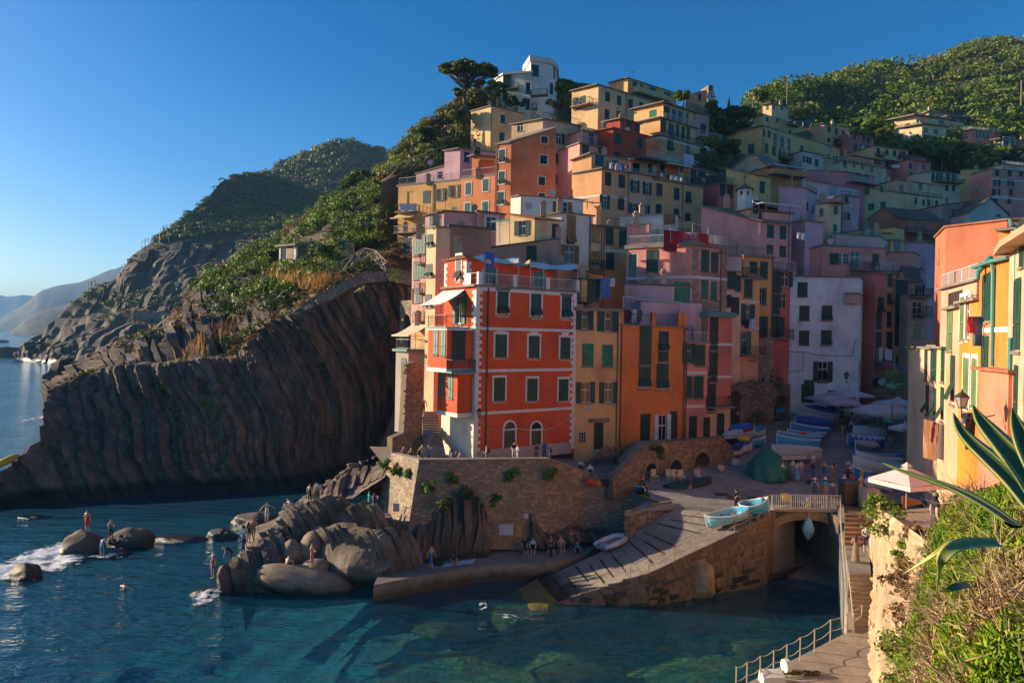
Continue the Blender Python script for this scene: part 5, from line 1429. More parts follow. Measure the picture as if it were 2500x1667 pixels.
house('brick','dusky brick red gabled house with scarlet balcony room',(.33,.13,.09),'E',94,935,1262,1420,1560,l=690,w='975,1475,n,.5,1.9 1110,1480,k,1.0,2.2 1110,1485,x,1.0,2.2',a=16,al=16,ext=8,roof='gl',rh=1.5,rmat=M_slate,balc=((940,1240,1540,1.0),))
house('stoneA','grey stone cottage with dark roof behind the terracotta wall',(.30,.28,.26),'E',99,1255,1560,1320,1420,w='1347,1380,k,1.2,1.9 1347,1380,x,1.2,1.9',a=12,ext=6,dl=6,roof='flat',rmat=M_slate,hc={1:1285},wear=.9)
house('stoneB','pale blue gabled cottage with slate roof',(.42,.45,.47),'E',96,1465,1760,1375,1420,w='1690,1385,x,1.6,1.4',a=10,ext=6,dl=7,roof='gf',rh=2.2,rmat=M_slate)
house('hgable','pale grey house with teal eave and gabled end',(.44,.44,.45),'H',87,860,1030,285,420,l=528,w='912,378,x,.6,1.4',a=40,al=12,ext=8,hc={0:262,2:370},rmat=M_teal,eave=.15)
house('hyel','small yellow house with a dark open window in the shade',YEL2,'H',88.5,940,1035,310,400,w='988,355,x,1.4,1.5',a=15,ext=8,dl=6,eave=.2)
house('hlil','low lilac flat house below the brick one',LIL,'H',93,1195,1265,325,420,l=1030,w='',a=40,al=8,ext=8,rail='f')
house('hlil2','second low lilac house beside the terracotta wall',LIL,'H',96,1148,1280,412,620,w='',a=10,ext=8,dl=6)
house('hpink','long pink house with horizontal window and small balconies',PNK,'H',85.5,460,905,352,580,l=272,w='600,440,nw,2.2,1.3 540,442,c,1.2,1.5 690,445,n,1.4,2.2 835,450,c,.9,1.6 668,558,x,.6,.8 700,560,n,.8,.8',a=10,al=36,ext=8,hc={0:400},balc=((645,790,522,1.1),(815,975,530,1.1,'pale')),eave=.15)
house('hpink2','plain pink block behind the white house',PNK,'H',88,1105,1150,400,620,l=888,w='',a=50,al=8,ext=8,eave=.12)
# ---- white house on the square and its dark neighbours
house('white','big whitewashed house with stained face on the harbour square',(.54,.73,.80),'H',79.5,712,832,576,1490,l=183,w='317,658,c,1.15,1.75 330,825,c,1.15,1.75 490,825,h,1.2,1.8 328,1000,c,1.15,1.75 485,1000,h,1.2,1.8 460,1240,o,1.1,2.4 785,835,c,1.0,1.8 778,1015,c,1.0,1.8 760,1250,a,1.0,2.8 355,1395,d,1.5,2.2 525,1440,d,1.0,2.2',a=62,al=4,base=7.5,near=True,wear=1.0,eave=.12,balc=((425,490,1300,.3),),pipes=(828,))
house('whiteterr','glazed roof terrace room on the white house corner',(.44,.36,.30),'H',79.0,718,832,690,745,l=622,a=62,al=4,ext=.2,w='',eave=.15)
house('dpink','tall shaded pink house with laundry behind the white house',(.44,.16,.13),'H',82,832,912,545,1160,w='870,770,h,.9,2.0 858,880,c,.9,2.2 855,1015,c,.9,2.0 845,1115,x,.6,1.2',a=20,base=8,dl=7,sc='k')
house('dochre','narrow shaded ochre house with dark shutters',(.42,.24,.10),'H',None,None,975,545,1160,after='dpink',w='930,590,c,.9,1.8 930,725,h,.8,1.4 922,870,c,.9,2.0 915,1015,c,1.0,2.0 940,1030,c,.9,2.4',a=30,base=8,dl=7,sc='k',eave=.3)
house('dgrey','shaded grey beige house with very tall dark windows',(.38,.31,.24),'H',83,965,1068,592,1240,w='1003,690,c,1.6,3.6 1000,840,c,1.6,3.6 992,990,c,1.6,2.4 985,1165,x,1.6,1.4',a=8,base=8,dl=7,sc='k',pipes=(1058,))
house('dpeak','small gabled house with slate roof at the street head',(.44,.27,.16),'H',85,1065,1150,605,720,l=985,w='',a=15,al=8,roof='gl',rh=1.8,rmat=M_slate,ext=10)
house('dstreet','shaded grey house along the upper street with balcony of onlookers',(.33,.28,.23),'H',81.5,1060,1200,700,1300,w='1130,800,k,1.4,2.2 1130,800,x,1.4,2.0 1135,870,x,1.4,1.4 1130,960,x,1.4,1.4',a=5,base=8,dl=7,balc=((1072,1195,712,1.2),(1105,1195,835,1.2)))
# ---- middle, right of the pale row
house('golden','golden yellow house with balcony above the old stone tower wall',OCH,'G',77,1408,1658,600,1290,w='1497,690,c,1.0,1.3 1585,715,c,1.05,2.0 1570,930,a,1.2,1.9 1578,1185,d,1.4,2.4',a=20,ext=1,dl=8,near=True,balc=((1535,1650,1275,1.0),(1405,1530,770,.9)),rail='f',pipes=(1650,),base=10.5)
house('oldtower','rough stone tower base with climbing plants under the golden house',(.28,.23,.18),'M',76.6,1525,1668,440,800,mat=M_stoneA,w='',a=20,base=8,dl=5,eave=.02)
house('peachN','narrow peach house with balcony of plants and laundry',PCH,'G',74.5,1385,1545,790,1570,w='1455,865,c,1.0,2.1 1470,1085,a,1.1,2.3 1437,1320,ar,1.2,2.6',a=12,ext=3,dl=7,near=True,bands=(975,1195),balc=((1385,1560,1420,1.0),),rmat=M_slabc,base=6.8)
house('peachNlow','pale doorway storey under the narrow peach house',(.52,.38,.28),'M',74.4,1310,1520,620,800,w='1428,720,d,.9,2.4',a=10,base=8.2,dl=5,eave=.02)
house('creamN','narrow cream house with grey shutters',CRM,'G',73.5,1243,1392,730,1560,w='1265,790,c,.8,1.9 1292,795,x,.6,1.8 1320,800,c,1.0,1.9 1375,822,c,.7,1.8 1275,970,ck,.9,1.4 1345,1010,ck,1.0,1.9',a=15,ext=2,dl=7,near=True,base=8,eave=.35)
house('creamNtop','pale lilac roof room with white laundry rack',(.50,.44,.44),'G',75.5,1250,1400,600,740,a=12,ext=1,dl=6,w='',rail='f',eave=.1)
house('crimson','rose red house with peeling paint next to the white house',(.48,.14,.12),'G',79.5,1652,1800,725,1530,w='1665,800,c,1.1,2.9 1760,790,o,1.0,1.8 1665,985,c,.9,2.9 1740,970,n,1.0,1.9 1665,1190,c,1.0,2.6 1690,1190,c,.8,2.6 1730,1185,c,.8,2.4',a=12,ext=2,dl=8,near=True,wear=.9,balc=((1655,1800,1275,.9),),rail='f',base=9)
house('terrR','house with potted plant terrace and red umbrella',(.52,.36,.24),'H',80,95,270,525,600,a=12,ext=2,w='',dl=5,rail='f',rmt=M_ironw,eave=.1)
house('midyel','yellow house with four green windows in the shadow',YEL2,'G',78,240,450,355,830,w='300,432,c,1.05,1.9 412,452,c,1.05,2.0 305,637,c,1.1,1.9',a=25,ext=6,dl=7,near=True,bands=(548,),rail='f',pipes=(250,))
house('brownsh','narrow cream house with ochre shutters',(.56,.45,.32),'F',77.5,1678,1785,245,620,w='1712,312,cy,1.0,1.8 1705,510,hy,1.1,1.6',a=20,ext=8,dl=7,near=True,balc=((1665,1775,610,.9),),pipes=(1765,))
house('whitemid','white plastered house with brown wooden shutters',(.66,.62,.56),'F',76,1432,1692,138,640,l=1265,w='1515,282,hb,1.15,3.4 1500,482,ob,1.2,2.1',a=25,al=24,ext=6,near=True,wear=.8,eave=.25,hc={0:165},pipes=(1668,))
house('whiteup','white house with curved corner and bare timber pergola',(.68,.66,.64),'C',84,1095,1615,1290,1480,l=1010,w='1445,1392,ob,1.3,1.6',a=14,al=40,ext=8,near=True,wear=.4,hc={2:1330},eave=.2,pipes=(1098,))
house('paleyel','pale yellow cottage with tiled roof and peeling front wall',(.64,.52,.30),'F',72.5,1210,1432,190,420,l=1006,w='1105,262,o,.9,1.6 1383,285,c,.8,1.5',a=22,al=30,ext=8,near=True,wear=1.0,hc={0:150},rmat=M_terra,eave=.2)
house('mauve','mauve walled house with slate coping and white eave',(.46,.29,.31),'F',79,455,735,125,300,l=300,w='410,195,ct,.8,1.8 360,205,ct,.8,1.2',a=14,al=36,ext=8,hc={0:165},chim=((712,110,.8),),rmat=M_slate,eave=.25)
house('pinkwin','pink block with one white framed square window',(.52,.30,.27),'F',79.5,730,962,125,400,w='850,228,g,1.3,1.7',a=18,ext=8,dl=7,trim=True,rmat=M_slate,hc={1:155},eave=.2)
house('verand','small veranda house with teal eave',(.55,.47,.38),'F',76,1000,1010,200,400,l=890,w='',a=10,al=30,ext=6,rmat=M_teal,eave=.5)
house('grey','grey cement house with slanting roof behind the red house',(.34,.30,.26),'F',70.5,840,1400,430,640,w='1185,470,c,1.1,1.6',a=14,ext=4,dl=5,near=True,hc={1:355},rmat=M_slate,chim=((1408,300,3.5),),wear=.9,eave=.15)
house('creamtower','tall cream and pink tower house with open shutters on its sunlit side',(.64,.50,.32),'F',65,385,500,258,1130,l=306,w='342,365,h,.8,1.2 332,617,h,.8,1.3 322,870,h,.8,1.3',a=14,al=42,near=True,base=8,eave=.12,wear=.4)
house('cement','brown cement rear block of the cream tower house',(.26,.215,.155),'F',None,None,845,245,700,after='creamtower',w='',a=14,dl=6,base=8,rmat=M_slate,eave=.15,wear=.9,hc={1:275})
house('pinklit','slim pink house with teal shutters and stacked balconies above the sea',(.62,.38,.33),'F',69.5,300,310,330,1200,l=188,al=40,a=14,w='227,420,ct,.9,1.9 278,398,c,1.0,2.0 225,617,ct,.8,1.9 270,612,ct,.8,1.5 210,825,x,.8,1.5 250,825,c,1.0,1.5 240,1020,ct,.7,1.6 315,1150,c,1.0,1.7',near=True,base=9,sc='u',balc=((258,305,560,.8),(252,303,800,.8),(240,300,1035,.8)),eave=.5,rail='l')
# ---- front row on the terrace and ramp
house('pinkstone','pink house with bare rubble front and roof terrace',PNK,'G',71,982,1278,512,1000,l=438,w='655,637,c,1.3,2.4 470,690,x,1.2,3.2 1095,637,c,1.1,2.4 1175,652,c,1.0,2.3 1093,872,cr,1.0,2.0 1168,888,cr,.9,2.1',a=28,al=30,near=True,ext=4,bands=(770,),rail='a',rmt=M_ironw,thick=.4,hc={0:540},pipes=(1225,))
house('pinkback','dusky pink stair block beside the rubble fronted house',PNK,'G',74.5,625,640,338,800,l=442,w='',a=20,al=25,ext=5,eave=.12,bands=(545,))
house('bluewash','pale blue washed rooftop shed with wooden hatch',(.42,.48,.52),'G',79,745,870,255,340,l=385,w='800,300,cb,1.4,1.2',a=14,al=14,ext=5,wear=1.0,roof='flat',hc={0:270},eave=.15)
house('lilgable','low lilac house with gable and broad green garage door',(.46,.35,.42),'G',68.5,822,985,850,1010,l=425,w='905,920,dr,3.6,2.6',a=10,al=12,near=True,ext=3,hc={0:835},rmat=M_slate,eave=.15,chim=((640,790,.9),))
house('lilterr','lilac parapet terrace with flaking paint',(.46,.36,.44),'G',67.5,560,1070,978,1100,w='',a=8,ext=4,dl=5,wear=1.0,eave=.05,thick=.06)
RX=None
# ------ the red house
def wmb():return MB()
RC=P('K',703,930,57.0);RA=radians(35);LA=radians(52)
eF=Ve((cos(RA),sin(RA)));eL=Ve((-cos(LA),sin(LA)))
C2=Ve((RC.x,RC.y))
R2,WF=edge_at(C2,57,RA,1542,'K',700)
L2,WL=edge_at(C2,57,pi-LA,455,'F',900)
def zF(y,v='F'):
 x0,y0,s=VIEWS[v];return(CAM+ray(1157,y0+y*s)*C2.y).z
z_terr,z_b3,z_b2,z_b1,z_base=zF(733),zF(1095),zF(1450),zF(545,'K'),TZ-.3
red=empty('house',(C2.x,C2.y,z_base),'bright red four storey house with white quoins on the terrace','house','houses of the town')
M_red=stucco(RED,.35)
nF=Ve((eF.y,-eF.x));eLo=-eL;nL=Ve((eLo.y,-eLo.x))
def face_hit(A,n,v,x,y):
 d=ray(*px(v,x,y));t=((A.x-CAM.x)*n.x+(A.y-CAM.y)*n.y)/(d.x*n.x+d.y*n.y)
 return CAM+d*t
fwin=[('F',945,885,'h',1.15,2.1),('F',1222,905,'h',1.15,2.1),('F',1475,920,'h',1.15,2.1),('F',930,1240,'c',1.2,2.0),('F',1205,1250,'c',1.2,2.0),('F',1465,1260,'c',1.2,2.0),('K',917,340,'c',1.15,2.0),('K',1190,343,'c',1.15,2.0),('K',1450,345,'c',1.15,2.0)]
fd=[('K',1000,800,1.15,2.45),('K',1222,797,1.10,2.45)]
holes,put=[],[]
for v,x,y,st,w_,h_ in fwin:
 p=face_hit(C2,nF,v,x,y);s=(Ve((p.x,p.y))-C2).dot(eF)
 holes.append((s-w_/2,s+w_/2,p.z-h_/2,p.z+h_/2));put.append((s,p.z-h_/2,w_,h_,st))
doors=[]
for v,x,y,w_,h_ in fd:
 p=face_hit(C2,nF,v,x,y);s=(Ve((p.x,p.y))-C2).dot(eF)
 holes.append((s-w_/2,s+w_/2,p.z-h_/2,p.z+h_/2));doors.append((s,p.z-h_/2,w_,h_))
B2=L2+(R2-C2)
mb=MB()
wall_face(mb,C2,eF,nF,WF,z_base,z_terr,z_terr,holes)
lh=[]
p=face_hit(C2,nL,'F',583,945);s=(Ve((p.x,p.y))-L2).dot(eLo)
lh.append((s-.5,s+.5,p.z-1.2,p.z+1.2));ldoor=(s,p.z-1.2,1.0,2.4)
wall_face(mb,L2,eLo,nL,WL,z_base,z_terr,z_terr,lh)
for A,B in((R2,B2),(B2,L2)):
 e=(B-A).normalized();wall_face(mb,A,e,Ve((e.y,-e.x)),(B-A).length,z_base,z_terr,z_terr,[])
mb.build('wall',M_red,red)
mb=MB();cen=(C2+R2+B2+L2)/4
mb.prism([((p+(p-cen).normalized()*.35).x,(p+(p-cen).normalized()*.35).y)for p in(L2,C2,R2,B2)],z_terr-.14,z_terr+.03)
mb.build('terrace_slab',M_slabc,red)
angF,angL=atan2(eF.y,eF.x),atan2(eLo.y,eLo.x)
for s,z,w_,h_,st in put:add_window(red,(C2.x+eF.x*s,C2.y+eF.y*s,z),angF,w_,h_,st,'g',True)
o=add_window(red,(L2.x+eLo.x*ldoor[0],L2.y+eLo.y*ldoor[0],ldoor[1]),angL,1.0,2.4,'o','t',True)
M_oldwood=rock('old_wood',[(.10,.08,.055),(.17,.145,.10)],3.0,(3,3,.3),.4)
for s,z,w_,h_ in doors:
 db=MB()
 Q=lambda ds,zz,d:(C2.x+eF.x*(s+ds)+nF.x*d,C2.y+eF.y*(s+ds)+nF.y*d,zz)
 for k in range(5):
  a0,a1=-w_/2+w_*k/5+.01,-w_/2+w_*(k+1)/5-.01
  db.hexa([Q(a0,z,-.12),Q(a1,z,-.12),Q(a1,z,-.16),Q(a0,z,-.16)],[Q(a0,z+h_,-.12),Q(a1,z+h_,-.12),Q(a1,z+h_,-.16),Q(a0,z+h_,-.16)])
 dr=db.build('door',M_oldwood,red)
 fb=MB()
 for x0,x1 in((-w_/2-.16,-w_/2),(w_/2,w_/2+.16)):
  fb.hexa([Q(x0,z,.03),Q(x1,z,.03),Q(x1,z,-.05),Q(x0,z,-.05)],[Q(x0,z+h_,.03),Q(x1,z+h_,.03),Q(x1,z+h_,-.05),Q(x0,z+h_,-.05)])
 fb.hexa([Q(-w_/2-.2,z+h_,.05),Q(w_/2+.2,z+h_,.05),Q(w_/2+.2,z+h_,-.05),Q(-w_/2-.2,z+h_,-.05)],[Q(-w_/2-.2,z+h_+.14,.05),Q(w_/2+.2,z+h_+.14,.05),Q(w_/2+.2,z+h_+.14,-.05),Q(-w_/2-.2,z+h_+.14,-.05)])
 fb.build('frame',M_trim,dr)
 ab=MB();zc=z+h_+.14;rr=w_/2
 ab.poly([Q(rr*cos(pi*k/12),zc+rr*1.05*sin(pi*k/12),.012)for k in range(13)],1)
 for k in range(12):
  t0_,t1_=pi*k/12,pi*(k+1)/12
  ab.hexa([Q(rr*cos(t0_),zc+rr*1.05*sin(t0_),.05),Q(rr*cos(t1_),zc+rr*1.05*sin(t1_),.05),Q(rr*cos(t1_),zc+rr*1.05*sin(t1_),0),Q(rr*cos(t0_),zc+rr*1.05*sin(t0_),0)],[Q((rr+.16)*cos(t0_),zc+(rr*1.05+.16)*sin(t0_),.05),Q((rr+.16)*cos(t1_),zc+(rr*1.05+.16)*sin(t1_),.05),Q((rr+.16)*cos(t1_),zc+(rr*1.05+.16)*sin(t1_),0),Q((rr+.16)*cos(t0_),zc+(rr*1.05+.16)*sin(t0_),0)],0)
 for k in(2,4,6,8,10):ab.beam(Q(0,zc+.02,.025),Q(rr*cos(pi*k/12),zc+rr*sin(pi*k/12),.025),.03,.02,2)
 ab.build('fanlight',[M_trim,M_glass,M_iron],dr)
def strip(name,A,e,n,s0,s1,z0,z1,pr=.03,mat=M_trim,parent=red):
 q=[A+e*s0-n*.01,A+e*s1-n*.01];q2=[k+n*pr for k in q]
 MB().hexa([(q[0].x,q[0].y,z0),(q2[0].x,q2[0].y,z0),(q2[1].x,q2[1].y,z0),(q[1].x,q[1].y,z0)],[(q[0].x,q[0].y,z1),(q2[0].x,q2[0].y,z1),(q2[1].x,q2[1].y,z1),(q[1].x,q[1].y,z1)]).build(name,mat,parent)
for z in(z_b3,z_b2,z_b1):strip('band',C2,eF,nF,.45,WF-.35,z-.12,z+.12)
strip('band',L2,eLo,nL,0.02,WL-.35,z_b3-.12,z_b3+.12)
strip('cornice',C2,eF,nF,.02,WF-.02,z_terr-.45,z_terr-.15,.05)
strip('plinth',C2,eF,nF,.45,WF-.4,z_base,TZ+.75,.045,stucco((.42,.37,.33),.8))
k=0
z=TZ+.1
while z<z_terr-.6:
 h=.30
 for A,e,n,side in((C2,eF,nF,0),(C2+eF*WF,-eF,nF,1),(C2,-eLo,nL,2)):
  ln=(.62 if k%2==0 else.36)
  strip('quoin',A,e,n,-.02 if side!=1 else.02,ln,z+.004,z+h-.004,.028+.003*side)
 z+=h;k+=1
for x,y,v in((930,1118,'F'),(1205,1132,'F'),(1465,1145,'F')):
 p=face_hit(C2,nF,v,x,y);s=(Ve((p.x,p.y))-C2).dot(eF)
 Q=lambda ds,zz,d:(C2.x+eF.x*(s+ds)+nF.x*d,C2.y+eF.y*(s+ds)+nF.y*d,zz)
 zt_,zb_=z_b3-.165,p.z-.22
 MB().hexa([Q(-.22,zb_,.03),Q(.22,zb_,.03),Q(.22,zb_,0),Q(-.22,zb_,0)],[Q(-.5,zt_,.03),Q(.5,zt_,.03),Q(.5,zt_,0),Q(-.5,zt_,0)]).build('keystone',M_trim,red)
p=face_hit(C2,nF,'F',820,1000);q=C2+eF*((Ve((p.x,p.y))-C2).dot(eF))+nF*.09
MB().tube([(q.x,q.y,TZ),(q.x,q.y,z_terr-.2)],.06,7).build('drainpipe',M_pipe,red)
def bay(v,xc,xl,z0,z1,wins,back):
 A=C2+eL*.35
 d=ray(*px(v,xc,700));e=-eF
 den=e.x-d.x*e.y;t=(d.x*A.y-A.x)/den
 K0=A+e*t
 K1,wl=edge_at(K0,0,pi-LA,xl,v,700)
 pl=[K1,K0,A,A+(K1-K0)]
 mb=MB();hl=[]
 wp=[]
 for x,y,w_,h_ in wins:
  p=face_hit(K0,nL,v,x,y);s=(Ve((p.x,p.y))-K1).dot(eLo)
  hl.append((s-w_/2,s+w_/2,p.z-h_/2,p.z+h_/2));wp.append((K1.x+eLo.x*s,K1.y+eLo.y*s,p.z-h_/2,w_,h_))
 hf=[]
 if back:
  x,y,w_,h_=back
  p=face_hit(K0,nF,v,x,y);s=(Ve((p.x,p.y))-K0).dot(eF)
  hf.append((s-w_/2,s+w_/2,p.z-h_/2,p.z+h_/2));wf=(K0.x+eF.x*s,K0.y+eF.y*s,p.z-h_/2,w_,h_)
 wall_face(mb,K1,eLo,nL,(K0-K1).length,z0,z1,z1,hl)
 wall_face(mb,K0,eF,nF,(A-K0).length,z0,z1,z1,hf)
 for P0,P1 in((A,pl[3]),(pl[3],K1)):
  e_=(P1-P0).normalized();wall_face(mb,P0,e_,Ve((e_.y,-e_.x)),(P1-P0).length,z0,z1,z1,[])
 b=mb.build('bay',M_red,red)
 cb=MB();cc=sum(pl,Ve((0,0)))/4
 ex=[p+(p-cc).normalized()*.12 for p in pl]
 cb.prism([(p.x,p.y)for p in ex],z0-.02,z0+.32);cb.prism([(p.x,p.y)for p in ex],z1-.16,z1+.02)
 cb.build('bay_band',M_trim,b)
 for x,y,z,w_,h_ in wp:add_window(red,(x,y,z),angL,w_,h_,'ct','t')
 if back:add_window(red,wf[:3],angF,wf[3],wf[4],'ck','k')
 return K0,K1,A,pl
z_bay0=zF(545,'K')
K0,K1,A0,pl1=bay('K',562,398,z_bay0-.25,z_b2-.1,[(435,295,.8,2.1),(510,312,.8,2.1)],None)
K0b,K1b,A0b,pl2=bay('F',490,335,z_b2-.1,z_b3-.05,[(387,1212,.8,2.1),(450,1215,.8,2.2)],(578,1232,1.3,2.6))
def slab_rail(parent,poly,z,rail_idx,mat=M_iron,th=.14):
 mb=MB();mb.prism([(p.x,p.y)for p in poly],z-th,z)
 b=mb.build('balcony',M_teal,parent)
 cc=sum(poly,Ve((0,0)))/len(poly)
 pts=[poly[i]-(poly[i]-cc).normalized()*.1 for i in rail_idx]
 railing(b,[(p.x,p.y,z)for p in pts],.95,mat,step=.13)
 return b
q0=K0b-eF*.1;q1=A0b+nF*0
slab_rail(red,[q0+nF*1.0,A0b+nF*1.0-eF*.25,A0b-eF*.25,q0],z_b2+.0,[3,0,1,2])
pl_up=[K1b-eF*.15,K0b-eF*.15+nF*.1,C2+eL*.9,L2+eL*0]
slab_rail(red,pl_up,z_b3+.08,[0,1,2])
p0=face_hit(C2,nL,'F',630,772);p1=face_hit(C2,nL,'F',445,800)
aw=MB();a_,b_=Ve((p1.x,p1.y)),Ve((p0.x,p0.y));zt_=p0.z
K=6
for i in range(K):
 f0,f1=i/K,(i+1)/K
 g=lambda q,f:(q.x+nL.x*2.4*f,q.y+nL.y*2.4*f,zt_-1.35*f-.12*sin(pi*f))
 A1,B1,A2,B2_=g(a_,f0),g(b_,f0),g(a_,f1),g(b_,f1)
 aw.hexa([(x,y,z-.03)for x,y,z in(A1,B1,B2_,A2)],[A1,B1,B2_,A2])
for q_ in(a_,b_):
 t_=q_+nL*2.4
 aw.beam((t_.x,t_.y,zt_-1.4),(t_.x,t_.y,z_b3+.1),.05,.05,1)
 aw.beam((t_.x,t_.y,zt_-2.4),((t_-nL*2.4).x,(t_-nL*2.4).y,zt_-2.4),.04,.04,1)
aw.build('awning',[flat((.70,.68,.64),.8,'white_canvas',.08),M_ironw],red)
T0,_=edge_at(C2,0,pi-LA,645,'F',620)
set_t=(T0-C2).length
U_l,U_c,U_r=L2,T0,T0+eF*(WF*.86)
z_up=zF(500)
xw=T0
p=face_hit(C2,nL,'F',580,595);sU=(Ve((p.x,p.y))-U_l).dot(eLo)
hl=[(sU-.42,sU+.42,p.z-1.1,p.z+1.1)];zU=p.z-1.1
fronts=[]
hf=[]
for x,y,w_,h_ in((845,590,1.6,2.2),(1255,660,1.6,2.4)):
 p=face_hit(T0,nF,'F',x,y);s=(Ve((p.x,p.y))-T0).dot(eF);hf.append((s-w_/2,s+w_/2,z_terr+.05,z_terr+h_));fronts.append((s,w_,h_))
ub=MB()
wall_face(ub,U_l,eLo,nL,(U_c-U_l).length,z_terr,z_up,z_up,hl)
wall_face(ub,U_c,eF,nF,(U_r-U_c).length,z_terr,z_up,z_up-.6,hf)
U_b=U_l+(U_r-U_c)
for P0,P1 in((U_r,U_b),(U_b,U_l)):
 e_=(P1-P0).normalized();wall_face(ub,P0,e_,Ve((e_.y,-e_.x)),(P1-P0).length,z_terr,z_up-.6,z_up-.6,[])
up_=ub.build('roof_storey',M_red,red)
add_window(red,(U_l.x+eLo.x*sU,U_l.y+eLo.y*sU,zU),angL,.84,2.2,'h','k',True)
for s,w_,h_ in fronts:add_window(red,(T0.x+eF.x*s,T0.y+eF.y*s,z_terr+.05),angF,w_,h_-.05,'x','k')
rb=MB();cc=(U_l+U_c+U_r+U_b)/4
ex=[p+(p-cc).normalized()*.25 for p in(U_l,U_c,U_r,U_b)]
rb.prism([(p.x,p.y)for p in ex],[z_up+.01,z_up+.01,z_up-.55,z_up-.55],[z_up+.14,z_up+.14,z_up-.42,z_up-.42])
rf=rb.build('roof',M_terra,red)
for i in range(9):
 a_=ex[0].lerp(ex[1],(i+.5)/9)
 MB().tube([(a_.x-eF.x*.04,a_.y-eF.y*.04,z_up+.17),(a_.x+eF.x*1.4,a_.y+eF.y*1.4,z_up+.1)],.09,6).build('roof_tile',M_terra,rf)
k=0;z=z_terr+.05
while z<z_up-.3:
 for A,e,n,lng in((U_c,eF,nF,0),(U_c,-eLo,nL,1),(U_l,eLo,nL,2)):
  strip('quoin',A,e,n,0,.5 if k%2==0 else.3,z,z+.28,.025+.002*lng)
 z+=.29;k+=1
cb=MB();q=P('F',572,430,62);cb.box((q.x,q.y,q.z-.4),.7,.6,2.0);cb.box((q.x,q.y,q.z+.75),.8,.7,.08);cb.box((q.x,q.y,q.z+1.0),.8,.7,.08)
cb.build('chimney',stucco((.40,.33,.25),.6),rf)
mbp=[]
for x in(765,1055,1328,1595):
 p=face_hit(C2+nF*.15,nF,'F',x,700);s=(Ve((p.x,p.y))-C2).dot(eF)
 s=min(max(s,-.0),WF)
 q=C2+eF*s-nF*.05
 MB().box((q.x,q.y,z_terr+.55),.42,.3,1.08,angF).build('pier',M_trim,red);mbp.append(q)
for a_,b_ in zip(mbp,mbp[1:]):railing(red,[(a_.x,a_.y,z_terr+.04),(b_.x,b_.y,z_terr+.04)],1.0,M_ironw,step=.14)
railing(red,[(T0.x,T0.y,z_terr+.04),(mbp[0].x,mbp[0].y,z_terr+.04)],1.0,M_ironw,style='rails')
MB().hexa([(T0.x,T0.y,z_terr+.05),(T0.x+nL.x*.05,T0.y+nL.y*.05,z_terr+.05),((T0-eL*.7+nL*.05).x,(T0-eL*.7+nL*.05).y,z_terr+.05),((T0-eL*.7).x,(T0-eL*.7).y,z_terr+.05)],[(T0.x,T0.y,z_terr+1),(T0.x+nL.x*.05,T0.y+nL.y*.05,z_terr+1),((T0-eL*.7+nL*.05).x,(T0-eL*.7+nL*.05).y,z_terr+1),((T0-eL*.7).x,(T0-eL*.7).y,z_terr+1)]).build('railing_panel',M_ironw,red)
M_cloth=flat((.62,.62,.62),.9,'shade_cloth',.25,3.0)
def shade(pts2,sag,mat,name='shade_cloth',n=10):
 a,b,c,d=map(Ve,pts2);V=[];
 for j in range(n+1):
  for i in range(n+1):
   u,w_=i/n,j/n
   p=a.lerp(b,u).lerp(d.lerp(c,u),w_)
   p.z-=sag*sin(pi*u)*(1-.5*w_)+.08*sin(9*u+3*w_)
   V.append(p)
 mb=MB();mb.mesh(V,[(j*(n+1)+i,j*(n+1)+i+1,(j+1)*(n+1)+i+1,(j+1)*(n+1)+i)for j in range(n)for i in range(n)])
 return mb.build(name,mat,red,smooth=True)
def FT(x,y,off):
 A=T0+nF*off
 p=face_hit(A,nF,'F',x,y);return Ve((p.x,p.y,p.z))
shade([FT(690,500,.3),FT(1080,545,1.6),FT(1085,510,.2),FT(760,480,.1)],.35,M_cloth)
shade([FT(1180,575,1.5),FT(1550,600,1.5),FT(1560,565,.2),FT(1180,545,.2)],.25,M_cloth)
shade([FT(1020,560,1.0),FT(1170,560,1.0),FT(1172,528,.2),FT(1060,545,.2)],.3,flat((.55,.36,.16),.9,'tan_cloth'))
mb=MB()
for x,y in((800,480),(1080,510),(1178,520),(1288,530),(1572,565)):
 p=FT(x,y,1.7);mb.beam((p.x,p.y,z_terr),p,.05)
mb.build('shade_poles',M_ironw,red,kind='stuff')
fl=FT(835,528,1.72)
fb=MB();
for i in range(6):
 for j in range(4):
  g=lambda u,w_:(fl.x+eF.x*(u-.5)*1.0,fl.y+eF.y*(u-.5)*1.0+.05*sin(u*8),fl.z+(w_-.5)*1.3+.05*sin(u*5))
  mi=1 if(i==2 and True)else 0
  fb.poly([g(i/6,j/4),g((i+1)/6,j/4),g((i+1)/6,(j+1)/4),g(i/6,(j+1)/4)],1 if j==1 and i in(1,2,3)else 0)
fb.build('flag',[flat((.03,.10,.42),.8,'blue_cloth'),flat((.6,.45,.2),.8,'gold_cloth')],label='blue flag hanging from the shade poles on the red roof terrace',cat='flag')
MB().hexa([(C2.x+nL.x*.02,C2.y+nL.y*.02,TZ-.3),((C2+nL*.06).x,(C2+nL*.06).y,TZ-.3),((L2+nL*.06).x,(L2+nL*.06).y,TZ-.3),((L2+nL*.02).x,(L2+nL*.02).y,TZ-.3)],[(C2.x+nL.x*.02,C2.y+nL.y*.02,z_bay0-.25),((C2+nL*.06).x,(C2+nL*.06).y,z_bay0-.25),((L2+nL*.06).x,(L2+nL*.06).y,z_bay0-.25),((L2+nL*.02).x,(L2+nL*.02).y,z_bay0-.25)]).build('white_plinth',stucco((.70,.63,.52),.2),red)
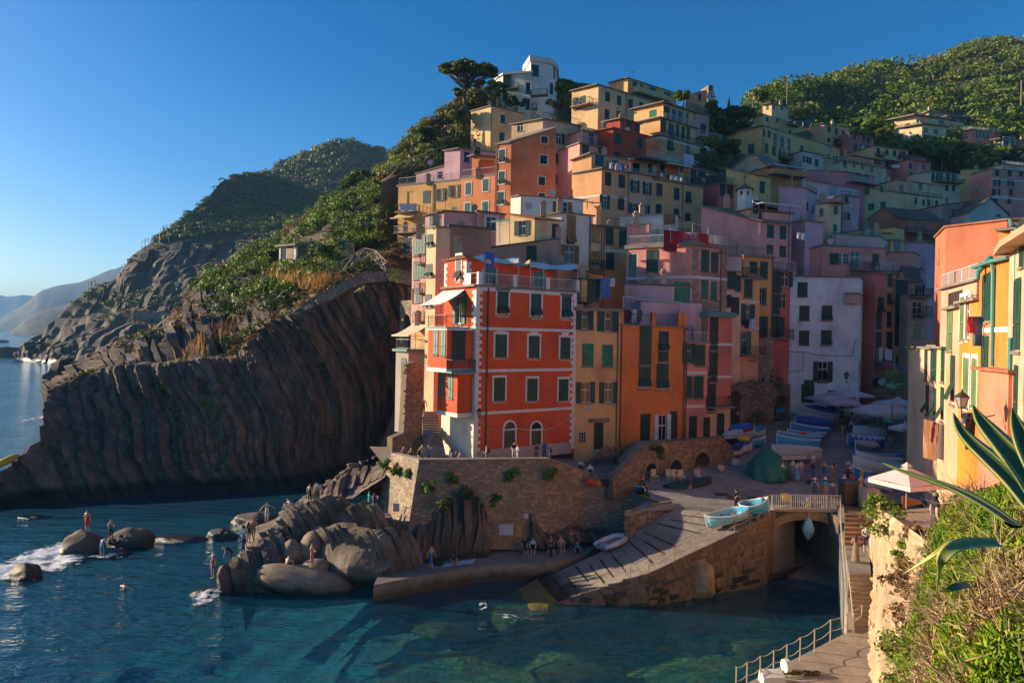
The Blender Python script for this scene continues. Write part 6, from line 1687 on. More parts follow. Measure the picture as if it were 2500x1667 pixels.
# ------ houses right of it, on the ramp
HOUSES['red']=dict(R=R2,L=L2,C=C2)
house('y1','mustard yellow house with green shutters next to the red house',YEL,'M',None,None,378,200,1500,after='red',w='118,272,ag,1.2,1.9 318,290,ag,1.5,1.9 120,567,cr,1.15,2.15 283,573,cr,1.1,2.1 100,880,o,.95,2.0 290,880,o,.95,2.0 75,1250,b,.7,.9 210,1240,dk,1.0,2.5',a=18,dl=7,base=4.5,near=True,rail='f',thick=.3,wear=.3,rmat=M_slabc,pipes=(360,))
house('y1top','small yellow roof room with green door on the mustard house',YEL,'F',66.0,1600,1762,690,850,w='1700,775,cg,1.3,2.3',a=18,ext=.3,dl=4,near=True,rmat=M_slate,eave=.3)
house('y1side','low orange roof house with slate roof behind the roof terrace',(.55,.22,.09),'F',68.5,1400,1780,640,720,w='1650,655,x,.5,.4',a=14,ext=1.5,dl=6,rmat=M_slate,eave=.25,hc={0:590})
house('o1','vivid orange house with roof terrace and arched doorways',(.58,.19,.045),'M',None,None,928,318,1470,after='y1',w='600,475,c,1.3,4.0 750,450,h,1.1,1.9 748,558,c,1.1,1.5 593,735,h,1.3,2.6 740,745,h,1.3,2.6 598,1190,dk,1.1,3.1 740,1185,ow,.9,2.9 833,1165,ck,.8,3.2',a=18,dl=7,base=4.5,near=True,wear=.25,thick=.12,pipes=(392,915),hc={1:345})
house('p1','salmon pink narrow house with white bands',(.60,.25,.20),'M',None,None,1108,470,1280,after='o1',w='975,555,a,.9,2.0 1055,570,c,1.1,2.1 935,835,c,.7,2.2 1040,835,c,1.1,2.3 995,1180,dk,.9,2.5',a=14,dl=6,base=6.0,near=True,wear=.3,bands=(715,995),pipes=(918,))
house('p1top','bright pink roof terrace block with dark doorway',(.54,.22,.24),'M',70.5,925,1100,225,470,w='945,310,x,1.3,2.0',a=12,ext=.5,dl=4,near=True,eave=.08)
house('p2','dusky salmon house with cream ground floor and iron balcony',(.46,.17,.12),'M',None,None,1312,250,1290,after='p1',w='1170,360,ck,1.0,4.0 1165,615,ck,1.0,4.2 1150,870,ck,1.0,4.0 1107,1180,dk,.7,2.6 1222,1140,ck,.8,2.2',a=22,dl=6,base=6.0,near=True,wear=.3,bands=(478,750),thick=.5,rmat=M_teal,eave=.35,balc=((1098,1290,990,1.1),))
h=HOUSES['p2'];A,e,n,W=h['segs'][0][:4]
z0_,z1_=6.0,h['on'](1200,1000)[2].z
strip('ground_floor',A,e,n,.02,W-.02,z0_,z1_-.2,.012,stucco((.58,.46,.32),.6),h['o'])
for x,y,w_,h_,st in((1107,1185,.75,2.5,'ck'),(1222,1140,.9,2.0,'ck')):
 _,s,p=h['on'](x,y)
 q=A+e*s+n*.02
 add_window(h['o'],(q.x,q.y,p.z-h_/2),atan2(e.y,e.x),w_,h_,st,'k')
h=HOUSES['pinkstone'];A,e,n,W=h['segs'][1][:4]
zlo,zhi=h['zt']-9.5,h['zt']-.2
S,W_,H_=quad_S((A.x+n.x*.01,A.y+n.y*.01,zlo),((A+e*W).x+n.x*.01,(A+e*W).y+n.y*.01,zlo),(A.x+n.x*.01,A.y+n.y*.01,zhi),((A+e*W).x+n.x*.01,(A+e*W).y+n.y*.01,zhi))
hol=h['segs'][1][6]
stone_wall(h['o'],S,W_,H_,[M_stoneA,M_stoneB],sw=(.25,.5),sh=(.16,.28),proud=.06,limit=150,seed=201,keep=lambda u,w_:not any(a-.25<u<b+.25 and c-.15<w_+zlo<d+.15 for a,b,c,d in hol))
h=HOUSES['o1'];A,e,n,W=h['segs'][0][:4]
pr=[]
for x in(395,672,892,925):
 _,s,p=h['on'](x,280);s=min(max(s,.2),W-.2);q=A+e*s-n*.2
 MB().box((q.x,q.y,h['zt']+.65),.4,.35,1.3,atan2(e.y,e.x)).build('pier',h['mat'],h['o']);pr.append(q)
railing(h['o'],[(pr[0].x,pr[0].y,h['zt']+.1),(pr[1].x,pr[1].y,h['zt']+.1)],1.0,M_iron);railing(h['o'],[(pr[1].x,pr[1].y,h['zt']+.1),(pr[2].x,pr[2].y,h['zt']+.1)],1.0,M_iron)
h=HOUSES['y1'];A,e,n,W=h['segs'][0][:4];_,s,p=h['on'](208,1108)
MB().box((A.x+e.x*s+n.x*.2,A.y+e.y*s+n.y*.2,p.z),1.9,.5,.3,atan2(e.y,e.x)).build('lintel',M_slabc,h['o'])
# ------ sunlit row on the right
RW=dict(dl=9,near=True,ext=0,base=3.0)
house('terra','big plain terracotta wall of the tall house on the right',(.42,.15,.085),'H',pts=[(1255,68),(1328,62),(1760,58),(1990,57)],top=158,bot=900,w='1285,420,x,.6,1.5',dl=10,base=5.5,rmat=M_terra,eave=.15,wear=.3)
house('tbeige','narrow beige end house with green iron balcony',(.50,.40,.30),'H',pts=[(1066,58.5),(1178,55.5),(1290,54)],top=1078,bot=1560,w='1210,1140,c,.9,2.0',**RW,wear=.7,rmat=M_slabc,eave=.25,sc='u')
house('r1','pink sunlit facade with green shutters beside the beige end house',(.62,.38,.32),'H',pts=[(1176,55.3),(1245,50.5)],top=1085,bot=1560,w='1193,1190,c,1.6,2.4 1238,1200,c,1.4,2.4 1202,1440,h,1.6,2.4',**RW,sc='g')
house('r2','pale yellow sunlit facade with propped shutters',(.58,.40,.25),'H',pts=[(1245,50.4),(1335,45.5)],top=1080,bot=1560,w='1258,1190,c,1.2,2.4 1313,1185,c,1.3,2.5 1255,1470,h,1.2,2.4 1308,1470,h,1.3,2.4',**RW,sc='g')
house('r3','flaking peach facade with one propped green shutter',(.60,.36,.24),'H',pts=[(1335,45.4),(1428,42)],top=790,bot=1568,w='1382,1295,h,1.2,3.2 1345,930,cl,1.6,3.0',**RW,sc='g',wear=1.0,rail='a')
house('r4','intense orange facade with white framed pale green shutters',(.66,.22,.025),'H',pts=[(1428,41.9),(1562,38)],top=735,bot=1568,w='1436,865,cl,1.0,2.6 1490,850,n,.9,2.6 1478,1315,cl,1.3,2.9 1543,1315,cl,1.1,2.7',**RW,sc='l',trim=True,wear=.15)
house('r4b','roof terrace block with tiled parapet above the orange facade',(.52,.33,.26),'H',pts=[(1300,50),(1390,47),(1550,42.5)],top=600,bot=800,w='',dl=8,near=True,base=14,rail='a',rmt=M_ironw)
house('r5','amber orange house with white band and teal drainpipe',(.60,.19,.03),'H',pts=[(1562,37.9),(1682,35.2),(1790,33.6)],top=445,bot=1568,w='1612,720,c,.9,2.6 1645,705,c,.9,2.6 1610,1150,c,1.2,2.6',dl=8,near=True,base=3,sc='g',wear=.2,rmat=M_teal,eave=.3,bands=(940,))
house('r5t','amber upper block of the orange house against the sky',(.56,.24,.07),'H',pts=[(1700,41),(1900,40)],top=232,bot=700,w='',dl=7,near=True,base=12,wear=.2)
house('r6','tall cream house with big dark green shutter at the picture edge',(.56,.38,.28),'H',pts=[(1775,33.5),(1890,30.5),(2150,24)],top=150,bot=1568,w='1875,330,c,.8,2.2 1840,835,c,1.4,3.4 1830,1400,c,.8,2.8 1880,1400,x,.8,2.4',dl=8,near=True,base=3,sc='g',wear=.3,rmat=flat((.42,.30,.17),.8,'eave_wood'),eave=.75,thick=.3)
house('r7','low salmon wall with sloping canopy between the orange and cream houses',(.50,.20,.13),'H',pts=[(1575,35.9),(1775,32.4)],top=1250,bot=1568,w='',dl=1.5,near=True,base=3,rmat=M_terra,eave=.5)
def slope_Y(G,v,x,y):
 g=G.reshape(-1,3);d=ray(*px(v,x,y));rel=g-np.array(CAM);t=rel[:,1]
 err=((rel[:,0]/t-d.x)**2+(rel[:,2]/t-d.z)**2);return float(g[np.argmin(err),1])
house('villa','small white garden house with flat roof on the left slope',(.66,.64,.60),'B',slope_Y(G_slope,'B',385,930)-1.0,385,545,785,945,l=255,w='290,835,x,1.4,2.4 340,835,cb,1.2,2.6 408,832,x,2.2,2.6 478,838,cb,4.0,3.2',a=10,al=30,ext=4,wear=.1,eave=.6,thick=.3)
house('shed1','ochre garden shed beside the telegraph pole',(.56,.40,.18),'B',slope_Y(G_slope,'B',705,870)-.5,705,830,755,880,w='735,780,ct,1.0,1.4',a=8,ext=3,dl=4)
house('shed2','tiny pink hut on the slope path',(.55,.36,.30),'B',slope_Y(G_slope,'B',925,700)-.5,925,990,640,700,w='935,650,x,.5,1.0',a=20,ext=3,dl=3,roof='gl',rh=.8)
house('castle','ruined stone castle wall on the hilltop',(.3,.25,.18),'D',142,1112,1165,205,380,l=935,w='1052,258,x,.9,1.5',a=20,al=14,mat=M_stoneA,eave=.01,thick=.05,hc={0:245},ext=4,cat='castle',name='castle')
# ------ vegetation
M_scrub=leafmat('scrub_leaves',[(.025,.045,.012),(.055,.09,.02),(.10,.14,.03),(.15,.16,.045)],noise=.05)
M_scrubfar=leafmat('far_scrub_leaves',[(.03,.05,.018),(.06,.09,.025),(.11,.135,.04),(.17,.15,.06)],noise=.02,trans=.1)
M_green=leafmat('garden_leaves',[(.02,.05,.008),(.05,.10,.012),(.10,.16,.02),(.15,.19,.03)],noise=.3)
M_dark=leafmat('dark_leaves',[(.015,.032,.012),(.035,.065,.018),(.07,.105,.028)],noise=.2)
M_pine=leafmat('pine_needles',[(.02,.045,.014),(.05,.09,.02),(.11,.14,.03)],noise=.4)
M_dry=leafmat('dry_grass',[(.16,.09,.035),(.28,.17,.07),(.36,.25,.12)],noise=.3)
M_brown=leafmat('brown_scrub',[(.06,.038,.022),(.13,.085,.045),(.19,.13,.075)],noise=.2)
M_bloom=leafmat('bougainvillea',[(.22,.02,.09),(.35,.05,.16),(.45,.10,.22)],noise=.5)
M_bark=rock('bark',[(.07,.05,.038),(.14,.105,.08),(.20,.16,.125)],2.0,(1,1,.3),.8,dist=.05)
def leaves(centres,radii,n,size,squash=.8,rng=RNG,hollow=.45,droop=0.0):
 C=np.repeat(np.asarray(centres,float),n,0);R=np.repeat(np.asarray(radii,float),n)
 m=len(C)
 d=rng.normal(size=(m,3));d/=np.linalg.norm(d,axis=1,keepdims=True)
 d[:,2]=np.where(d[:,2]<-.25,-d[:,2],d[:,2])
 rr=(hollow+(1-hollow)*rng.random(m)**.6)
 p=C+d*(R*rr)[:,None]*np.array([1,1,squash])
 nrm=d+rng.normal(size=(m,3))*.55;nrm/=np.linalg.norm(nrm,axis=1,keepdims=True)
 t=np.cross(nrm,rng.normal(size=(m,3)));t/=np.linalg.norm(t,axis=1,keepdims=True)+1e-9
 b=np.cross(nrm,t)
 s=size*(.55+.9*rng.random(m))*(R/(np.mean(radii)+1e-9))**.5
 s1,s2=s[:,None]*.5,s[:,None]*.5*(.5+.5*rng.random(m))[:,None]
 V=np.stack([p-t*s1-b*s2*.6,p+t*s1*.7-b*s2,p+t*s1+b*s2*.7,p-t*s1*.6+b*s2],1)
 return V.reshape(-1,3),np.arange(m*4).reshape(-1,4)
def scatter(G,n,cond=None,rng=RNG):
 nv,nu=G.shape[:2]
 N=grid_normals(G)
 i=rng.random(n*3)*(nv-1.01);j=rng.random(n*3)*(nu-1.01)
 a,b=i.astype(int),j.astype(int);f,g=(i-a)[:,None],(j-b)[:,None]
 p=G[a,b]*(1-f)*(1-g)+G[a+1,b]*f*(1-g)+G[a,b+1]*(1-f)*g+G[a+1,b+1]*f*g
 area=np.linalg.norm(np.cross(G[a+1,b]-G[a,b],G[a,b+1]-G[a,b]),axis=1)
 keep=rng.random(len(p))<np.minimum(1,area/np.percentile(area,70))
 nz=np.abs(N[a,b][:,2])
 if cond is not None:keep&=cond(p,nz)
 return p[keep][:n]
_cam=np.array(CAM);_R=np.array([RT,UP,fw])
def project(p):
 q=(np.asarray(p)-_cam)@_R.T
 return CX+F*q[:,0]/q[:,2],CY-F*q[:,1]/q[:,2]
KEEP=[]
for kk_,hh_ in HOUSES.items():
 if 'poly' not in hh_:continue
 fpz=np.array([(p.x,p.y,t)for p,t in zip(hh_['fp'],hh_['tops'])]);lo_=fpz.copy();lo_[:,2]-=(5.0 if kk_.startswith(('condo','r'))else 3.0)
 xa,ya=project(np.concatenate([fpz,lo_]));KEEP.append((xa.min()-4,xa.max()+4,ya.min()-6,ya.max(),fpz[:,1].max()))
def clear_view(pts):
 pts=np.asarray(pts);x,y=project(pts);ok=np.ones(len(pts),bool)
 for x0,x1,y0,y1,Y in KEEP:ok&=~((x>x0)&(x<x1)&(y>y0)&(y<y1)&(pts[:,1]<Y))
 return pts[ok]
def bushes(name,pts,r0,r1,n,size,mat,squash=.75,parent=None,**kw):
 if kw.get('kind')=='stuff' and len(pts):pts=clear_view(pts)
 if len(pts)==0:return None
 R=r0+(r1-r0)*RNG.random(len(pts))**1.6
 V,Fq=leaves(np.asarray(pts)+np.array([0,0,.25])*R[:,None],R,n,size,squash)
 return np_mesh(name,V,Fq,mat,parent,**kw)
nz_=lambda p,s=.06,sd=0:fbm(p*s,3,sd)
q=scatter(G_head,4600,lambda p,nz:(p[:,2]>30)&((p[:,2]>74+(p[:,0]+190)*.16)|(p[:,2]<42)&(RNG.random(len(p))<.5)|(RNG.random(len(p))<.07))&(nz_(p,.03,5)>.30))
bushes('headland_scrub',q,1.0,4.0,56,.62,M_scrubfar,.5,kind='stuff')
q=scatter(G_head,900,lambda p,nz:(p[:,2]>20)&(nz_(p,.05,15)>.52))
bushes('headland_dry_scrub',q,1.0,2.2,22,.9,M_brown,.5,kind='stuff')
q=scatter(G_back,3000)
bushes('wooded_hill_scrub',q,2.2,7.0,40,1.3,M_scrubfar,.7,kind='stuff')
q=scatter(G_slope,800,lambda p,nz:(p[:,2]>19)&(nz_(p,.12,7)>.50)&(p[:,1]>95))
bushes('garden_scrub',q,.7,2.8,170,.27,M_green,.75,kind='stuff')
q=scatter(G_slope,500,lambda p,nz:(p[:,2]>15)&(nz_(p,.12,9)>.5))
bushes('garden_dark_scrub',q,.6,2.4,130,.26,M_dark,.7,kind='stuff')
q=scatter(G_slope,1300,lambda p,nz:(p[:,2]>14)&(nz_(p,.15,11)>.42))
bushes('garden_dry_scrub',q,.4,1.5,100,.2,M_brown,.6,kind='stuff')
q=scatter(G_pine,700,lambda p,nz:(p[:,0]<12)&(nz_(p,.15,21)>.42))
bushes('slope_scrub',q,.6,2.2,150,.24,M_scrub,.75,kind='stuff')
q=scatter(G_pine,600,lambda p,nz:(p[:,0]<4)&(nz_(p,.15,23)>.45))
bushes('slope_brown_scrub',q,.5,1.6,110,.22,M_brown,.65,kind='stuff')
q=scatter(G_right,3000,lambda p,nz:(nz_(p,.03,31)>.28))
bushes('hillside_wood',q,1.3,4.4,75,.62,M_scrub,.8,kind='stuff')
q=scatter(G_right,900,lambda p,nz:(nz_(p,.035,33)>.5)&(p[:,1]>170))
bushes('hillside_brown_scrub',q,1.0,2.4,30,.9,M_brown,.6,kind='stuff')
q=scatter(G_right,420,lambda p,nz:(p[:,1]<215)&(p[:,1]>140))
bushes('hillside_treetops',q,2.4,4.8,200,.6,M_green,.85,kind='stuff')
q=scatter(G_sad,420,None)
bushes('saddle_scrub',q,.8,2.2,60,.5,M_scrub,.8,kind='stuff')
q=scatter(G_cliff,260,lambda p,nz:(p[:,2]>8)&(nz_(p,.25,41)>.55))
bushes('cliff_growth',q,.2,.6,40,.16,M_green,.6,kind='stuff')
edge=[P('S',x,y,Y+1.0)for x,y,Y in CT[5:]]
q=np.array([tuple(edge[i].lerp(edge[i+1],random.random())+Ve((random.uniform(-.6,.6),random.uniform(-.4,2.5),.1)))for i in range(len(edge)-1)for _ in range(14)])
bushes('cliff_edge_growth',q,.25,.8,45,.2,M_brown,.6,kind='stuff')
def reeds(name,spots,mat,h=(1.4,2.8),per=60,spread=1.3,w=.05):
 V=[]
 for c in spots:
  for _ in range(per):
   a=RNG.normal(size=2)*spread*.5
   b=np.array([c[0]+a[0],c[1]+a[1],c[2]-.2])
   hh=RNG.uniform(*h);ln=RNG.normal(size=2)*.28*hh
   tp=b+np.array([ln[0],ln[1],hh]);md=b+np.array([ln[0]*.35,ln[1]*.35,hh*.6])
   e=np.array([RNG.normal(),RNG.normal(),0]);e/=np.linalg.norm(e)
   ww=w*RNG.uniform(.6,1.5)
   V+=[b-e*ww,b+e*ww,md+e*ww*.8,md-e*ww*.8,md-e*ww*.8,md+e*ww*.8,tp+e*ww*.25,tp-e*ww*.25]
 V=np.array(V)
 return np_mesh(name,V,np.arange(len(V)).reshape(-1,4),mat,kind='stuff')
def slope_pts(v,lst,Yr=None):
 out=[]
 g=G_slope.reshape(-1,3)
 for x,y in lst:
  d=ray(*px(v,x,y));rel=g-np.array(CAM)
  t=rel[:,1]
  err=(rel[:,0]-d.x*t)**2+(rel[:,2]-d.z*t)**2
  out.append(g[np.argmin(err/t**2)])
 return out
reeds('dry_reeds',slope_pts('B',[(300,1040),(340,1060),(390,1070),(440,1060),(480,1090),(530,1100),(580,1110),(620,1120),(360,1110),(420,1130),(480,1150),(560,1160),(320,1080),(640,1090),(700,1070)]),M_dry,(1.2,2.6),70,2.0)
reeds('dry_reeds',slope_pts('A',[(1330,1430),(1380,1410),(1420,1380),(1440,1340),(1350,1460),(1300,1470),(1520,1270),(1560,1240),(1590,1220),(1570,1270),(1440,1420),(1260,1500)]),M_dry,(1.0,2.3),80,1.8)
reeds('dry_reeds',slope_pts('B',[(60,1340),(120,1230),(150,1160),(200,1150),(250,1120)]),M_dry,(.8,1.8),70,1.8)
# ---- single trees
def tree(name,label,base,trunk,crown,mat,n,size,tr=.3,group=None,cat='tree',limbs=True,squash=.7):
 o=empty(name,base,label,cat,group)
 mb=MB()
 k=len(trunk)
 mb.tube(trunk,[tr*(1-.55*i/(k-1))for i in range(k)],8)
 if limbs:
  for c,r in crown:
   c=Ve(c)
   i=max(1,k-1-random.randrange(max(1,k//2)))
   s=Ve(trunk[i]);m=s.lerp(c,.5)+Ve((random.uniform(-.3,.3),random.uniform(-.3,.3),-.25*r))
   mb.tube([s,m,c-Ve((0,0,r*.2))],[tr*.32,tr*.2,tr*.07],5)
 mb.build('trunk',M_bark,o,smooth=True)
 V,Fq=leaves([tuple(c)for c,r in crown],[r for c,r in crown],n,size,squash,hollow=.25)
 np_mesh('crown',V,Fq,mat,o)
 return o
TY=124.0
def c_at(x,y,dy=0):return P('C',x,y,TY+dy)
rng=random.Random(5)
tr_pts=[c_at(662,680),c_at(650,600),c_at(632,530),c_at(625,470),c_at(634,410),c_at(648,360),c_at(655,310)]
cr=[]
for k in range(80):
 x=rng.uniform(455,870);
 topy=165+abs(x-640)**1.6*.0105 if x<700 else 195+abs(x-770)**1.5*.03
 low=330 if x>560 else 300
 y=topy+14+rng.random()**1.6*max(20,(low-topy)*.55)
 cr.append((c_at(x,y,rng.uniform(-3.2,3.2)),rng.uniform(.7,1.3)))
for x,y in((560,410),(590,440),(600,420),(570,450),(720,375),(760,360),(740,385),(780,350)):cr.append((c_at(x,y,rng.uniform(-1.5,1.5)),rng.uniform(.5,.8)))
tree('pine_tree','tall lone umbrella pine leaning beside the white hilltop villa',c_at(662,680),tr_pts,cr,M_pine,330,.26,.42,squash=.55)
TY=158.0
def b_at(x,y,dy=0):return P('B',x,y,TY+dy)
cr=[]
for k in range(36):
 x=rng.uniform(735,1000);topy=205+abs(x-880)**1.5*.05
 cr.append((b_at(x,topy+10+rng.random()*75,rng.uniform(-3,3)),rng.uniform(.9,1.6)))
tree('pine_tree','broad dark pine standing above the gardens on the left slope',b_at(868,400),[b_at(868,400),b_at(866,350),b_at(872,310),b_at(880,280)],cr,M_pine,170,.35,.45,squash=.55)
def blob_tree(v,x,y,Y,w,h,label,mat=M_green,n=130,size=.45,name='tree',trunkh=1.0,ncl=14):
 b=P(v,x,y,Y);k=F/Y/VIEWS[v][2]
 cr=[(b+Ve((rng.uniform(-.36,.36)*w/k,rng.uniform(-.3,.3)*w/k,trunkh*.6+rng.uniform(.2,.85)*h/k)),rng.uniform(.2,.33)*min(w,h)/k)for _ in range(ncl)]
 tp=b+Ve((0,0,h/k*.6))
 return tree(name,label,b-Ve((0,0,1)),[b-Ve((0,0,1)),b+Ve((.1,0,.3*h/k)),tp],cr,mat,n,size,.18,squash=.85)
blob_tree('C',900,520,124,160,150,'olive green tree in front of the white villa',M_scrub)
blob_tree('C',1060,580,122,250,80,'low laurel hedge tree below the white villa',M_dark)
blob_tree('C',1470,500,120,180,130,'bright tree between the villa and the cream yellow house',M_green)
blob_tree('C',1390,600,119,230,80,'dark spreading bush under the white tower',M_dark)
blob_tree('C',560,760,117,190,160,'round olive bush on the slope below the tall pine',M_scrub)
blob_tree('C',330,900,113,170,150,'dark prickly pear thicket on the slope edge',M_dark)
blob_tree('D',910,320,118,120,75,'light green tree beside the ruined castle',M_green)
blob_tree('D',1180,480,128,170,140,'dense green tree in the saddle below the sky',M_scrub)
blob_tree('D',1310,500,126,180,130,'broad dark tree right of the saddle',M_dark)
blob_tree('D',1440,470,128,150,90,'yellowish bush along the saddle crest',M_green)
blob_tree('D',1250,640,115,200,180,'shadowed tree mass above the gully',M_dark)
blob_tree('D',1150,760,106,190,120,'thin leafy bush beside the loggia house',M_scrub)
blob_tree('D',1290,780,105,190,120,'dark shrub at the bottom of the gully',M_dark)
blob_tree('D',1570,330,138,120,90,'wind bent conifer on the crest behind the straw yellow house',M_dark)
blob_tree('E',1665,1035,138,140,120,'round olive coloured tree below the rose apartments',M_scrub)
blob_tree('E',745,780,140,120,90,'light green tree behind the rose house',M_green)
blob_tree('E',610,740,142,90,60,'small lime tree on the terraced slope',M_green)
blob_tree('E',820,860,134,180,80,'rounded bush above the pale peach house',M_scrub)
blob_tree('E',1040,960,146,240,90,'dark trees screening the cream condominium',M_scrub)
blob_tree('E',1430,990,144,220,120,'tall dark trees in front of the rose block',M_dark)
blob_tree('E',1250,1030,138,300,120,'shadowed grove below the condominium',M_dark)
blob_tree('E',1820,1010,138,160,110,'dark hedge trees at the right edge',M_dark)
blob_tree('E',1820,770,172,170,170,'bright tree beside the second rose block',M_green)
blob_tree('B',400,960,slope_Y(G_slope,'B',400,950)-3,90,70,'round garden bush in front of the small white house',M_green)
blob_tree('B',225,960,slope_Y(G_slope,'B',230,950)-1,120,120,'dense round bush left of the small white house',M_dark)
blob_tree('B',600,920,slope_Y(G_slope,'B',590,920)-2,120,110,'bright lemon bush right of the small white house',M_green)
blob_tree('B',300,1040,128,130,120,'bushy shrub below the small white house',M_scrub)
blob_tree('B',1080,590,112,190,200,'big bright green tree beside the yellow house end',M_green,ncl=18)
blob_tree('B',880,560,135,230,160,'leafy garden tree above the railed path',M_green,ncl=18)
blob_tree('B',680,620,142,210,190,'sunlit fruit tree above the gardens',M_green,ncl=18)
blob_tree('B',1050,420,128,200,140,'grey green bush near the broad pine',M_scrub)
blob_tree('B',230,1330,98,180,120,'vivid green bush at the cliff top edge',M_green,ncl=18)
blob_tree('B',100,1390,96,140,110,'glossy shrub where the cliff top path ends',M_green)
o=bushes('bougainvillea',np.array([tuple(P('B',x,y,147))for x,y in((470,735),(500,730),(530,720),(560,725),(590,710),(480,750))]),.8,1.4,110,.25,M_bloom);tag(o,'dusky red bougainvillea hedge above the small white house','shrub')
o=bushes('bougainvillea',np.array([tuple(P('A',x,y,127))for x,y in((1380,945),(1400,935),(1420,925),(1390,960))]),.5,.9,90,.22,M_bloom);tag(o,'bright pink bougainvillea over the stepped path','shrub')
o=bushes('bougainvillea',np.array([tuple(P('E',x,y,262))for x,y in((905,305),(915,312))]),1.2,1.6,60,.6,M_bloom);tag(o,'magenta blossom on the wooded hillside crest','shrub')
pc=P('B',900,840,104);po=empty('palm',pc,'shaggy palm with arching half dry fronds on the slope','palm')
mb=MB();mb2=MB()
for k in range(70):
 az=rng.uniform(0,2*pi);L=rng.uniform(3.0,6.5);el=rng.uniform(.35,1.35)
 pts_=[]
 for i in range(6):
  t=i/5;r=L*t
  pts_.append(pc+Ve((cos(az)*r*cos(el),sin(az)*r*cos(el)*.6,r*sin(el)-1.1*t*t*L*.28)))
 for i in range(5):
  a,b=pts_[i],pts_[i+1];e=Ve((-sin(az),cos(az),.3))*.16*(1-.7*i/5)
  (mb if k%3 else mb2).poly([a-e,a+e,b+e*.8,b-e*.8])
mb.build('fronds',M_scrub,po,kind='stuff');mb2.build('dry_fronds',M_dry,po,kind='stuff')
def wall_plant(v,x,y,Y,r,label,mat=M_green):
 c=P(v,x,y,Y)
 pts_=np.array([tuple(c+Ve((rng.uniform(-.5,.5)*r,rng.uniform(-.3,.1),rng.uniform(-.6,.5)*r)))for _ in range(7)])
 R=np.array([r*rng.uniform(.35,.6)for _ in range(7)])
 V,Fq=leaves(pts_,R,90,.11,.9,hollow=.1)
 tag(np_mesh('plant_in_wall',V,Fq,mat),label,'plant','plants rooted in walls')  # tufts, ivy, creepers and shrubs alike: plants, not only bushes
for a in(('K',60,1030,52.4,.7,'yellow green plant on the sunlit end of the terrace wall'),('K',175,1042,51.0,.6,'second plant on the sunlit end near the wall corner'),('K',535,1075,50.4,.7,'dark tuft high on the terrace wall'),('K',335,1150,49.6,.6,'grey green tuft left on the shaded terrace wall'),('K',1030,1052,52.0,.9,'wide green tuft in the middle of the terrace wall'),('K',1355,1052,52.6,.75,'round green tuft near the right end of the terrace wall'),('K',885,1275,50.0,.7,'hanging plant in the crack beside the leaning strata'),('K',455,1310,49.0,.8,'tuft growing on top of the leaning strata',M_dark),('K',670,1210,49.6,.6,'small tuft behind the leaning strata',M_dark),('J',1640,190,53.5,.8,'plant trailing over the terrace wall end'),('M',690,1385,55.4,.9,'bush hanging on the arched ramp wall',M_dark),('N',1170,1205,50.9,.8,'bushy plant hanging at the right side of the bridge arch'),('N',915,1150,50.6,.4,'small plant above the bridge keystone'),('N',1030,1155,50.6,.45,'second small plant on the bridge arch'),('N',835,1175,50.6,.35,'third small plant left on the bridge arch',M_dark),('M',1480,860,73.0,1.6,'ivy on the old tower wall',M_dark),('M',1700,830,74.5,1.4,'ivy trailing over the vaulted wall',M_dark),('N',490,450,72.0,1.7,'dark creeper at the foot of the vaulted wall',M_dark),('F',65,670,82,1.4,'agave tuft hanging over the path wall',M_scrub),('Q',505,540,30.4,1.5,'bright spurge bush on the bastion corner',M_green),('Q',720,700,26,.8,'small shrub in the bastion wall',M_brown),('Q',640,765,26.5,.6,'grey green cushion plant on the bastion',M_green),('Q',635,900,25,.9,'dry red stemmed plant on the bastion face',M_brown),('Q',650,1050,24,1.0,'brown thatch of dead stems on the bastion',M_brown),('Q',625,1330,22.5,.9,'green plant low on the bastion face',M_scrub),('Q',640,1480,21,.8,'leafy plant at the foot of the bastion',M_scrub),('Q',470,470,34,.9,'creeper on the round gatepost behind the bastion',M_green)):
 wall_plant(*a)
 # ---- foreground bank: ice plant, dead twigs, agaves
M_ice=leafmat('ice_plant',[(.05,.11,.01),(.10,.18,.015),(.17,.24,.02),(.22,.22,.03)],noise=1.2,trans=.15)
M_icered=leafmat('ice_plant_red',[(.25,.06,.02),(.36,.13,.02),(.30,.22,.03)],noise=1.5,trans=.1)
M_twig=leafmat('dead_twigs',[(.10,.075,.06),(.20,.15,.12),(.30,.24,.19)],noise=2.0,trans=0)
def fingers(name,pts_,mat,L=(.09,.2),w=.016):
 m=len(pts_)
 d=RNG.normal(size=(m,3))*.5+np.array([-.35,-.5,.75]);d/=np.linalg.norm(d,axis=1,keepdims=True)
 s=np.cross(d,RNG.normal(size=(m,3)));s/=np.linalg.norm(s,axis=1,keepdims=True);u=np.cross(d,s)
 ln=RNG.uniform(L[0],L[1],m)[:,None];ww=w*RNG.uniform(.7,1.4,m)[:,None]
 b,c,t=pts_,pts_+d*ln*.6,pts_+d*ln
 ring=lambda p,k:[p+s*ww*k,p+u*ww*k,p-(s+u)*ww*.7*k]
 V=np.stack(ring(b,.8)+ring(c,1.1)+ring(t,.2),1)
 fl_=[]
 for a in(0,3):
  for i in range(3):fl_.append([a+i,a+(i+1)%3,a+3+(i+1)%3,a+3+i])
 Fq=(np.arange(m)[:,None,None]*9+np.array(fl_)[None]).reshape(-1,4)
 return np_mesh(name,V.reshape(-1,3),Fq,mat,kind='stuff')
def bank_pts(n,lo,sd,up=.06):
 p=scatter(G_bank[:78],n*2,lambda p,nz:nz_(p,.9,sd)>lo)[:n]
 return p+RNG.normal(size=p.shape)*np.array([.05,.05,.04])+np.array([-.02,-.05,up])
fingers('ice_plant',bank_pts(46000,.43,51),M_ice,(.10,.24),.021)
fingers('ice_plant_red',bank_pts(5000,.54,53),M_icered,(.08,.16),.015)
q=bank_pts(700,.50,51,.03)
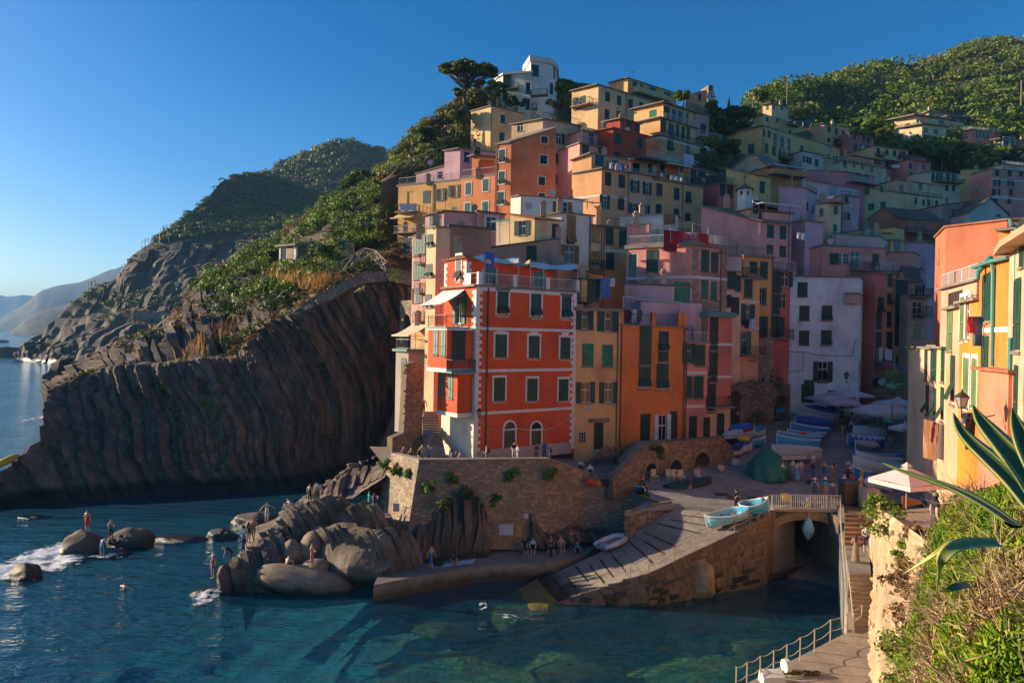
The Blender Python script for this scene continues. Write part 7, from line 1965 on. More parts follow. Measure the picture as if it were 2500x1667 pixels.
bushes('low_shrubs',q,.10,.26,110,.04,M_green,.8,kind='stuff')
def twigs(name,pts_,mat,L=(.25,.8),w=.006):
 m=len(pts_)
 d=RNG.normal(size=(m,3))+np.array([-.3,-.5,.5]);d/=np.linalg.norm(d,axis=1,keepdims=True)
 s=np.cross(d,RNG.normal(size=(m,3)));s/=np.linalg.norm(s,axis=1,keepdims=True)
 ln=RNG.uniform(L[0],L[1],m)[:,None];bend=RNG.normal(size=(m,3))*.12*ln;ww=w*RNG.uniform(.6,1.6,m)[:,None]
 b,c,t=pts_,pts_+d*ln*.5+bend,pts_+d*ln
 V=np.stack([b-s*ww,b+s*ww,c+s*ww*.8,c-s*ww*.8,c-s*ww*.8,c+s*ww*.8,t+s*ww*.3,t-s*ww*.3],1)
 return np_mesh(name,V.reshape(-1,3),np.arange(m*8).reshape(-1,4),mat,kind='stuff')
p=scatter(G_bank[:80],60000,lambda p,nz:nz_(p,.9,51)<.44)[:9000]
twigs('dead_twigs',p+RNG.normal(size=p.shape)*.08+np.array([-.02,-.06,.1]),M_twig,(.2,.75),.008)
q=scatter(G_bank[:80],700,lambda p,nz:nz_(p,.9,51)<.43)
bushes('dead_thatch',q,.1,.28,40,.05,M_twig,.8,kind='stuff')
M_agave=flat((.075,.125,.022),.5,'agave_leaf',.35,2.5);M_agavey=flat((.50,.44,.10),.5,'agave_margin',.2,3.0);M_agavel=flat((.20,.25,.04),.5,'agave_pale',.3,3.0)
def agave_leaf(parent,pts_,w,mats,up=Ve((0,-.6,.8)),wprof=None,margin=.22):
 sp=np.array([tuple(p)for p in pts_]);t=np.linspace(0,1,len(sp));u=np.linspace(0,1,22)
 from_np=np.stack([np.interp(u,t,sp[:,k])for k in range(3)],-1)
 for _ in range(4):from_np[1:-1]=(from_np[:-2]+2*from_np[1:-1]+from_np[2:])/4
 V,Fq,mi=[],[],[]
 for i,p in enumerate(from_np):
  d=Ve(from_np[min(i+1,21)]-from_np[max(i-1,0)]).normalized()
  s=d.cross(up).normalized();n=s.cross(d).normalized()
  f=u[i]
  wd=w*(.75+.55*f if f<.35 else.94*(1-((f-.35)/.65)**1.7)+.012)
  P0=Ve(p)
  for a,lift in((-1,.28),(-(1-margin*2),.16),(0,0),(1-margin*2,.16),(1,.28)):V.append(P0+s*(a*wd/2)+n*(lift*wd*.5))
  for a,lift in((.9,.18),(0,-.16),(-.9,.18)):V.append(P0+s*(a*wd/2)+n*(lift*wd*.5-.012))
 for i in range(21):
  for k in range(8):
   a=i*8+k;b=i*8+(k+1)%8
   Fq.append((a,b,b+8,a+8));mi.append(1 if k in(0,3)else 0)
 mb=MB();mb.v=[tuple(p)for p in V];mb.f=Fq;mb.m=mi
 return mb.build('leaf',mats,parent,smooth=True)
ag=empty('agave',P('Q',1440,520,4.6),'huge variegated agave whose leaf tips arch in at the right edge','agave')
for pts_,w in(([('Q',1330,590,4.5),(1180,480,4.9),(1000,380,5.3),(820,310,5.8),(640,255,6.3),(525,200,6.6)],.22),([('Q',1460,500,4.4),(1330,330,4.6),(1200,200,4.8),(1080,90,5.0),(1000,0,5.2),(960,-110,5.3)],.28),([('Q',1480,420,4.2),(1390,260,4.3),(1280,120,4.4),(1190,20,4.6),(1120,-70,4.7),(1080,-160,4.8)],.30),([('Q',1450,500,4.7),(1370,400,4.9),(1290,290,5.1),(1210,200,5.3),(1150,130,5.5),(1128,80,5.6)],.13),([('Q',1520,380,4.0),(1440,200,4.1),(1385,60,4.2),(1350,-40,4.3),(1325,-140,4.4)],.22)):
 v0=pts_[0];L_=[P('Q',v0[1],v0[2],v0[3])]+[P('Q',*a)for a in pts_[1:]]
 agave_leaf(ag,L_,w*.68,[M_agave,M_agavey])
ag2=empty('agave',P('Q',1230,700,8.4),'broken yellowing agave leaf folded over the bank','agave')
agave_leaf(ag2,[P('Q',*a)for a in((1240,700,8.3),(1120,695,8.2),(1000,710,8.0),(920,745,7.9),(880,810,7.9),(868,900,8.0),(860,1000,8.1))],.17,[M_agavel,M_agavey],margin=.2)
agave_leaf(ag2,[P('Q',*a)for a in((960,672,8.6),(900,720,8.5),(840,770,8.5),(740,835,8.6),(640,895,8.7))],.05,[M_agavey,M_agavey])
agave_leaf(ag2,[P('Q',*a)for a in((1060,960,8.2),(1000,965,8.0),(940,985,7.9),(870,1000,7.9))],.10,[M_agave,M_agave])
# ------ walls, fences and harbour furniture
VIEWS.update({'X1':(1920,1000,.15940),'X2':(1940,900,.12755),'X3':(960,1060,.21259),'X4':(1760,1000,.12755),'X5':(1480,1080,.17007),'X6':(2060,880,.24229),'X7':(120,1220,.15306)})
def GP(v,x,y):
 z=5.6
 for _ in range(6):
  p=PZ(v,x,y,z);z=.5*z+.5*ground_z(p.x,p.y)
 return PZ(v,x,y,z)
def arch_wall(name,label,v,a,b,tops,arches,mats,sw=(.25,.6),sh=(.14,.26),thick=.7,limit=150,seed=0,deep=1.6,floor=None,cat='wall'):
 A,B=P(v,*a),P(v,*b)
 A2_,B2_=Ve((A.x,A.y)),Ve((B.x,B.y));e=(B2_-A2_);W=e.length;e/=W;n=Ve((e.y,-e.x))
 def sz_(x,y):
  p=face_hit(A2_,n,v,x,y);return(Ve((p.x,p.y))-A2_).dot(e),p.z
 T=[sz_(x,y)for x,y in tops];T.sort()
 ar=[(sz_(x,y)[0],abs(sz_(x+hw,y)[0]-sz_(x,y)[0]),sz_(x,y)[1])for x,hw,y in arches]
 z0=min(A.z,B.z)-.6 if floor is None else floor
 top=lambda s:float(np.interp(s,[t[0]for t in T],[t[1]for t in T]))
 def low(s):
  for c,h,zt in ar:
   if abs(s-c)<h:return zt-h+sqrt(max(0,1-((s-c)/h)**2))*h
  return z0
 o=empty(name,(A.x,A.y,z0),label,cat)
 us=sorted(set([W*i/60 for i in range(61)]+[c+h*k for c,h,_ in ar for k in(-1.0001,-.97,-.8,-.5,0,.5,.8,.97,1.0001)]))
 us=[u for u in us if 0<=u<=W]
 mb=MB()
 pt=lambda s,z,d=0:(A2_.x+e.x*s-n.x*d,A2_.y+e.y*s-n.y*d,z)
 for s0,s1 in zip(us,us[1:]):
  m=(s0+s1)/2
  inside=any(abs(m-c)<h for c,h,_ in ar)
  l0,l1=(low(s0)if inside else z0),(low(s1)if inside else z0)
  if inside and l0==z0:l0=low(s0+1e-3*(1 if s1>s0 else-1))if any(abs(s0+2e-3-c)<h for c,h,_ in ar)else l0
  mb.poly([pt(s0,l0),pt(s1,l1),pt(s1,top(s1)),pt(s0,top(s0))])
  mb.poly([pt(s0,top(s0)),pt(s1,top(s1)),pt(s1,top(s1),thick),pt(s0,top(s0),thick)])
  if inside:mb.poly([pt(s0,l0),pt(s1,l1),pt(s1,l1,deep),pt(s0,l0,deep)])
 for c,h,zt in ar:
  for s in(c-h,c+h):mb.poly([pt(s,z0),pt(s,zt-h+.02),pt(s,zt-h+.02,deep),pt(s,z0,deep)])
  mb.poly([pt(c-h,z0,deep),pt(c+h,z0,deep),pt(c+h,zt,deep),pt(c-h,zt,deep)])
 mb.poly([pt(0,z0),pt(0,top(0)),pt(0,top(0),thick),pt(0,z0,thick)]);mb.poly([pt(W,z0),pt(W,top(W)),pt(W,top(W),thick),pt(W,z0,thick)])
 mb.build('wall_core',M_mortar,o)
 zm=max(t[1]for t in T)
 S,W_,H_=quad_S(pt(0,z0),pt(W,z0),pt(0,zm),pt(W,zm))
 stone_wall(o,S,W_,H_,mats,sw,sh,.06,limit,seed,keep=lambda u,w:w+z0<top(u)-.1 and not any((u-c)**2+max(0,(w+z0)-(zt-h))**2<(h+.12)**2 and w+z0<zt+.1 for c,h,zt in ar))
 for c,h,zt in ar:
  K=11
  for i in range(K):
   t0_,t1_=pi*(i+.05)/K,pi*(i+.95)/K
   r0,r1=h*1.0,h+.32
   q=lambda r,t,d:pt(c+r*cos(t),zt-h+r*sin(t),-d)
   MB().hexa([q(r0,t0_,.06),q(r0,t1_,.06),q(r0,t1_,-.2),q(r0,t0_,-.2)],[q(r1,t0_,.06),q(r1,t1_,.06),q(r1,t1_,-.2),q(r1,t0_,-.2)]).build('arch_stone',mats[0],o)
 return o
arch_wall('ramp_wall','rubble ramp wall with three arched niches in front of the orange house','S',(1497,1200,54.5),(1792,1128,63.0),[(1490,1170),(1529,1134),(1576,1086),(1620,1079),(1693,1072),(1762,1066),(1778,1080),(1795,1110)],[(1590,13,1130),(1650,14,1122),(1714,19,1104)],[M_stoneA,M_stoneA,M_stoneD],limit=200,seed=301)
mb=MB()
rp=[P('S',*q)for q in((1529,1134,55.6),(1576,1086,56.8),(1693,1072,60.2),(1762,1066,62.2))]
for a_,b_ in zip(rp,rp[1:]):
 mb.poly([a_-Ve((0,0,.9)),b_-Ve((0,0,.9)),b_+Ve((.5,8,-.9)),a_+Ve((.5,8,-.9))])
mb.build('ramp_paving',M_concdry,kind='structure')
arch_wall('vaulted_wall','old vaulted wall of dark rubble below the narrow peach house','M',(1285,1185,70.5),(1800,1215,76),[(1285,855),(1330,850),(1420,795),(1560,792),(1700,795),(1830,810)],[(1340,52,865),(1730,55,905)],[M_stoneD,M_stoneA],limit=160,seed=303,deep=2.2)
arch_wall('street_wall','grey stone wall under the restaurant terrace banner','H',(820,1480,80.5),(1080,1480,80.0),[(820,1335),(1080,1335)],[],[M_stoneD,M_stoneA],limit=80,seed=304)
arch_wall('stair_wall','sunlit rubble wall beside the steps left of the red house','K',(25,880,57.5),(275,700,60.0),[(25,745),(120,705),(135,470),(150,130),(225,115),(275,150)],[],[M_stoneB,M_stoneA],limit=110,seed=305,floor=5.5)
arch_wall('arched_lookout','small stone lookout with an arched opening above the cliff inlet','B',(1178,1425,82),(1275,1425,80),[(1178,1205),(1275,1200)],[(1235,26,1310)],[M_stoneB,M_stoneA],limit=50,seed=306,floor=9)
house('landing','small grey house with teal trim and yellow awning left of the red house',(.40,.38,.34),'F',66.5,160,330,1290,1500,l=55,w='122,1420,ct,.7,1.8',a=14,al=40,near=True,base=7.5,wear=.8,rail='a',rmt=M_ironw,rmat=M_teal,eave=.3,thick=.25)
house('landawn','sunlit room with cream awning under the pink house balconies',(.62,.45,.25),'F',68.0,335,350,1085,1300,l=185,a=14,al=40,base=9,near=True,w='',awn=((190,330,1065,2.6,1.1,(.70,.58,.38)),),eave=.1)
stp=empty('stone_steps',(C2.x-3,C2.y,TZ),'worn stone steps climbing beside the white base of the red house','steps')
s_l0,s_r0=P('K',285,905,56.5),P('K',480,905,56.5);s_l1,s_r1=P('K',275,560,63.5),P('K',395,545,63.5)
NSs=18
for i in range(NSs):
 t0_,t1_=i/NSs,(i+1)/NSs
 z=TZ+(10.0-TZ)*t1_
 q=[s_l0.lerp(s_l1,t0_),s_r0.lerp(s_r1,t0_),s_r0.lerp(s_r1,t1_),s_l0.lerp(s_l1,t1_)]
 MB().hexa([(p.x,p.y,z-.6)for p in q],[(p.x,p.y,z)for p in q]).build('step',M_concdry,stp)
pw=empty('path_wall',P('B',640,1200,82.5),'winding rubble parapet of the cliff top path','wall')
lo=[P('B',*q)for q in((375,1335,81.6),(500,1262,82.0),(640,1200,82.6),(800,1112,83.2),(905,1070,83.8),(1100,1055,84.6),(1275,1090,84.8))]
hi=[P('B',*q)for q in((385,1295,82.2),(500,1190,82.6),(640,1125,83.2),(800,1040,83.8),(905,993,84.4),(1100,985,85.2),(1275,985,85.2))]
mb=MB()
for i in range(6):slab_wall(mb,lo[i],lo[i+1],hi[i],hi[i+1],.5)
mb.build('wall_core',M_mortar,pw)
for i in range(6):
 S,W,H=quad_S(lo[i],lo[i+1],hi[i],hi[i+1])
 stone_wall(pw,S,W,H-.1,[M_stoneA,M_stoneB],(.25,.55),(.14,.24),.05,24,400+i)
mb=MB()
for i in range(6):
 a_,b_=hi[i],hi[i+1]
 mb.hexa([a_+Ve((0,-.08,0)),b_+Ve((0,-.08,0)),b_+Ve((0,.6,0)),a_+Ve((0,.6,0))],[p+Ve((0,0,.12))for p in(a_+Ve((0,-.08,0)),b_+Ve((0,-.08,0)),b_+Ve((0,.6,0)),a_+Ve((0,.6,0)))])
mb.build('coping',M_concdry,pw)
M_wood=flat((.20,.165,.13),.85,'weathered_wood',.3,2.0);M_woodl=flat((.42,.36,.28),.85,'pale_wood',.25,2.0)
def wood_fence(label,v,pts_,h=1.15,step=1.7,mat=None,x=True,cat='fence',pw_=.09):
 mat=mat or M_wood
 W3=[P(v,*q)for q in pts_]
 o=empty('wooden_fence',W3[0],label,cat)
 for a_,b_ in zip(W3,W3[1:]):
  k=max(1,int(round((b_-a_).length/step)))
  rb_=MB()
  for i in range(k+1):
   p=a_.lerp(b_,i/k)
   if i<k or b_ is W3[-1]:MB().beam(p-Ve((0,0,.3)),p+Ve((0,0,h+.05)),pw_).build('post',mat,o)
   if i<k:
    q=a_.lerp(b_,(i+1)/k)
    if x:rb_.beam(p+Ve((0,0,.15)),q+Ve((0,0,h*.9)),pw_*.7);rb_.beam(q+Ve((0,0,.15)),p+Ve((0,0,h*.9)),pw_*.7)
    else:rb_.beam(p+Ve((0,0,h*.5)),q+Ve((0,0,h*.5)),pw_*.7)
  rb_.beam(a_+Ve((0,0,h)),b_+Ve((0,0,h)),pw_);rb_.beam(a_+Ve((0,0,.12)),b_+Ve((0,0,.12)),pw_*.8)
  rb_.build('rails',mat,o)
 return o
wood_fence('pale zigzag wooden fence climbing above the cliff path','B',((620,1005,92),(735,990,92),(905,885,94),(990,905,93),(1075,990,91)),mat=M_woodl,h=1.5)
wood_fence('long wooden fence along the upper slope path','C',((-20,1160,106),(100,1110,108),(250,1050,110),(370,1000,112),(460,975,114)),mat=M_woodl,h=1.9,step=2.2)
wood_fence('crossed wooden footbridge railing on the lower path','A',((1008,1375,106),(1130,1395,105),(1262,1418,104)),mat=M_woodl,h=1.9,step=2.4)
wood_fence('dark wooden railing across the upper landing','A',((1385,1115,122),(1440,1115,121),(1660,1105,118)),h=2.2,step=3)
wood_fence('steep wooden stair rail down the rocks','A',((1240,1240,114),(1300,1200,117),(1375,1120,121)),h=1.8,step=2)
wood_fence('short wooden rail where the stairs meet the rock','A',((1225,1240,112),(1250,1300,110)),h=2.0,step=2)
wood_fence('long rail beside the lowest cliff path','A',((1010,1560,90),(1180,1545,90),(1330,1520,90),(1420,1500,91),(1500,1455,92)),h=1.3,step=2.2,x=False)
cwk=[P('A',*q)for q in((352,1245,379),(520,1248,374),(700,1252,366),(900,1258,356),(1050,1262,349),(1215,1268,342))]
o=empty('coast_path',cwk[0],'long grey retaining wall carrying the coastal walk round the headland','wall')
mb=MB()
for a_,b_ in zip(cwk,cwk[1:]):mb.hexa([a_-Ve((0,1,8)),b_-Ve((0,1,8)),b_+Ve((0,6,-8)),a_+Ve((0,6,-8))],[a_-Ve((0,0,0)),b_,b_+Ve((0,6,0)),a_+Ve((0,6,0))])
mb.build('retaining_wall',M_concdry,o)
railing(o,cwk,2.6,flat((.55,.52,.46),.7,'rail_paint'),style='rails',post=5.0)
b_=P('A',1030,1240,350);MB().box(b_+Ve((0,3,-1)),30,4,7).build('parapet',M_concdry,o)
for k,(x,y)in enumerate(((1048,700),(930,785),(590,1055))):
 p=P('A',x,y,405 if k<2 else 388);mb=MB()
 for d in(-3,0,3):mb.beam(p+Ve((d,0,-6)),p+Ve((d*.6,-1,4+d*.3)),.25)
 mb.beam(p+Ve((-3,0,-1)),p+Ve((3,0,0)),.15);mb.beam(p+Ve((-2,0,3)),p+Ve((2,0,4)),.15)
 mb.build('rockfall_barrier',M_iron,label=('rockfall net posts high on the headland skyline','rockfall net posts lower on the headland skyline','bent net posts near the coastal walk')[k],cat='barrier')
house('castletower','slim clock tower of the ruined castle',(.3,.25,.18),'D',141.5,1122,1162,172,380,w='1142,190,x,1.0,1.4',a=15,mat=M_stoneA,eave=.05,thick=.2,dl=3,ext=4,cat='tower',name='clock_tower')
h=HOUSES['castletower'];A,e,n,W=h['segs'][0][:4];_,s,p=h['on'](1146,262)
mb=MB();cx_=A+e*s+n*.05
mb.mesh([(cx_.x+e.x*1.0*cos(t*pi/10),cx_.y+e.y*1.0*cos(t*pi/10),p.z+1.3*sin(t*pi/10))for t in range(20)],[tuple(range(20))])
mb.beam((cx_.x,cx_.y-.02,p.z),(cx_.x,cx_.y-.02,p.z+.9),.12,.12,1);mb.beam((cx_.x,cx_.y-.02,p.z),(cx_.x+.6,cx_.y-.02,p.z),.12,.12,1)
mb.build('clock_face',[flat((.45,.43,.38),.7,'clock_white'),M_iron],h['o'])
c=P('D',1422,1110,88);o=empty('bell_turret',c,'little white six sided bell turret with grey cone roof','turret')
hexp=lambda r,z,off=.26:[Ve((c.x+r*cos(off+k*pi/3),c.y+r*sin(off+k*pi/3),z))for k in range(6)]
z0_,z1_,z2_=c.z-2,P('D',1422,1035,88).z,P('D',1425,983,88).z
mb=MB();b0_,b1_=hexp(.98,z0_),hexp(.98,z1_)
for k in range(6):
 a_,b_=b0_[k],b0_[(k+1)%6];e=Ve(((b_-a_).x,(b_-a_).y));W=e.length;e/=W;n=Ve((e.y,-e.x))
 wall_face(mb,Ve((a_.x,a_.y)),e,n,W,z0_,z1_,z1_,[(W*.28,W*.72,c.z+.3,z1_-.3)],rec=.3)
mb.build('wall',stucco((.66,.63,.56),.5),o)
mb=MB();rb0=hexp(1.25,z1_-.05);ap=Ve((c.x,c.y,z2_))
for k in range(6):mb.poly([rb0[k],rb0[(k+1)%6],ap])
mb.poly(rb0[::-1]);rf=mb.build('roof',M_slate,o)
mb=MB();mb.beam(ap,ap+Ve((0,0,1.3)),.06);mb.beam(ap+Ve((-.35,0,.9)),ap+Ve((.35,0,.9)),.06);mb.build('cross',M_iron,rf)
mb=MB();mb.beam(P('D',1293,420,150),P('D',1293,360,150),.5);q=P('D',1293,400,150)
mb.mesh([q+Ve((-1,0,-2)),q+Ve((1,0,-2)),q+Ve((0,0,4)),q+Ve((0,1.5,-2))],[(0,1,2),(1,3,2),(3,0,2)])
mb.build('church_spire',M_slate,label='grey church spire tip in the saddle',cat='spire')
for k,(v,x,y,Y,hgt)in enumerate((('B',716,870,118,6.2),('E',1860,530,170,5.4),('E',66,545,140,6),('D',1490,385,150,5))):
 p=P(v,x,y,Y);mb=MB();mb.tube([p-Ve((0,0,1)),p+Ve((0,0,hgt))],.16 if k<2 else.1,6)
 if k==3:
  for dz in(2.5,3.5,4.5):mb.beam(p+Ve((-.9,0,dz)),p+Ve((.9,0,dz)),.1)
 mb.build('pole',M_wood,label=('wooden telegraph pole among the gardens','pale pole on the wooded hillside','short pole behind the straw yellow penthouse','aerial mast on the saddle crest')[k],cat='pole')
 # ---- railings of the harbour
def rope_rail(name,label,bases,h=.95,sag=.08,mat=None,rope=None,levels=(1.0,.5),cat='railing',pr=.03):
 o=empty(name,bases[0],label,cat)
 mat=mat or M_ironw
 for p in bases:MB().tube([p-Ve((0,0,.1)),p+Ve((0,0,h))],pr,6).build('post',mat,o)
 for lv in levels:
  rb_=MB()
  pts_=[]
  for a_,b_ in zip(bases,bases[1:]):
   for i in range(6):
    t=i/6;pts_.append(a_.lerp(b_,t)+Ve((0,0,h*lv-sag*sin(pi*t))))
  pts_.append(bases[-1]+Ve((0,0,h*lv)))
  rb_.tube(pts_,.022 if rope is None else.018,5);rb_.build('rope' if sag else 'rail',rope or mat,o)
 return o
M_rope=flat((.50,.44,.34),.9,'rope');M_rust=flat((.28,.20,.14),.7,'rusty_iron',.3)
wkb=[PZ('O',x,y,WZ)for x,y in((900,1640),(980,1600),(1078,1552),(1177,1505),(1275,1458),(1374,1402),(1480,1338),(1598,1260),(1718,1212),(1830,1140))]
rope_rail('walkway_railing','rusty rail with sagging ropes along the near walkway',wkb,1.15,.10,flat((.40,.33,.25),.7,'weathered_iron'),M_rope)
rope_rail('slipway_railing','rope railing on thin posts along the slipway edge',[sl_pt(a,.985)for a in(.40,.50,.60,.69,.78,.86,.93,.995)],.9,.12,M_rust,M_rope)
brl=[Ve((br_l.x-1.2,BY-.4,4.75)),Ve((br_l.x,BY+.05,4.85)),Ve((br_l.x+1.4,BY+.05,4.9)),Ve((br_l.x+2.8,BY+.05,4.9)),Ve((br_r.x-1.0,BY+.05,4.9)),Ve((br_r.x,BY+.05,4.9))]
o=rope_rail('bridge_railing','pale iron railing on the bridge',brl,1.0,0)
mb=MB()
for a_,b_ in zip(brl[1:],brl[2:]):
 for i in range(1,9):p=a_.lerp(b_,i/9);mb.beam(p+Ve((0,0,.05)),p+Ve((0,0,1.0)),.02)
mb.build('balusters',M_ironw,o,kind='stuff')
wl_top=[Ve((br_r.x,BY+.05,4.9)),Ve(((cw0.x*.75+cw1.x*.25),(cw0.y*.75+cw1.y*.25),4.4)),Ve(((cw0.x*.5+cw1.x*.5),(cw0.y*.5+cw1.y*.5),3.5)),Ve(((cw0.x*.25+cw1.x*.75),(cw0.y*.25+cw1.y*.75),2.5)),cw1+Ve((0,0,.1))]
rope_rail('steps_railing','worn handrail running down beside the harbour steps',wl_top,1.0,.04,M_rust,M_rope)
p=PZ('O',1273,1490,WZ);mb=MB();mb.tube([p+Ve((-.12,0,.32)),p+Ve((.12,.05,.32))],.30,14);mb.build('cable_drum',M_trim,label='white disc shaped float standing on the walkway',cat='float')
p=PZ('O',1160,1560,WZ);MB().hexa([p+Ve((-.5,-.4,0)),p+Ve((.6,-.3,0)),p+Ve((.6,.3,0)),p+Ve((-.5,.3,0))],[p+Ve((-.45,-.35,.35)),p+Ve((.55,-.25,.35)),p+Ve((.5,.25,.5)),p+Ve((-.45,.25,.5))]).build('white_box',M_trim,label='white plastic box at the bottom of the walkway',cat='box')
mb=MB();p=PZ('O',1300,1510,WZ)
mb.tube([p+Ve((.5*cos(t*.9)*(1+t*.02),.3*sin(t*.9),.03+.004*t))for t in range(24)],.02,5);mb.build('rope_coil',M_rope,label='loose rope coil on the walkway',cat='rope')
p=PZ('O',1400,1500,WZ)
V_,F_=leaves([tuple(p+Ve((k*.25-.4,0,.05)))for k in range(5)],[.22]*5,40,.1,.4);tag(np_mesh('seaweed',V_,F_,M_brown),'tangle of brown weed lying on the walkway','weed')
p=P('N',932,1330,BY-.5);mb=MB()
mb.tube([p+Ve((0,0,.82)),p+Ve((0,0,.6)),p+Ve((0,0,.25)),p,p+Ve((0,0,-.3)),p+Ve((0,0,-.6)),p+Ve((0,0,-.8))],[.03,.2,.36,.42,.36,.2,.05],12)
o=mb.build('hanging_float',flat((.22,.50,.52),.5,'pale_blue_paint'),smooth=True,label='pale blue spindle float hanging from the bridge on a rope',cat='float')
MB().beam(p+Ve((0,0,.8)),p+Ve((0,.3,2.2)),.03).build('rope',M_rope,o)
# ---- boats
def boat(label,pa,pb,hull,rim=(.62,.62,.60),inner=None,cover=None,stripe=None,beam=None,lift=.18,bow='a',name='rowing_boat',ht=.75,cat='boat',nth=3):
 a_,b_=(Ve(pa),Ve(pb))if bow=='a' else(Ve(pb),Ve(pa))
 d=b_-a_;L=d.length;d.normalize()
 up=Ve((0,0,1));s=d.cross(up).normalized();up=s.cross(d)
 B=beam or min(2.0,L*.34)
 base=(a_+b_)/2
 o=empty(name,base,label,cat,'boats of the harbour')
 K=15;rings=[];inn=[]
 for i in range(K):
  t=i/(K-1)
  w=B/2*(sin(pi*min(1,(t+.02)*.78))**.75)*(1 if t<.82 else 1-.35*((t-.82)/.18))
  if t<.03:w=B*.012
  sheer=ht*(1+.38*(1-t)**2.5+.12*max(0,t-.6))
  keel=lift+.35*ht*max(0,1-t*5.5)**2
  c=a_+d*(L*t)
  pr=[]
  for f,zz in((-1,1),(-.93,.62),(-.62,.22),(0,0),(.62,.22),(.93,.62),(1,1)):
   pr.append(c+s*(w*f)+up*(keel+(sheer+lift-keel)*zz))
  rings.append(pr)
  w2=max(w-.07,.005)
  inn.append([c+s*(w2*f)+up*(keel+.07+(sheer+lift-keel-.07)*zz)for f,zz in((-1,1),(-.9,.55),(-.5,.25),(0,.2),(.5,.25),(.9,.55),(1,1))])
 mb=MB()
 V=[p for r in rings for p in r];Fc=[(i*7+k,i*7+k+1,(i+1)*7+k+1,(i+1)*7+k)for i in range(K-1)for k in range(6)]
 Fc.append(tuple((K-1)*7+k for k in range(7)))
 mb.mesh(V,Fc)
 hc_=stripe or hull
 mb.m=[(1 if(k%6)in(0,5)else 0)if k<(K-1)*6 else 0 for k in range(len(mb.f))]
 hu=mb.build('hull',[flat(hull,.4,'boat_paint',.12),flat(hc_,.4,'boat_paint',.12)],o,smooth=False)
 ib=MB();ib.mesh([p for r in inn for p in r],[(i*7+k+1,i*7+k,(i+1)*7+k,(i+1)*7+k+1)for i in range(K-1)for k in range(6)])
 ib.build('interior',flat(inner or tuple(x*.8 for x in hull),.6,'boat_inside',.2),o)
 rb_=MB()
 for side in(0,6):rb_.tube([rings[i][side]for i in range(K)],.045,5)
 rb_.beam(rings[-1][0],rings[-1][6],.08,.08)
 rb_.build('gunwale',flat(rim,.5,'boat_rim',.15),o)
 if cover is None:
  for t in[.28+.5*k/max(1,nth-1)for k in range(nth)]:
   i=int(t*(K-1));p,q=inn[i][1],inn[i][5]
   MB().beam(p+up*.05,q+up*.05,.24,.04).build('thwart',flat((.22,.12,.06),.7,'thwart_wood',.25),o)
  i=K-2
 else:
  cb_=MB();V=[]
  for i in range(K):
   for k in range(7):
    f=k/6
    p=rings[i][0].lerp(rings[i][6],f)
    V.append(p+up*(.10+.30*sin(pi*f)*min(1,3*i/(K-1),3*(1-i/(K-1))+.4)+.03*sin(i*2.3+k))+(s*(.05 if k==0 else-.05 if k==6 else 0))*-1)
  cb_.mesh(V,[(i*7+k,i*7+k+1,(i+1)*7+k+1,(i+1)*7+k)for i in range(K-1)for k in range(6)])
  skirt=[]
  for side,k in((0,0),(6,6)):
   for i in range(K-1):
    a0,b0_=V[i*7+k],V[(i+1)*7+k];cb_.poly([a0,b0_,b0_-up*.22,a0-up*.22])
  if isinstance(cover[0],tuple):
   cb_.m=[j%2 for j in range(len(cb_.f))]
   mats_=[flat(cover[0],.7,'tarp',.15),flat(cover[1],.7,'tarp',.15)]
  else:mats_=[flat(cover,.7,'tarp',.2)]
  cb_.build('cover',mats_,o,smooth=False)
 sk_=MB();sk_.tube([rings[0][3]-up*.02,rings[0][3]+up*.3,rings[0][0]+up*.12],.05,5);sk_.build('stem',flat(rim,.5,'boat_rim',.15),hu)
 MB().box(base+Ve((0,0,.05)),.25,B*.8,.25,atan2(d.y,d.x)).build('chock',M_wood,o)
 return o
SKY_B=(.06,.34,.52);MID_B=(.03,.20,.48);NAVY=(.012,.05,.22);PALE_B=(.22,.50,.62);BW=(.58,.58,.56);CRE=(.52,.48,.40)
def gb(v,x0,y0,x1,y1,**k):return GP(v,x0,y0),GP(v,x1,y1)
boat('big cream boat with blue tarpaulin at the top of the boat row',*gb('X4',1590,175,2240,255),CRE,cover=(.02,.07,.34),ht=1.0,bow='a')
boat('grey covered boat second in the row',*gb('X4',1440,290,2130,350),(.32,.33,.34),cover=(.30,.30,.30),bow='a',ht=.8)
boat('dark blue boat third in the row',*gb('X4',1410,370,2130,420),(.018,.08,.38),cover=(.02,.075,.36),bow='a',ht=.8)
boat('mid blue boat with white gunwale fourth in the row',*gb('X4',1320,480,2060,545),MID_B,inner=(.05,.25,.5),bow='a',ht=.85)
boat('light blue boat fifth in the row',*gb('X4',1270,590,1990,610),(.05,.30,.55),bow='a',ht=.7)
boat('sky blue boat with orange buoy sixth in the row',*gb('X4',1080,660,1910,700),SKY_B,inner=(.08,.36,.55),bow='a',ht=.85)
boat('bright sky blue boat at the front of the row',*gb('X4',1060,770,1870,815),(.06,.38,.58),inner=(.1,.42,.58),bow='a',ht=1.0,stripe=(.07,.42,.62))
boat('white tarpaulined boat behind the lettered board',*gb('X4',975,985,1900,1010),(.50,.50,.50),cover=(.46,.44,.42),bow='a',ht=.95)
p=GP('X4',1570,640);
V_,F_=None,None
mb=MB();mb.tube([p+Ve((-.45,0,.95)),p+Ve((-.2,0,1.0)),p+Ve((.2,0,1.0)),p+Ve((.45,0,.95))],[.03,.18,.18,.03],8);mb.build('buoy',flat((.65,.13,.05),.5,'orange_plastic'),smooth=True,label='orange buoy lying in a sky blue boat',cat='buoy')
boat('white hulled boat under a blue patterned tarpaulin by the cream house',*gb('X4',60,600,640,590),CRE,stripe=(.25,.03,.02),cover=((.02,.09,.42),(.03,.20,.45)),bow='b',ht=1.1)
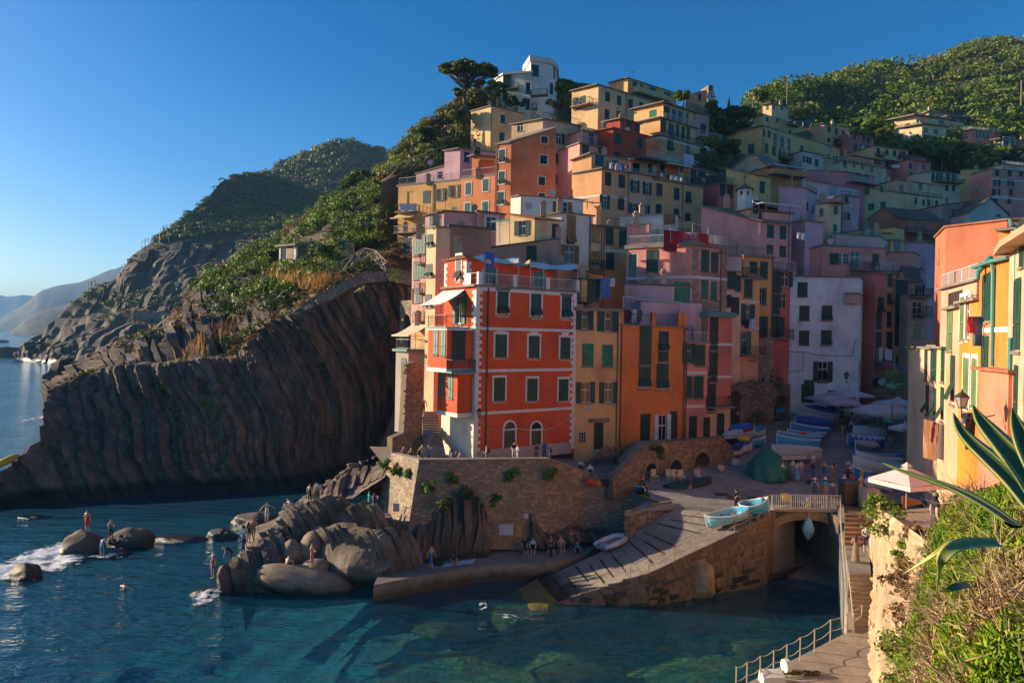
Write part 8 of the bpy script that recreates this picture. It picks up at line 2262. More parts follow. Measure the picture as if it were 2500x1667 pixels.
boat('small boat with teal tarpaulin beside the creeper',*gb('X4',560,560,850,535),BW,cover=(.02,.22,.30),bow='b',ht=.7)
boat('black bottomed white boat half hidden by the ramp wall',*gb('X4',40,690,420,640),(.02,.02,.03),stripe=BW,cover=(.40,.44,.48),bow='b',ht=.8)
boat('small turquoise boat in the left group',*gb('X4',590,735,850,715),(.06,.36,.52),bow='b',ht=.65)
boat('white boat with blue inside in the left group',*gb('X4',380,880,610,800),BW,rim=(.04,.25,.5),inner=(.1,.35,.5),bow='b',ht=.8)
boat('white boat with dark blue rim nearest the ramp wall',*gb('X4',200,945,430,880),BW,rim=(.015,.06,.3),stripe=(.015,.06,.3),inner=(.02,.08,.35),bow='b',ht=.85)
p0,p1=GP('X4',300,830),GP('X4',570,850)
mb=MB();mb.tube([p0.lerp(p1,t)+Ve((0,0,1.35+.1*sin(pi*t)))for t in(0,.1,.3,.5,.7,.9,1)],[.03,.2,.3,.32,.3,.2,.03],10);mb.build('kayak',flat((.55,.33,.015),.5,'yellow_plastic'),smooth=True,label='yellow kayak laid across the white boats',cat='kayak')
boat('teal covered boat beside the wall bicycle',*gb('X4',1040,230,1320,200),(.05,.12,.12),cover=(.02,.20,.26),bow='b',ht=.9)
boat('white boat under the terrace banner',*gb('X1',1010,440,1500,480),BW,cover=(.45,.47,.5),bow='a',ht=.8)
boat('boat under a blue and white striped tarpaulin',*gb('X1',930,590,1480,620),(.03,.12,.36),cover=((.03,.16,.42),(.50,.53,.55)),bow='a',ht=.9)
boat('boat under a peaked grey tarpaulin',*gb('X1',1050,730,1400,740),(.10,.12,.14),cover=(.40,.38,.35),bow='a',ht=1.0)
boat('white boat with royal blue deck in the right group',*gb('X1',1030,830,1750,860),(.02,.12,.42),rim=(.02,.16,.5),inner=(.4,.38,.3),bow='a',ht=.8)
boat('long white open boat in the right group',*gb('X1',1050,890,1760,960),BW,inner=(.40,.37,.28),bow='a',ht=1.0)
boat('white boat with cream hull nearest the crowd',*gb('X1',1010,980,1780,1060),(.54,.53,.50),inner=(.10,.35,.5),bow='a',ht=1.0)
boat('blue boat partly behind the crowd',*gb('X1',1010,1090,1300,1130),(.03,.18,.44),bow='a',ht=.8)
boat('blue and white striped boat at the front of the right group',*gb('X1',1180,1200,1620,1290),BW,stripe=(.03,.13,.42),rim=(.03,.13,.42),inner=(.3,.42,.5),bow='a',ht=.8)
def on_slip(v,x,y):
 z=4.0
 best=None
 for a in np.linspace(.3,1.05,60):
  for b in np.linspace(0,1,30):
   q=sl_pt(min(a,1.0),b);d=ray(*px(v,x,y));t=q.y
   e_=(CAM.x+d.x*t-q.x)**2+(CAM.z+d.z*t-q.z)**2
   if best is None or e_<best[0]:best=(e_,q)
 return best[1]
boat('pale blue open boat lower on the slipway',on_slip('O',700,445),on_slip('O',980,360),PALE_B,inner=(.25,.52,.62),bow='a',ht=.75,lift=.12,beam=1.7)
boat('sky blue open boat at the top of the slipway',on_slip('O',930,345),on_slip('O',1165,215)+Ve((.3,.2,.1)),(.05,.36,.58),inner=(.08,.38,.55),bow='b',ht=.8,lift=.12,beam=1.8)
boat('dark navy boat with red stripe and green tarpaulin above the slipway',P('X5',870,860,54.2)+Ve((0,.3,.0)),P('X5',1510,760,56.0),(.01,.014,.03),stripe=(.015,.02,.05),rim=(.22,.015,.03),cover=(.01,.05,.045),bow='b',ht=1.0,lift=.1)
boat('slim blue boat behind the wall top below the ramp',P('X5',340,715,56.2),P('X5',830,720,56.8),(.03,.20,.50),inner=(.05,.25,.5),bow='b',ht=.55,lift=.05,beam=1.2)
da,db=PZ('L',1560,480,1.75),PZ('L',1750,400,2.05);d=(db-da).normalized();sd=d.cross(Ve((0,0,1)))
o=empty('inflatable_dinghy',(da+db)/2,'grey inflatable dinghy at the top of the quay ledge','dinghy','boats of the harbour')
mb=MB();c_=[da+sd*.6,da.lerp(db,.4)+sd*.62,db-d*.4+sd*.55,db+d*.05+sd*.2,db+d*.05-sd*.2,db-d*.4-sd*.55,da.lerp(db,.4)-sd*.62,da-sd*.6]
mb.tube([p+Ve((0,0,.3))for p in c_],[.12,.22,.22,.22,.22,.22,.22,.12],10);mb.build('tube',flat((.46,.48,.50),.5,'hypalon',.1),o,smooth=True)
MB().hexa([da+sd*.5+Ve((0,0,.1)),db-d*.3+sd*.4+Ve((0,0,.1)),db-d*.3-sd*.4+Ve((0,0,.1)),da-sd*.5+Ve((0,0,.1))],[p+Ve((0,0,.18))for p in(da+sd*.5,db-d*.3+sd*.4,db-d*.3-sd*.4,da-sd*.5)]).build('floor',flat((.22,.26,.32),.7,'dinghy_floor'),o)
MB().beam(da+d*.3+sd*.5+Ve((0,0,.3)),da+d*.3-sd*.5+Ve((0,0,.3)),.06,.4).build('transom',flat((.3,.3,.3),.7,'transom'),o)
p0,p1=P('I',-30,625,64),P('I',85,570,66)
mb=MB();mb.tube([p0.lerp(p1,t)+Ve((0,0,.2))for t in(0,.1,.35,.65,.9,1)],[.03,.25,.35,.35,.25,.03],10);mb.build('kayak',flat((.62,.42,.03),.5,'yellow_plastic'),smooth=True,label='yellow kayak drawn up on the cliff point at the left edge',cat='kayak')
c=GP('N',640,940);import bmesh as _bm
b_=_bm.new();_bm.ops.create_icosphere(b_,subdivisions=4,radius=1);V=np.array([q.co[:]for q in b_.verts]);Fq=np.array([[k.index for k in f.verts]for f in b_.faces]);b_.free()
V[:,2]=np.maximum(V[:,2],-.2);fold=.10*np.sin(np.arctan2(V[:,1],V[:,0])*9+V[:,2]*3)*(1-V[:,2]);V[:,:2]*=(1+fold+.15*(1-V[:,2]))[:,None]
V=V*np.array([1.45,1.9,2.0])+np.array([c.x+.1,c.y+1.6,c.z+.3]);V[:,2]+=(fbm(V*.9,3,4)-.5)*.7+.15*(V[:,0]-c.x)
V[:,2]=np.maximum(V[:,2],c.z+.02)
tag(np_mesh('covered_boat',V,Fq,flat((.01,.12,.075),.55,'green_tarp',.3),smooth=True),'boat wrapped in a draped dark green tarpaulin','covered boat')
p=PZ('A',45,1352,.2);o=empty('sailing_boat',p,'tiny moored sailing boat far out beyond the headland','boat')
mb=MB();mb.hexa([p+Ve((-3,-1,0)),p+Ve((3.4,-.6,0)),p+Ve((3.4,.6,0)),p+Ve((-3,1,0))],[p+Ve((-3.2,-1.2,1)),p+Ve((4.4,-.2,1.2)),p+Ve((4.4,.2,1.2)),p+Ve((-3.2,1.2,1))]);mb.build('hull',M_trim,o)
MB().beam(p+Ve((.3,0,1)),p+Ve((.3,0,11)),.18).build('mast',M_ironw,o)
# ---- parasols, tables, signs
def parasol(label,top,w,drop,colr,pole_to,ang=0,square=True,name='parasol',val=.22):
 o=empty(name,Ve((top.x,top.y,pole_to)),label,'parasol','parasols')
 n=4 if square else 8
 ring=[top+rotz((w/2*(1.414 if square else 1)*cos(2*pi*(k+.5)/n),w/2*(1.414 if square else 1)*sin(2*pi*(k+.5)/n),-drop),ang)for k in range(n)]
 mb=MB()
 for k in range(n):
  a_,b_=ring[k],ring[(k+1)%n]
  m=(a_+b_)/2+Ve((0,0,.04))
  mb.poly([top,a_,m]);mb.poly([top,m,b_])
  mb.poly([a_,b_,b_-Ve((0,0,val)),a_-Ve((0,0,val))])
 cp=mb.build('canopy',flat(colr,.85,'parasol_cloth',.06),o)
 mb=MB();cr_=[top+(r-top)*.16+Ve((0,0,.10))for r in ring]
 for k in range(n):mb.poly([top+Ve((0,0,.2)),cr_[k],cr_[(k+1)%n]])
 mb.build('vent_cap',flat(colr,.85,'parasol_cloth',.06),cp)
 mb=MB();mb.tube([Ve((top.x,top.y,pole_to)),top-Ve((0,0,.05))],.035,7);mb.build('pole',flat((.35,.20,.12),.6,'pole_wood'),o)
 rb_=MB()
 for r in ring:rb_.beam(top-Ve((0,0,drop*.45)),r+Ve((0,0,.02)),.025)
 rb_.build('ribs',M_wood,o,kind='stuff')
 return o
parasol('pale pink square parasol above the bastion terrace',P('Q',672,222,33),2.35,.72,(.62,.45,.42),8.9,ang=.35)
wz=lambda v,x,y:P(v,x,y,77)
parasol('lilac white cafe parasol in front of the white house',P('X2',690,470,76.5),3.9,.6,(.50,.45,.50),8.9,ang=.1)
parasol('white cafe parasol at the white house corner',P('X2',1050,385,77.5),3.6,.6,(.56,.57,.58),9.0,ang=.1)
parasol('lower lilac cafe parasol beside the entrance',P('X2',830,570,74.5),3.4,.4,(.48,.44,.50),8.6,ang=.1)
parasol('widest white parasol over the restaurant terrace',P('X2',1680,640,72.0),5.6,.95,(.55,.56,.55),8.0,ang=.12)
parasol('white parasol behind the restaurant terrace',P('X2',1980,560,75.5),4.0,.7,(.56,.58,.60),8.6,ang=.12)
parasol('small white parasol under the white balcony',P('X2',2110,1035,66),2.0,.5,(.56,.57,.56),6.6,ang=.12)
dk0,dk1,dk2,dk3=GP('X1',1150,330),GP('X1',1520,440),GP('X1',1600,130),GP('X1',1180,100)
zd=max(p.z for p in(dk0,dk1))+.55
deck=empty('restaurant_deck',dk0,'timber restaurant deck with lattice rail and lettered white banner','deck')
MB().prism([(p.x,p.y)for p in(dk0,dk1,dk2,dk3)],dk0.z-.4,zd).build('platform',M_wood,deck)
M_lat=flat((.33,.30,.22),.8,'lattice')
lb=MB();K=14
e_=(dk1-dk0);
for i in range(-2,K):
 for sg in(1,-1):
  s0,s1=(i/K,(i+2.4)/K)if sg>0 else((i+2.4)/K,i/K)
  a_=dk0.lerp(dk1,min(max(s0,0),1));b_=dk0.lerp(dk1,min(max(s1,0),1))
  lb.beam(Ve((a_.x,a_.y,zd+.1)),Ve((b_.x,b_.y,zd+.85)),.035,.02)
lb.build('lattice_rail',M_lat,deck,kind='stuff')
def sign_board(name,label,p0,p1,z0,z1,mat,texts,parent=None,tm=None,th=.03):
 p0,p1=Ve(p0),Ve(p1);e=Ve((p1.x-p0.x,p1.y-p0.y,0));W=e.length;e.normalize();n=Ve((e.y,-e.x,0))
 a_,b_=Ve((p0.x,p0.y,0)),Ve((p1.x,p1.y,0))
 mb=MB();mb.hexa([a_+n*th+Ve((0,0,z0)),b_+n*th+Ve((0,0,z0)),b_+Ve((0,0,z0)),a_+Ve((0,0,z0))],[a_+n*th+Ve((0,0,z1)),b_+n*th+Ve((0,0,z1)),b_+Ve((0,0,z1)),a_+Ve((0,0,z1))])
 if parent is None:o=mb.build(name,mat,label=label,cat='sign')
 else:o=mb.build(name,mat,parent)
 for txt,u,w,size in texts:
  cu=bpy.data.curves.new('lettering','FONT');cu.body=txt;cu.size=size;cu.extrude=.004;cu.align_x='CENTER';cu.align_y='CENTER';cu.shear=.25
  cu.materials.append(tm or M_iron)
  t0_=bpy.data.objects.new('lettering_curve',cu);COL.objects.link(t0_)
  me_=bpy.data.meshes.new_from_object(t0_.evaluated_get(bpy.context.evaluated_depsgraph_get()));COL.objects.unlink(t0_);bpy.data.objects.remove(t0_)
  t=bpy.data.objects.new('lettering',me_);COL.objects.link(t);t.parent=o
  q=a_+e*(W*u)+n*(th+.012)+Ve((0,0,z0+(z1-z0)*w))-ORG[o.name]
  up_=Ve((0,0,1))
  t.matrix_local=Matrix(((e.x,0,n.x,q.x),(e.y,0,n.y,q.y),(0,1,0,q.z),(0,0,0,1)))
 return o
ba,bb=P('X1',1135,400,dk0.y-.15),P('X1',1508,400,dk0.y-.15)
zb0,zb1=P('X1',1300,435,dk0.y).z,P('X1',1300,345,dk0.y).z
sign_board('banner',None,ba,bb,zb0,zb1,M_trim,(('Lau',.14,.62,.42),('Gio',.86,.42,.42)),deck,M_iron)
mb=MB()
for p in(ba,bb):mb.beam(Ve((p.x,p.y,dk0.z-.3)),Ve((p.x,p.y,zd+1.0)),.16)
mb.build('sign_posts',M_wood,deck,kind='stuff')
for k,(x,y)in enumerate(((1240,260),(1390,200),(1520,230),(1500,330),(1260,190),(1440,150))):
 p=P('X1',x,y,(dk0.y+dk2.y)/2+(k%3-1)*1.2);c=Ve((p.x,p.y,zd))
 o=empty('dining_table',c,('laid white table at the lattice corner of the deck','laid white table in the middle of the deck','laid white table by the right rail of the deck','laid white table near the lettered banner','small laid table at the back left of the deck','small laid table at the back of the deck')[k],'table','tables on the restaurant deck')
 MB().box(c+Ve((0,0,.73)),1.1,.8,.05,.2).build('cloth',flat((.52,.54,.58),.8,'table_cloth'),o)
 for sx,sy in((-.45,-.3),(.45,-.3),(.45,.3),(-.45,.3)):
  q=c+rotz((sx,sy,0),.2);MB().beam(q,q+Ve((0,0,.7)),.05).build('leg',M_iron,o)
sa,sb=P('X4',1185,910,62.0),P('X4',1635,920,62.6)
sign_board('name_board','white board with small dark letter groups on the covered boat',sa,sb,P('X4',1400,950,62.3).z,P('X4',1400,880,62.3).z,M_trim,(('< >',.2,.5,.25),('< >',.8,.5,.25)))
h=HOUSES['white']
def on_white(x,y):
 _,s,p=h['on'](*(((X_-1850)/.34446,(Y_-480)/.34446)for X_,Y_ in[px('X2',x,y)]).__next__());return p
a_,b_=on_white(605,560),on_white(820,560)
sign_board('cafe_sign','black cafe sign with white capitals over the entrance',a_+Ve((0,-.35,0)),b_+Ve((0,-.35,0)),on_white(700,598).z,on_white(700,525).z,flat((.008,.008,.009),.6,'black_board'),(('I TROC',.5,.5,.42),),None,M_trim)
a_,b_=on_white(175,300),on_white(362,300)
sign_board('hanging_sign','dark green arched sign above the cafe doorway',a_+Ve((0,-.05,0)),b_+Ve((0,-.05,0)),on_white(270,345).z,on_white(270,215).z,flat((.012,.05,.04),.6,'green_board'),(('O',.45,.5,.5),),None,flat((.12,.2,.17),.6,'sign_grey'))
a_,b_=on_white(805,670),on_white(1020,670)
sign_board('chalk_board','grey menu boards beside the cafe entrance',a_+Ve((0,-.05,0)),b_+Ve((0,-.05,0)),on_white(900,712).z,on_white(900,635).z,flat((.10,.11,.11),.7,'slate_board'),())
a_,b_=P('X2',1490,250,80.3),P('X2',1930,250,79.6)
o=sign_board('terrace_banner','dark banner with pale emblem on the upper terrace rail',a_,b_,P('X2',1700,325,80).z,P('X2',1700,180,80).z,flat((.01,.012,.015),.6,'banner_black'),(('|||',.9,.6,.6),),None,M_trim)
mb=MB();q=(Ve(a_)+Ve(b_))/2;zq=P('X2',1730,250,80).z
mb.mesh([(q.x+.75*cos(t*pi/8),q.y-.06,zq+.45*sin(t*pi/8))for t in range(16)],[tuple(range(16))]);mb.build('emblem',flat((.30,.36,.40),.7,'emblem_grey'),o)
mb=MB();pa_,pb_=P('H',820,1150,82.5),P('H',1065,1215,81);pc_,pd_=P('H',1065,1230,78.2),P('H',830,1165,79.5)
mb.hexa([p-Ve((0,0,.04))for p in(pd_,pc_,pb_,pa_)],[pd_,pc_,pb_,pa_]);mb.build('awning',flat((.10,.11,.13),.8,'dark_canvas'),label='wide dark awning over the upper street restaurant',cat='awning')
def hung_balcony(label,v,x0,x1,yt,yb,Y,mat_r,mat_b,dep=1.4):
 a_,b_=P(v,x0,yb,Y),P(v,x1,yb,Y);b_.y=a_.y+.3
 ht_=P(v,x0,yt,Y).z-a_.z
 o=empty('iron_balcony',a_,label,'balcony')
 q=[a_,b_,b_+Ve((0,dep,0)),a_+Ve((0,dep,0))]
 MB().hexa([p-Ve((0,0,.35))for p in q],q).build('floor',mat_b,o)
 railing(o,[q[3],q[0],q[1]],ht_,mat_r,step=.14)
 return o
hung_balcony('white slatted balcony with teal underside above the restaurant','X2',1860,2130,690,965,60.0,M_ironw,M_teal)
o=hung_balcony('bright green iron balcony on the beige end house','X2',1915,2185,70,300,58.6,flat((.04,.22,.10),.5,'green_iron'),flat((.05,.25,.16),.6,'green_slab'))
mb=MB();
for x in(1920,2175):mb.beam(P('X2',x,300,58.6),P('X2',x,-260,58.6),.06)
mb.beam(P('X2',1750,40,58.5),P('X2',2180,75,58.5),.08);mb.build('frame_posts',flat((.04,.22,.10),.5,'green_iron'),o)
def lamp(label,v,x,y,Y,sc_=1.0,wall=None):
 p=P(v,x,y,Y);o=empty('street_lamp',p,label,'lamp','lantern lamps')
 ring=lambda r,z:[p+Ve((r*sc_*cos(.785+k*pi/2),r*sc_*sin(.785+k*pi/2),z*sc_))for k in range(4)]
 MB().hexa(ring(.13,-.28),ring(.24,.12)).build('glass',flat((.30,.27,.22),.15,'lamp_glass'),o)
 mb=MB();mb.hexa(ring(.32,.13),ring(.06,.36));mb.hexa(ring(.05,.36),ring(.03,.46));mb.hexa(ring(.15,-.34),ring(.15,-.28));mb.tube([p+Ve((0,0,-.34*sc_)),p+Ve((0,0,-.75*sc_))],.03*sc_,6)
 for k in range(4):mb.beam(ring(.13,-.28)[k],ring(.245,.12)[k],.03*sc_)
 mb.build('cap',M_iron,o)
 if wall:MB().tube([p+Ve((0,0,-.7*sc_)),p+Ve(wall)*.5+Ve((0,0,-.75*sc_)),p+Ve(wall)+Ve((0,0,-.6*sc_))],.03*sc_,6).build('bracket',M_iron,o)
 return o
lamp('black lantern on the white house wall','X2',992,130,78.2,1.1,(.6,.9,0))
lamp('black lantern on the corner of the red house','K',750,535,56.3,1.0,(.15,.9,0))
lamp('large dark lantern in front of the orange facade','X6',1190,400,33.0,1.15,(1.6,0,0))
lamp('lantern at the street head between lilac walls','H',1152,525,84,1.1,(.6,.6,0))
lamp('shadowed lantern below the vaulted arch','M',1365,1045,69.6,1.0,(-1.0,.3,0))
lamp('dusty lantern beside the restaurant deck','X1',1605,440,62.5,1.2,(1.5,.2,0))
for k,(v,x,y,Y,w_,h_,c_)in enumerate((('J',1745,590,49.9,.45,.6,(.6,.6,.6)),('K',975,1510,49.7,1.0,.75,(.48,.44,.48)),('K',1080,1520,50.1,.4,.75,(.42,.24,.06)),('K',1140,1395,50.9,.35,.35,(.5,.48,.45)))):
 p=P(v,x,y,Y);MB().box(p,w_,.03,h_,0).build('notice',flat(c_,.7,'notice'),label=('white warning notice on the sunlit wall end','white double notice low on the terrace wall','orange notice beside the double one','small white plate on the terrace wall')[k],cat='notice')
h=HOUSES['y1'];A,e,n,W=h['segs'][0][:4]
for k,x in enumerate((220,295)):
 _,s,p=h['on'](x,1350);q=A+e*s+n*1.25
 mb=MB();R_,r_=.42,.12
 for i in range(18):
  for j in range(6):
   f=lambda i,j:(q.x+e.x*(R_+r_*cos(j*pi/3))*cos(i*pi/9)+n.x*r_*sin(j*pi/3),q.y+e.y*(R_+r_*cos(j*pi/3))*cos(i*pi/9)+n.y*r_*sin(j*pi/3),p.z+(R_+r_*cos(j*pi/3))*sin(i*pi/9))
   mb.poly([f(i,j),f(i+1,j),f(i+1,j+1),f(i,j+1)])
 mb.build('lifebuoy',flat((.55,.16,.12),.6,'lifebuoy_red',.2),smooth=True,label=('faded red lifebuoy hung left on the yellow house stair','faded red lifebuoy hung right on the yellow house stair')[k],cat='lifebuoy')
ys=empty('entrance_stair',(A.x,A.y,4.5),'outside stair with iron rail up to the yellow house door','stairs')
_,s1,p1=h['on'](300,1395);_,s0,p0=h['on'](60,1510)
for i in range(9):
 a0=s0+(s1-1.4-s0)*i/9;a1=s0+(s1-1.4-s0)*(i+1)/9;z=p0.z+(p1.z-p0.z)*(i+1)/9-.3
 q=[A+e*a0+n*1.3,A+e*a1+n*1.3,A+e*a1+n*.1,A+e*a0+n*.1]
 MB().hexa([(k.x,k.y,4.5)for k in q],[(k.x,k.y,z)for k in q]).build('step',M_slabc,ys)
q=[A+e*(s1-1.4)+n*1.3,A+e*s1+n*1.3,A+e*s1+n*.1,A+e*(s1-1.4)+n*.1]
MB().hexa([(k.x,k.y,p1.z-.7)for k in q],[(k.x,k.y,p1.z-.3)for k in q]).build('landing',M_slabc,ys)
MB().hexa([(k.x,k.y,4.5)for k in(q[0]+e*.9,q[1],q[2],q[3]+e*.9)],[(k.x,k.y,p1.z-.7)for k in(q[0]+e*.9,q[1],q[2],q[3]+e*.9)]).build('support',stucco((.58,.36,.10),.5),ys)
qa=A+e*s0+n*1.25
railing(ys,[(qa.x,qa.y,p0.z-.3),(q[0].x,q[0].y,p1.z-.3),(q[1].x,q[1].y,p1.z-.3)],.95,M_iron)
for k,(v,x,y,Y,c_,s_)in enumerate((('K',1665,1115,54.6,(.45,.06,.02),.55),('K',1735,1125,54.7,(.60,.17,.02),.4),('K',1820,1115,55,(.01,.012,.02),.45),('X5',125,590,55.2,(.6,.10,.03),.4),('X5',810,1190,53.2,(.6,.12,.03),.45),('X5',865,1160,53.3,(.4,.42,.45),.35),('X5',1640,370,59.5,(.55,.3,.2),.5),('X4',290,1010,61.5,(.40,.36,.34),.6),('N',740,1070,51.3,(.55,.40,.01),.55),('X1',715,1400,51.5,(.03,.10,.16),.4),('X1',365,1130,56.5,(.015,.015,.02),.5))):
 p=P(v,x,y,Y);b_=_bm.new();_bm.ops.create_icosphere(b_,subdivisions=3,radius=1);V=np.array([q_.co[:]for q_ in b_.verts]);Fq=np.array([[t.index for t in f.verts]for f in b_.faces]);b_.free()
 V*=(1+(fbm(V*1.6+k*7,3,k)-.5)*.9)[:,None];V=V*np.array([s_*.7,s_*.45,s_*.6])+np.array(p)
 tag(np_mesh('bundle',V,Fq,flat(c_,.7,'bundle_cloth',.3),smooth=True),('red towel heap hung on the terrace wall','orange bag hung on the terrace wall','black jacket left on the wall end','orange life vest beside the blue boat','orange float at the slipway corner','grey float at the slipway corner','pale and orange flag cloth against the ramp wall','grey net heap by the ramp wall','yellow rope bundle on the bridge rail end','blue rucksack on the bridge','black suitcase in the crowd')[k],'bundle')
c=GP('X1',945,1420);o=empty('waste_bin',c,'tall dark slatted bin by the bridge corner','bin')
MB().box(c+Ve((0,0,.75)),1.1,.8,1.5,.15).build('body',flat((.05,.045,.04),.7,'bin_wood',.3),o);MB().box(c+Ve((0,0,1.62)),1.25,.95,.22,.15).build('lid',flat((.03,.05,.09),.5,'bin_lid'),o)
c=GP('X1',1280,1480);mb=MB();mb.tube([c+Ve((0,0,-.5)),c+Ve((0,0,1.0)),c+Ve((0,0,1.3)),c+Ve((0,0,1.45))],[.75,.75,.65,.2],14);mb.build('round_post',M_concdry,smooth=True,label='squat round topped concrete post behind the bastion',cat='post')
fb=MB();a_,b_=P('Q',640,492,33.5),P('Q',757,492,34.2);zt1=P('Q',640,410,33.5).z
o=empty('board_fence',a_,'short brown board fence under the pink parasol','fence')
for k in range(8):
 p,q=a_.lerp(b_,(k+.05)/8),a_.lerp(b_,(k+.95)/8);zt_=zt1-.05*k
 MB().hexa([(p.x,p.y,9.0),(q.x,q.y,9.0),(q.x,q.y+.04,9.0),(p.x,p.y+.04,9.0)],[(p.x,p.y,zt_),(q.x,q.y,zt_),(q.x,q.y+.04,zt_),(p.x,p.y+.04,zt_)]).build('board',flat((.26,.14,.08),.7,'brown_board',.25),o)
for k,(x,y)in enumerate(((910,640),(990,660),(1080,640),(690,640),(1320,560))):
 c=P('X5',x,y,56.2+.6*(x>1200));c.z=ground_z(c.x,c.y)
 o=empty('plastic_chair',c,('cream plastic chair left of the cafe table','cream plastic chair in front of the cafe table','cream plastic chair right of the cafe table','cream plastic stool behind the blue boat','cream plastic chair by the third niche')[k],'chair','plastic chairs by the ramp wall')
 ml=flat((.50,.44,.32),.5,'cream_plastic')
 MB().box(c+Ve((0,0,.45)),.5,.48,.05,.3).build('seat',ml,o);q=c+rotz((0,.22,.72),.3);MB().box(q,.48,.05,.5,.3).build('backrest',ml,o)
 for sx,sy in((-.22,-.2),(.22,-.2),(.22,.2),(-.22,.2)):w_=c+rotz((sx,sy,0),.3);MB().beam(w_,w_+Ve((0,0,.45)),.05).build('leg',ml,o)
for k,(x,y,Y)in enumerate(((1030,620,56.8),(560,650,56.4))):
 c=P('X5',x,y,Y);c.z=ground_z(c.x,c.y);o=empty('cafe_table',c,('small cafe table with a dark top before the second niche','small cafe table before the first niche')[k],'table')
 MB().box(c+Ve((0,0,.72)),.9,.8,.05,.3).build('top',flat((.10,.10,.14),.5,'table_top'),o)
 for sx,sy in((-.35,-.3),(.35,-.3),(.35,.3),(-.35,.3)):w_=c+rotz((sx,sy,0),.3);MB().beam(w_,w_+Ve((0,0,.7)),.05).build('leg',flat((.50,.44,.32),.5,'cream_plastic'),o)
 # ---- laundry
def laundry(label,v,x0,x1,y,Y,items,dy=0):
 if v in 'DEH' and Y>50:items=[(u,w_*.62,h_*.6,c_)for u,w_,h_,c_ in items]
 a_,b_=P(v,x0,y,Y),P(v,x1,y+dy,Y)
 o=empty('clothesline',a_,label,'laundry','washing hung out to dry')
 MB().beam(a_,b_,.02).build('line',M_ironw,o)
 for u,w_,h_,c_ in items:
  p=a_.lerp(b_,u);e=(b_-a_).normalized();mb=MB();K=5
  for i in range(K):
   for j in range(3):
    g=lambda i,j:p+e*((i/K-.5)*w_)+Ve((0,.05*sin(i*2.1+j),-h_*j/3))
    mb.poly([g(i,j),g(i+1,j),g(i+1,j+1),g(i,j+1)])
  mb.build('garment',flat(c_,.9,'washing',.1),o)
WH=(.58,.58,.58);BK=(.02,.02,.03);BL=(.06,.12,.35)
laundry('dark and white clothes airing on the orange house terrace','M',405,640,190,66.0,[(.1,.5,1.0,(.2,.03,.04)),(.25,.6,1.1,BK),(.42,.6,1.3,WH),(.6,.6,1.1,(.1,.08,.12)),(.8,.7,1.2,(.4,.42,.46))])
laundry('blue towel and white shirt above the yellow roof room','F',1770,1875,680,66.0,[(.3,.9,1.9,(.08,.16,.45)),(.8,.6,.8,WH)])
laundry('coral towel under the yellow house window','M',270,340,950,64.6,[(.5,.7,1.6,(.60,.12,.10))])
laundry('white cloth under the other yellow house window','M',65,140,955,63.7,[(.5,1.1,.8,(.45,.46,.5))])
laundry('white washing on the peach row balcony','D',720,920,895,91,[(.1,.7,.9,(.4,.3,.4)),(.3,.7,1.0,BK),(.5,.8,1.0,WH),(.7,.8,1.0,WH),(.9,.6,.9,WH)],40)
laundry('coloured washing on the peach roof pergola','D',290,470,805,84.5,[(.15,.7,1.3,WH),(.4,.8,1.5,(.5,.48,.45)),(.65,.7,1.5,BL),(.88,.8,.8,(.6,.05,.2))],20)
laundry('pale blue sheets below the loggia house door','D',925,1000,735,103,[(.3,1.8,2.8,(.45,.52,.62)),(.75,1.2,2.4,WH)],15)
laundry('white towels between the dark street houses','H',860,950,1065,82,[(.15,.8,2.6,WH),(.65,.9,2.2,WH),(.9,.7,2.2,WH)],20)
laundry('white washing on the yellow balcony below the lilac house','H',270,380,250,81,[(.2,.7,1.3,WH),(.5,.7,1.4,WH),(.75,.7,1.4,(.4,.45,.55))],15)
laundry('towels and jeans beside the amber drainpipe','H',1500,1585,850,37.0,[(.25,.5,.9,(.50,.03,.06)),(.7,.5,1.6,(.12,.18,.26))])
laundry('cream sheet and dark shirt on the pale yellow facade','X6',850,990,600,46,[(.2,1.0,2.6,(.62,.52,.36)),(.5,.5,1.4,(.15,.03,.08)),(.85,.7,2.4,WH)],40)
laundry('blue shirt and dark trousers by the orange facade','X6',1225,1300,525,37,[(.2,.5,.6,BL),(.7,.5,2.0,BK)])
laundry('white washing on the pale peach house balcony','E',865,935,1012,121.5,[(.3,1.2,.9,WH),(.7,1.2,.9,WH)])
laundry('washing under the straw yellow tall house window','E',1480,1590,1190,118,[(.3,1.2,.8,(.4,.3,.3)),(.7,1.2,.8,WH)])
laundry('row of cloths on the pink apartment house','E',1655,1760,1245,114.5,[(.2,1.4,.9,WH),(.5,1.4,.9,(.45,.5,.6)),(.8,1.4,.9,WH)])
laundry('dark shirts under the narrow peach house window','G',1430,1510,1120,73.9,[(.2,.5,1.0,BK),(.5,.5,1.1,(.3,.32,.4)),(.8,.6,1.2,WH)])
laundry('scarlet cloths under the pink house pergola','G',770,1090,380,71.5,[(.12,1.4,2.2,(.20,.005,.012)),(.42,2.6,1.4,(.45,.008,.02)),(.68,.7,1.6,(.6,.3,.4)),(.9,1.8,1.2,(.42,.01,.02))],30)
laundry('white clothes on the yellow end balcony','C',85,235,1355,98.5,[(.15,.8,.9,WH),(.35,.8,1.1,WH),(.55,.7,.9,WH),(.8,.8,1.1,WH)])
h=HOUSES['pinkstone']
mb=MB()
for x0,y0,x1,y1 in((670,350,995,320),(995,320,1125,360),(805,350,810,480),(993,320,990,480),(1123,358,1120,480),(670,350,672,500),(670,370,995,345)):mb.beam(P('G',x0,y0,71.5),P('G',x1,y1,71.5),.06)
mb.build('pergola',flat((.50,.44,.34),.7,'pale_pole'),label='slim pole pergola on the pink house terrace',cat='pergola')
mb=MB()
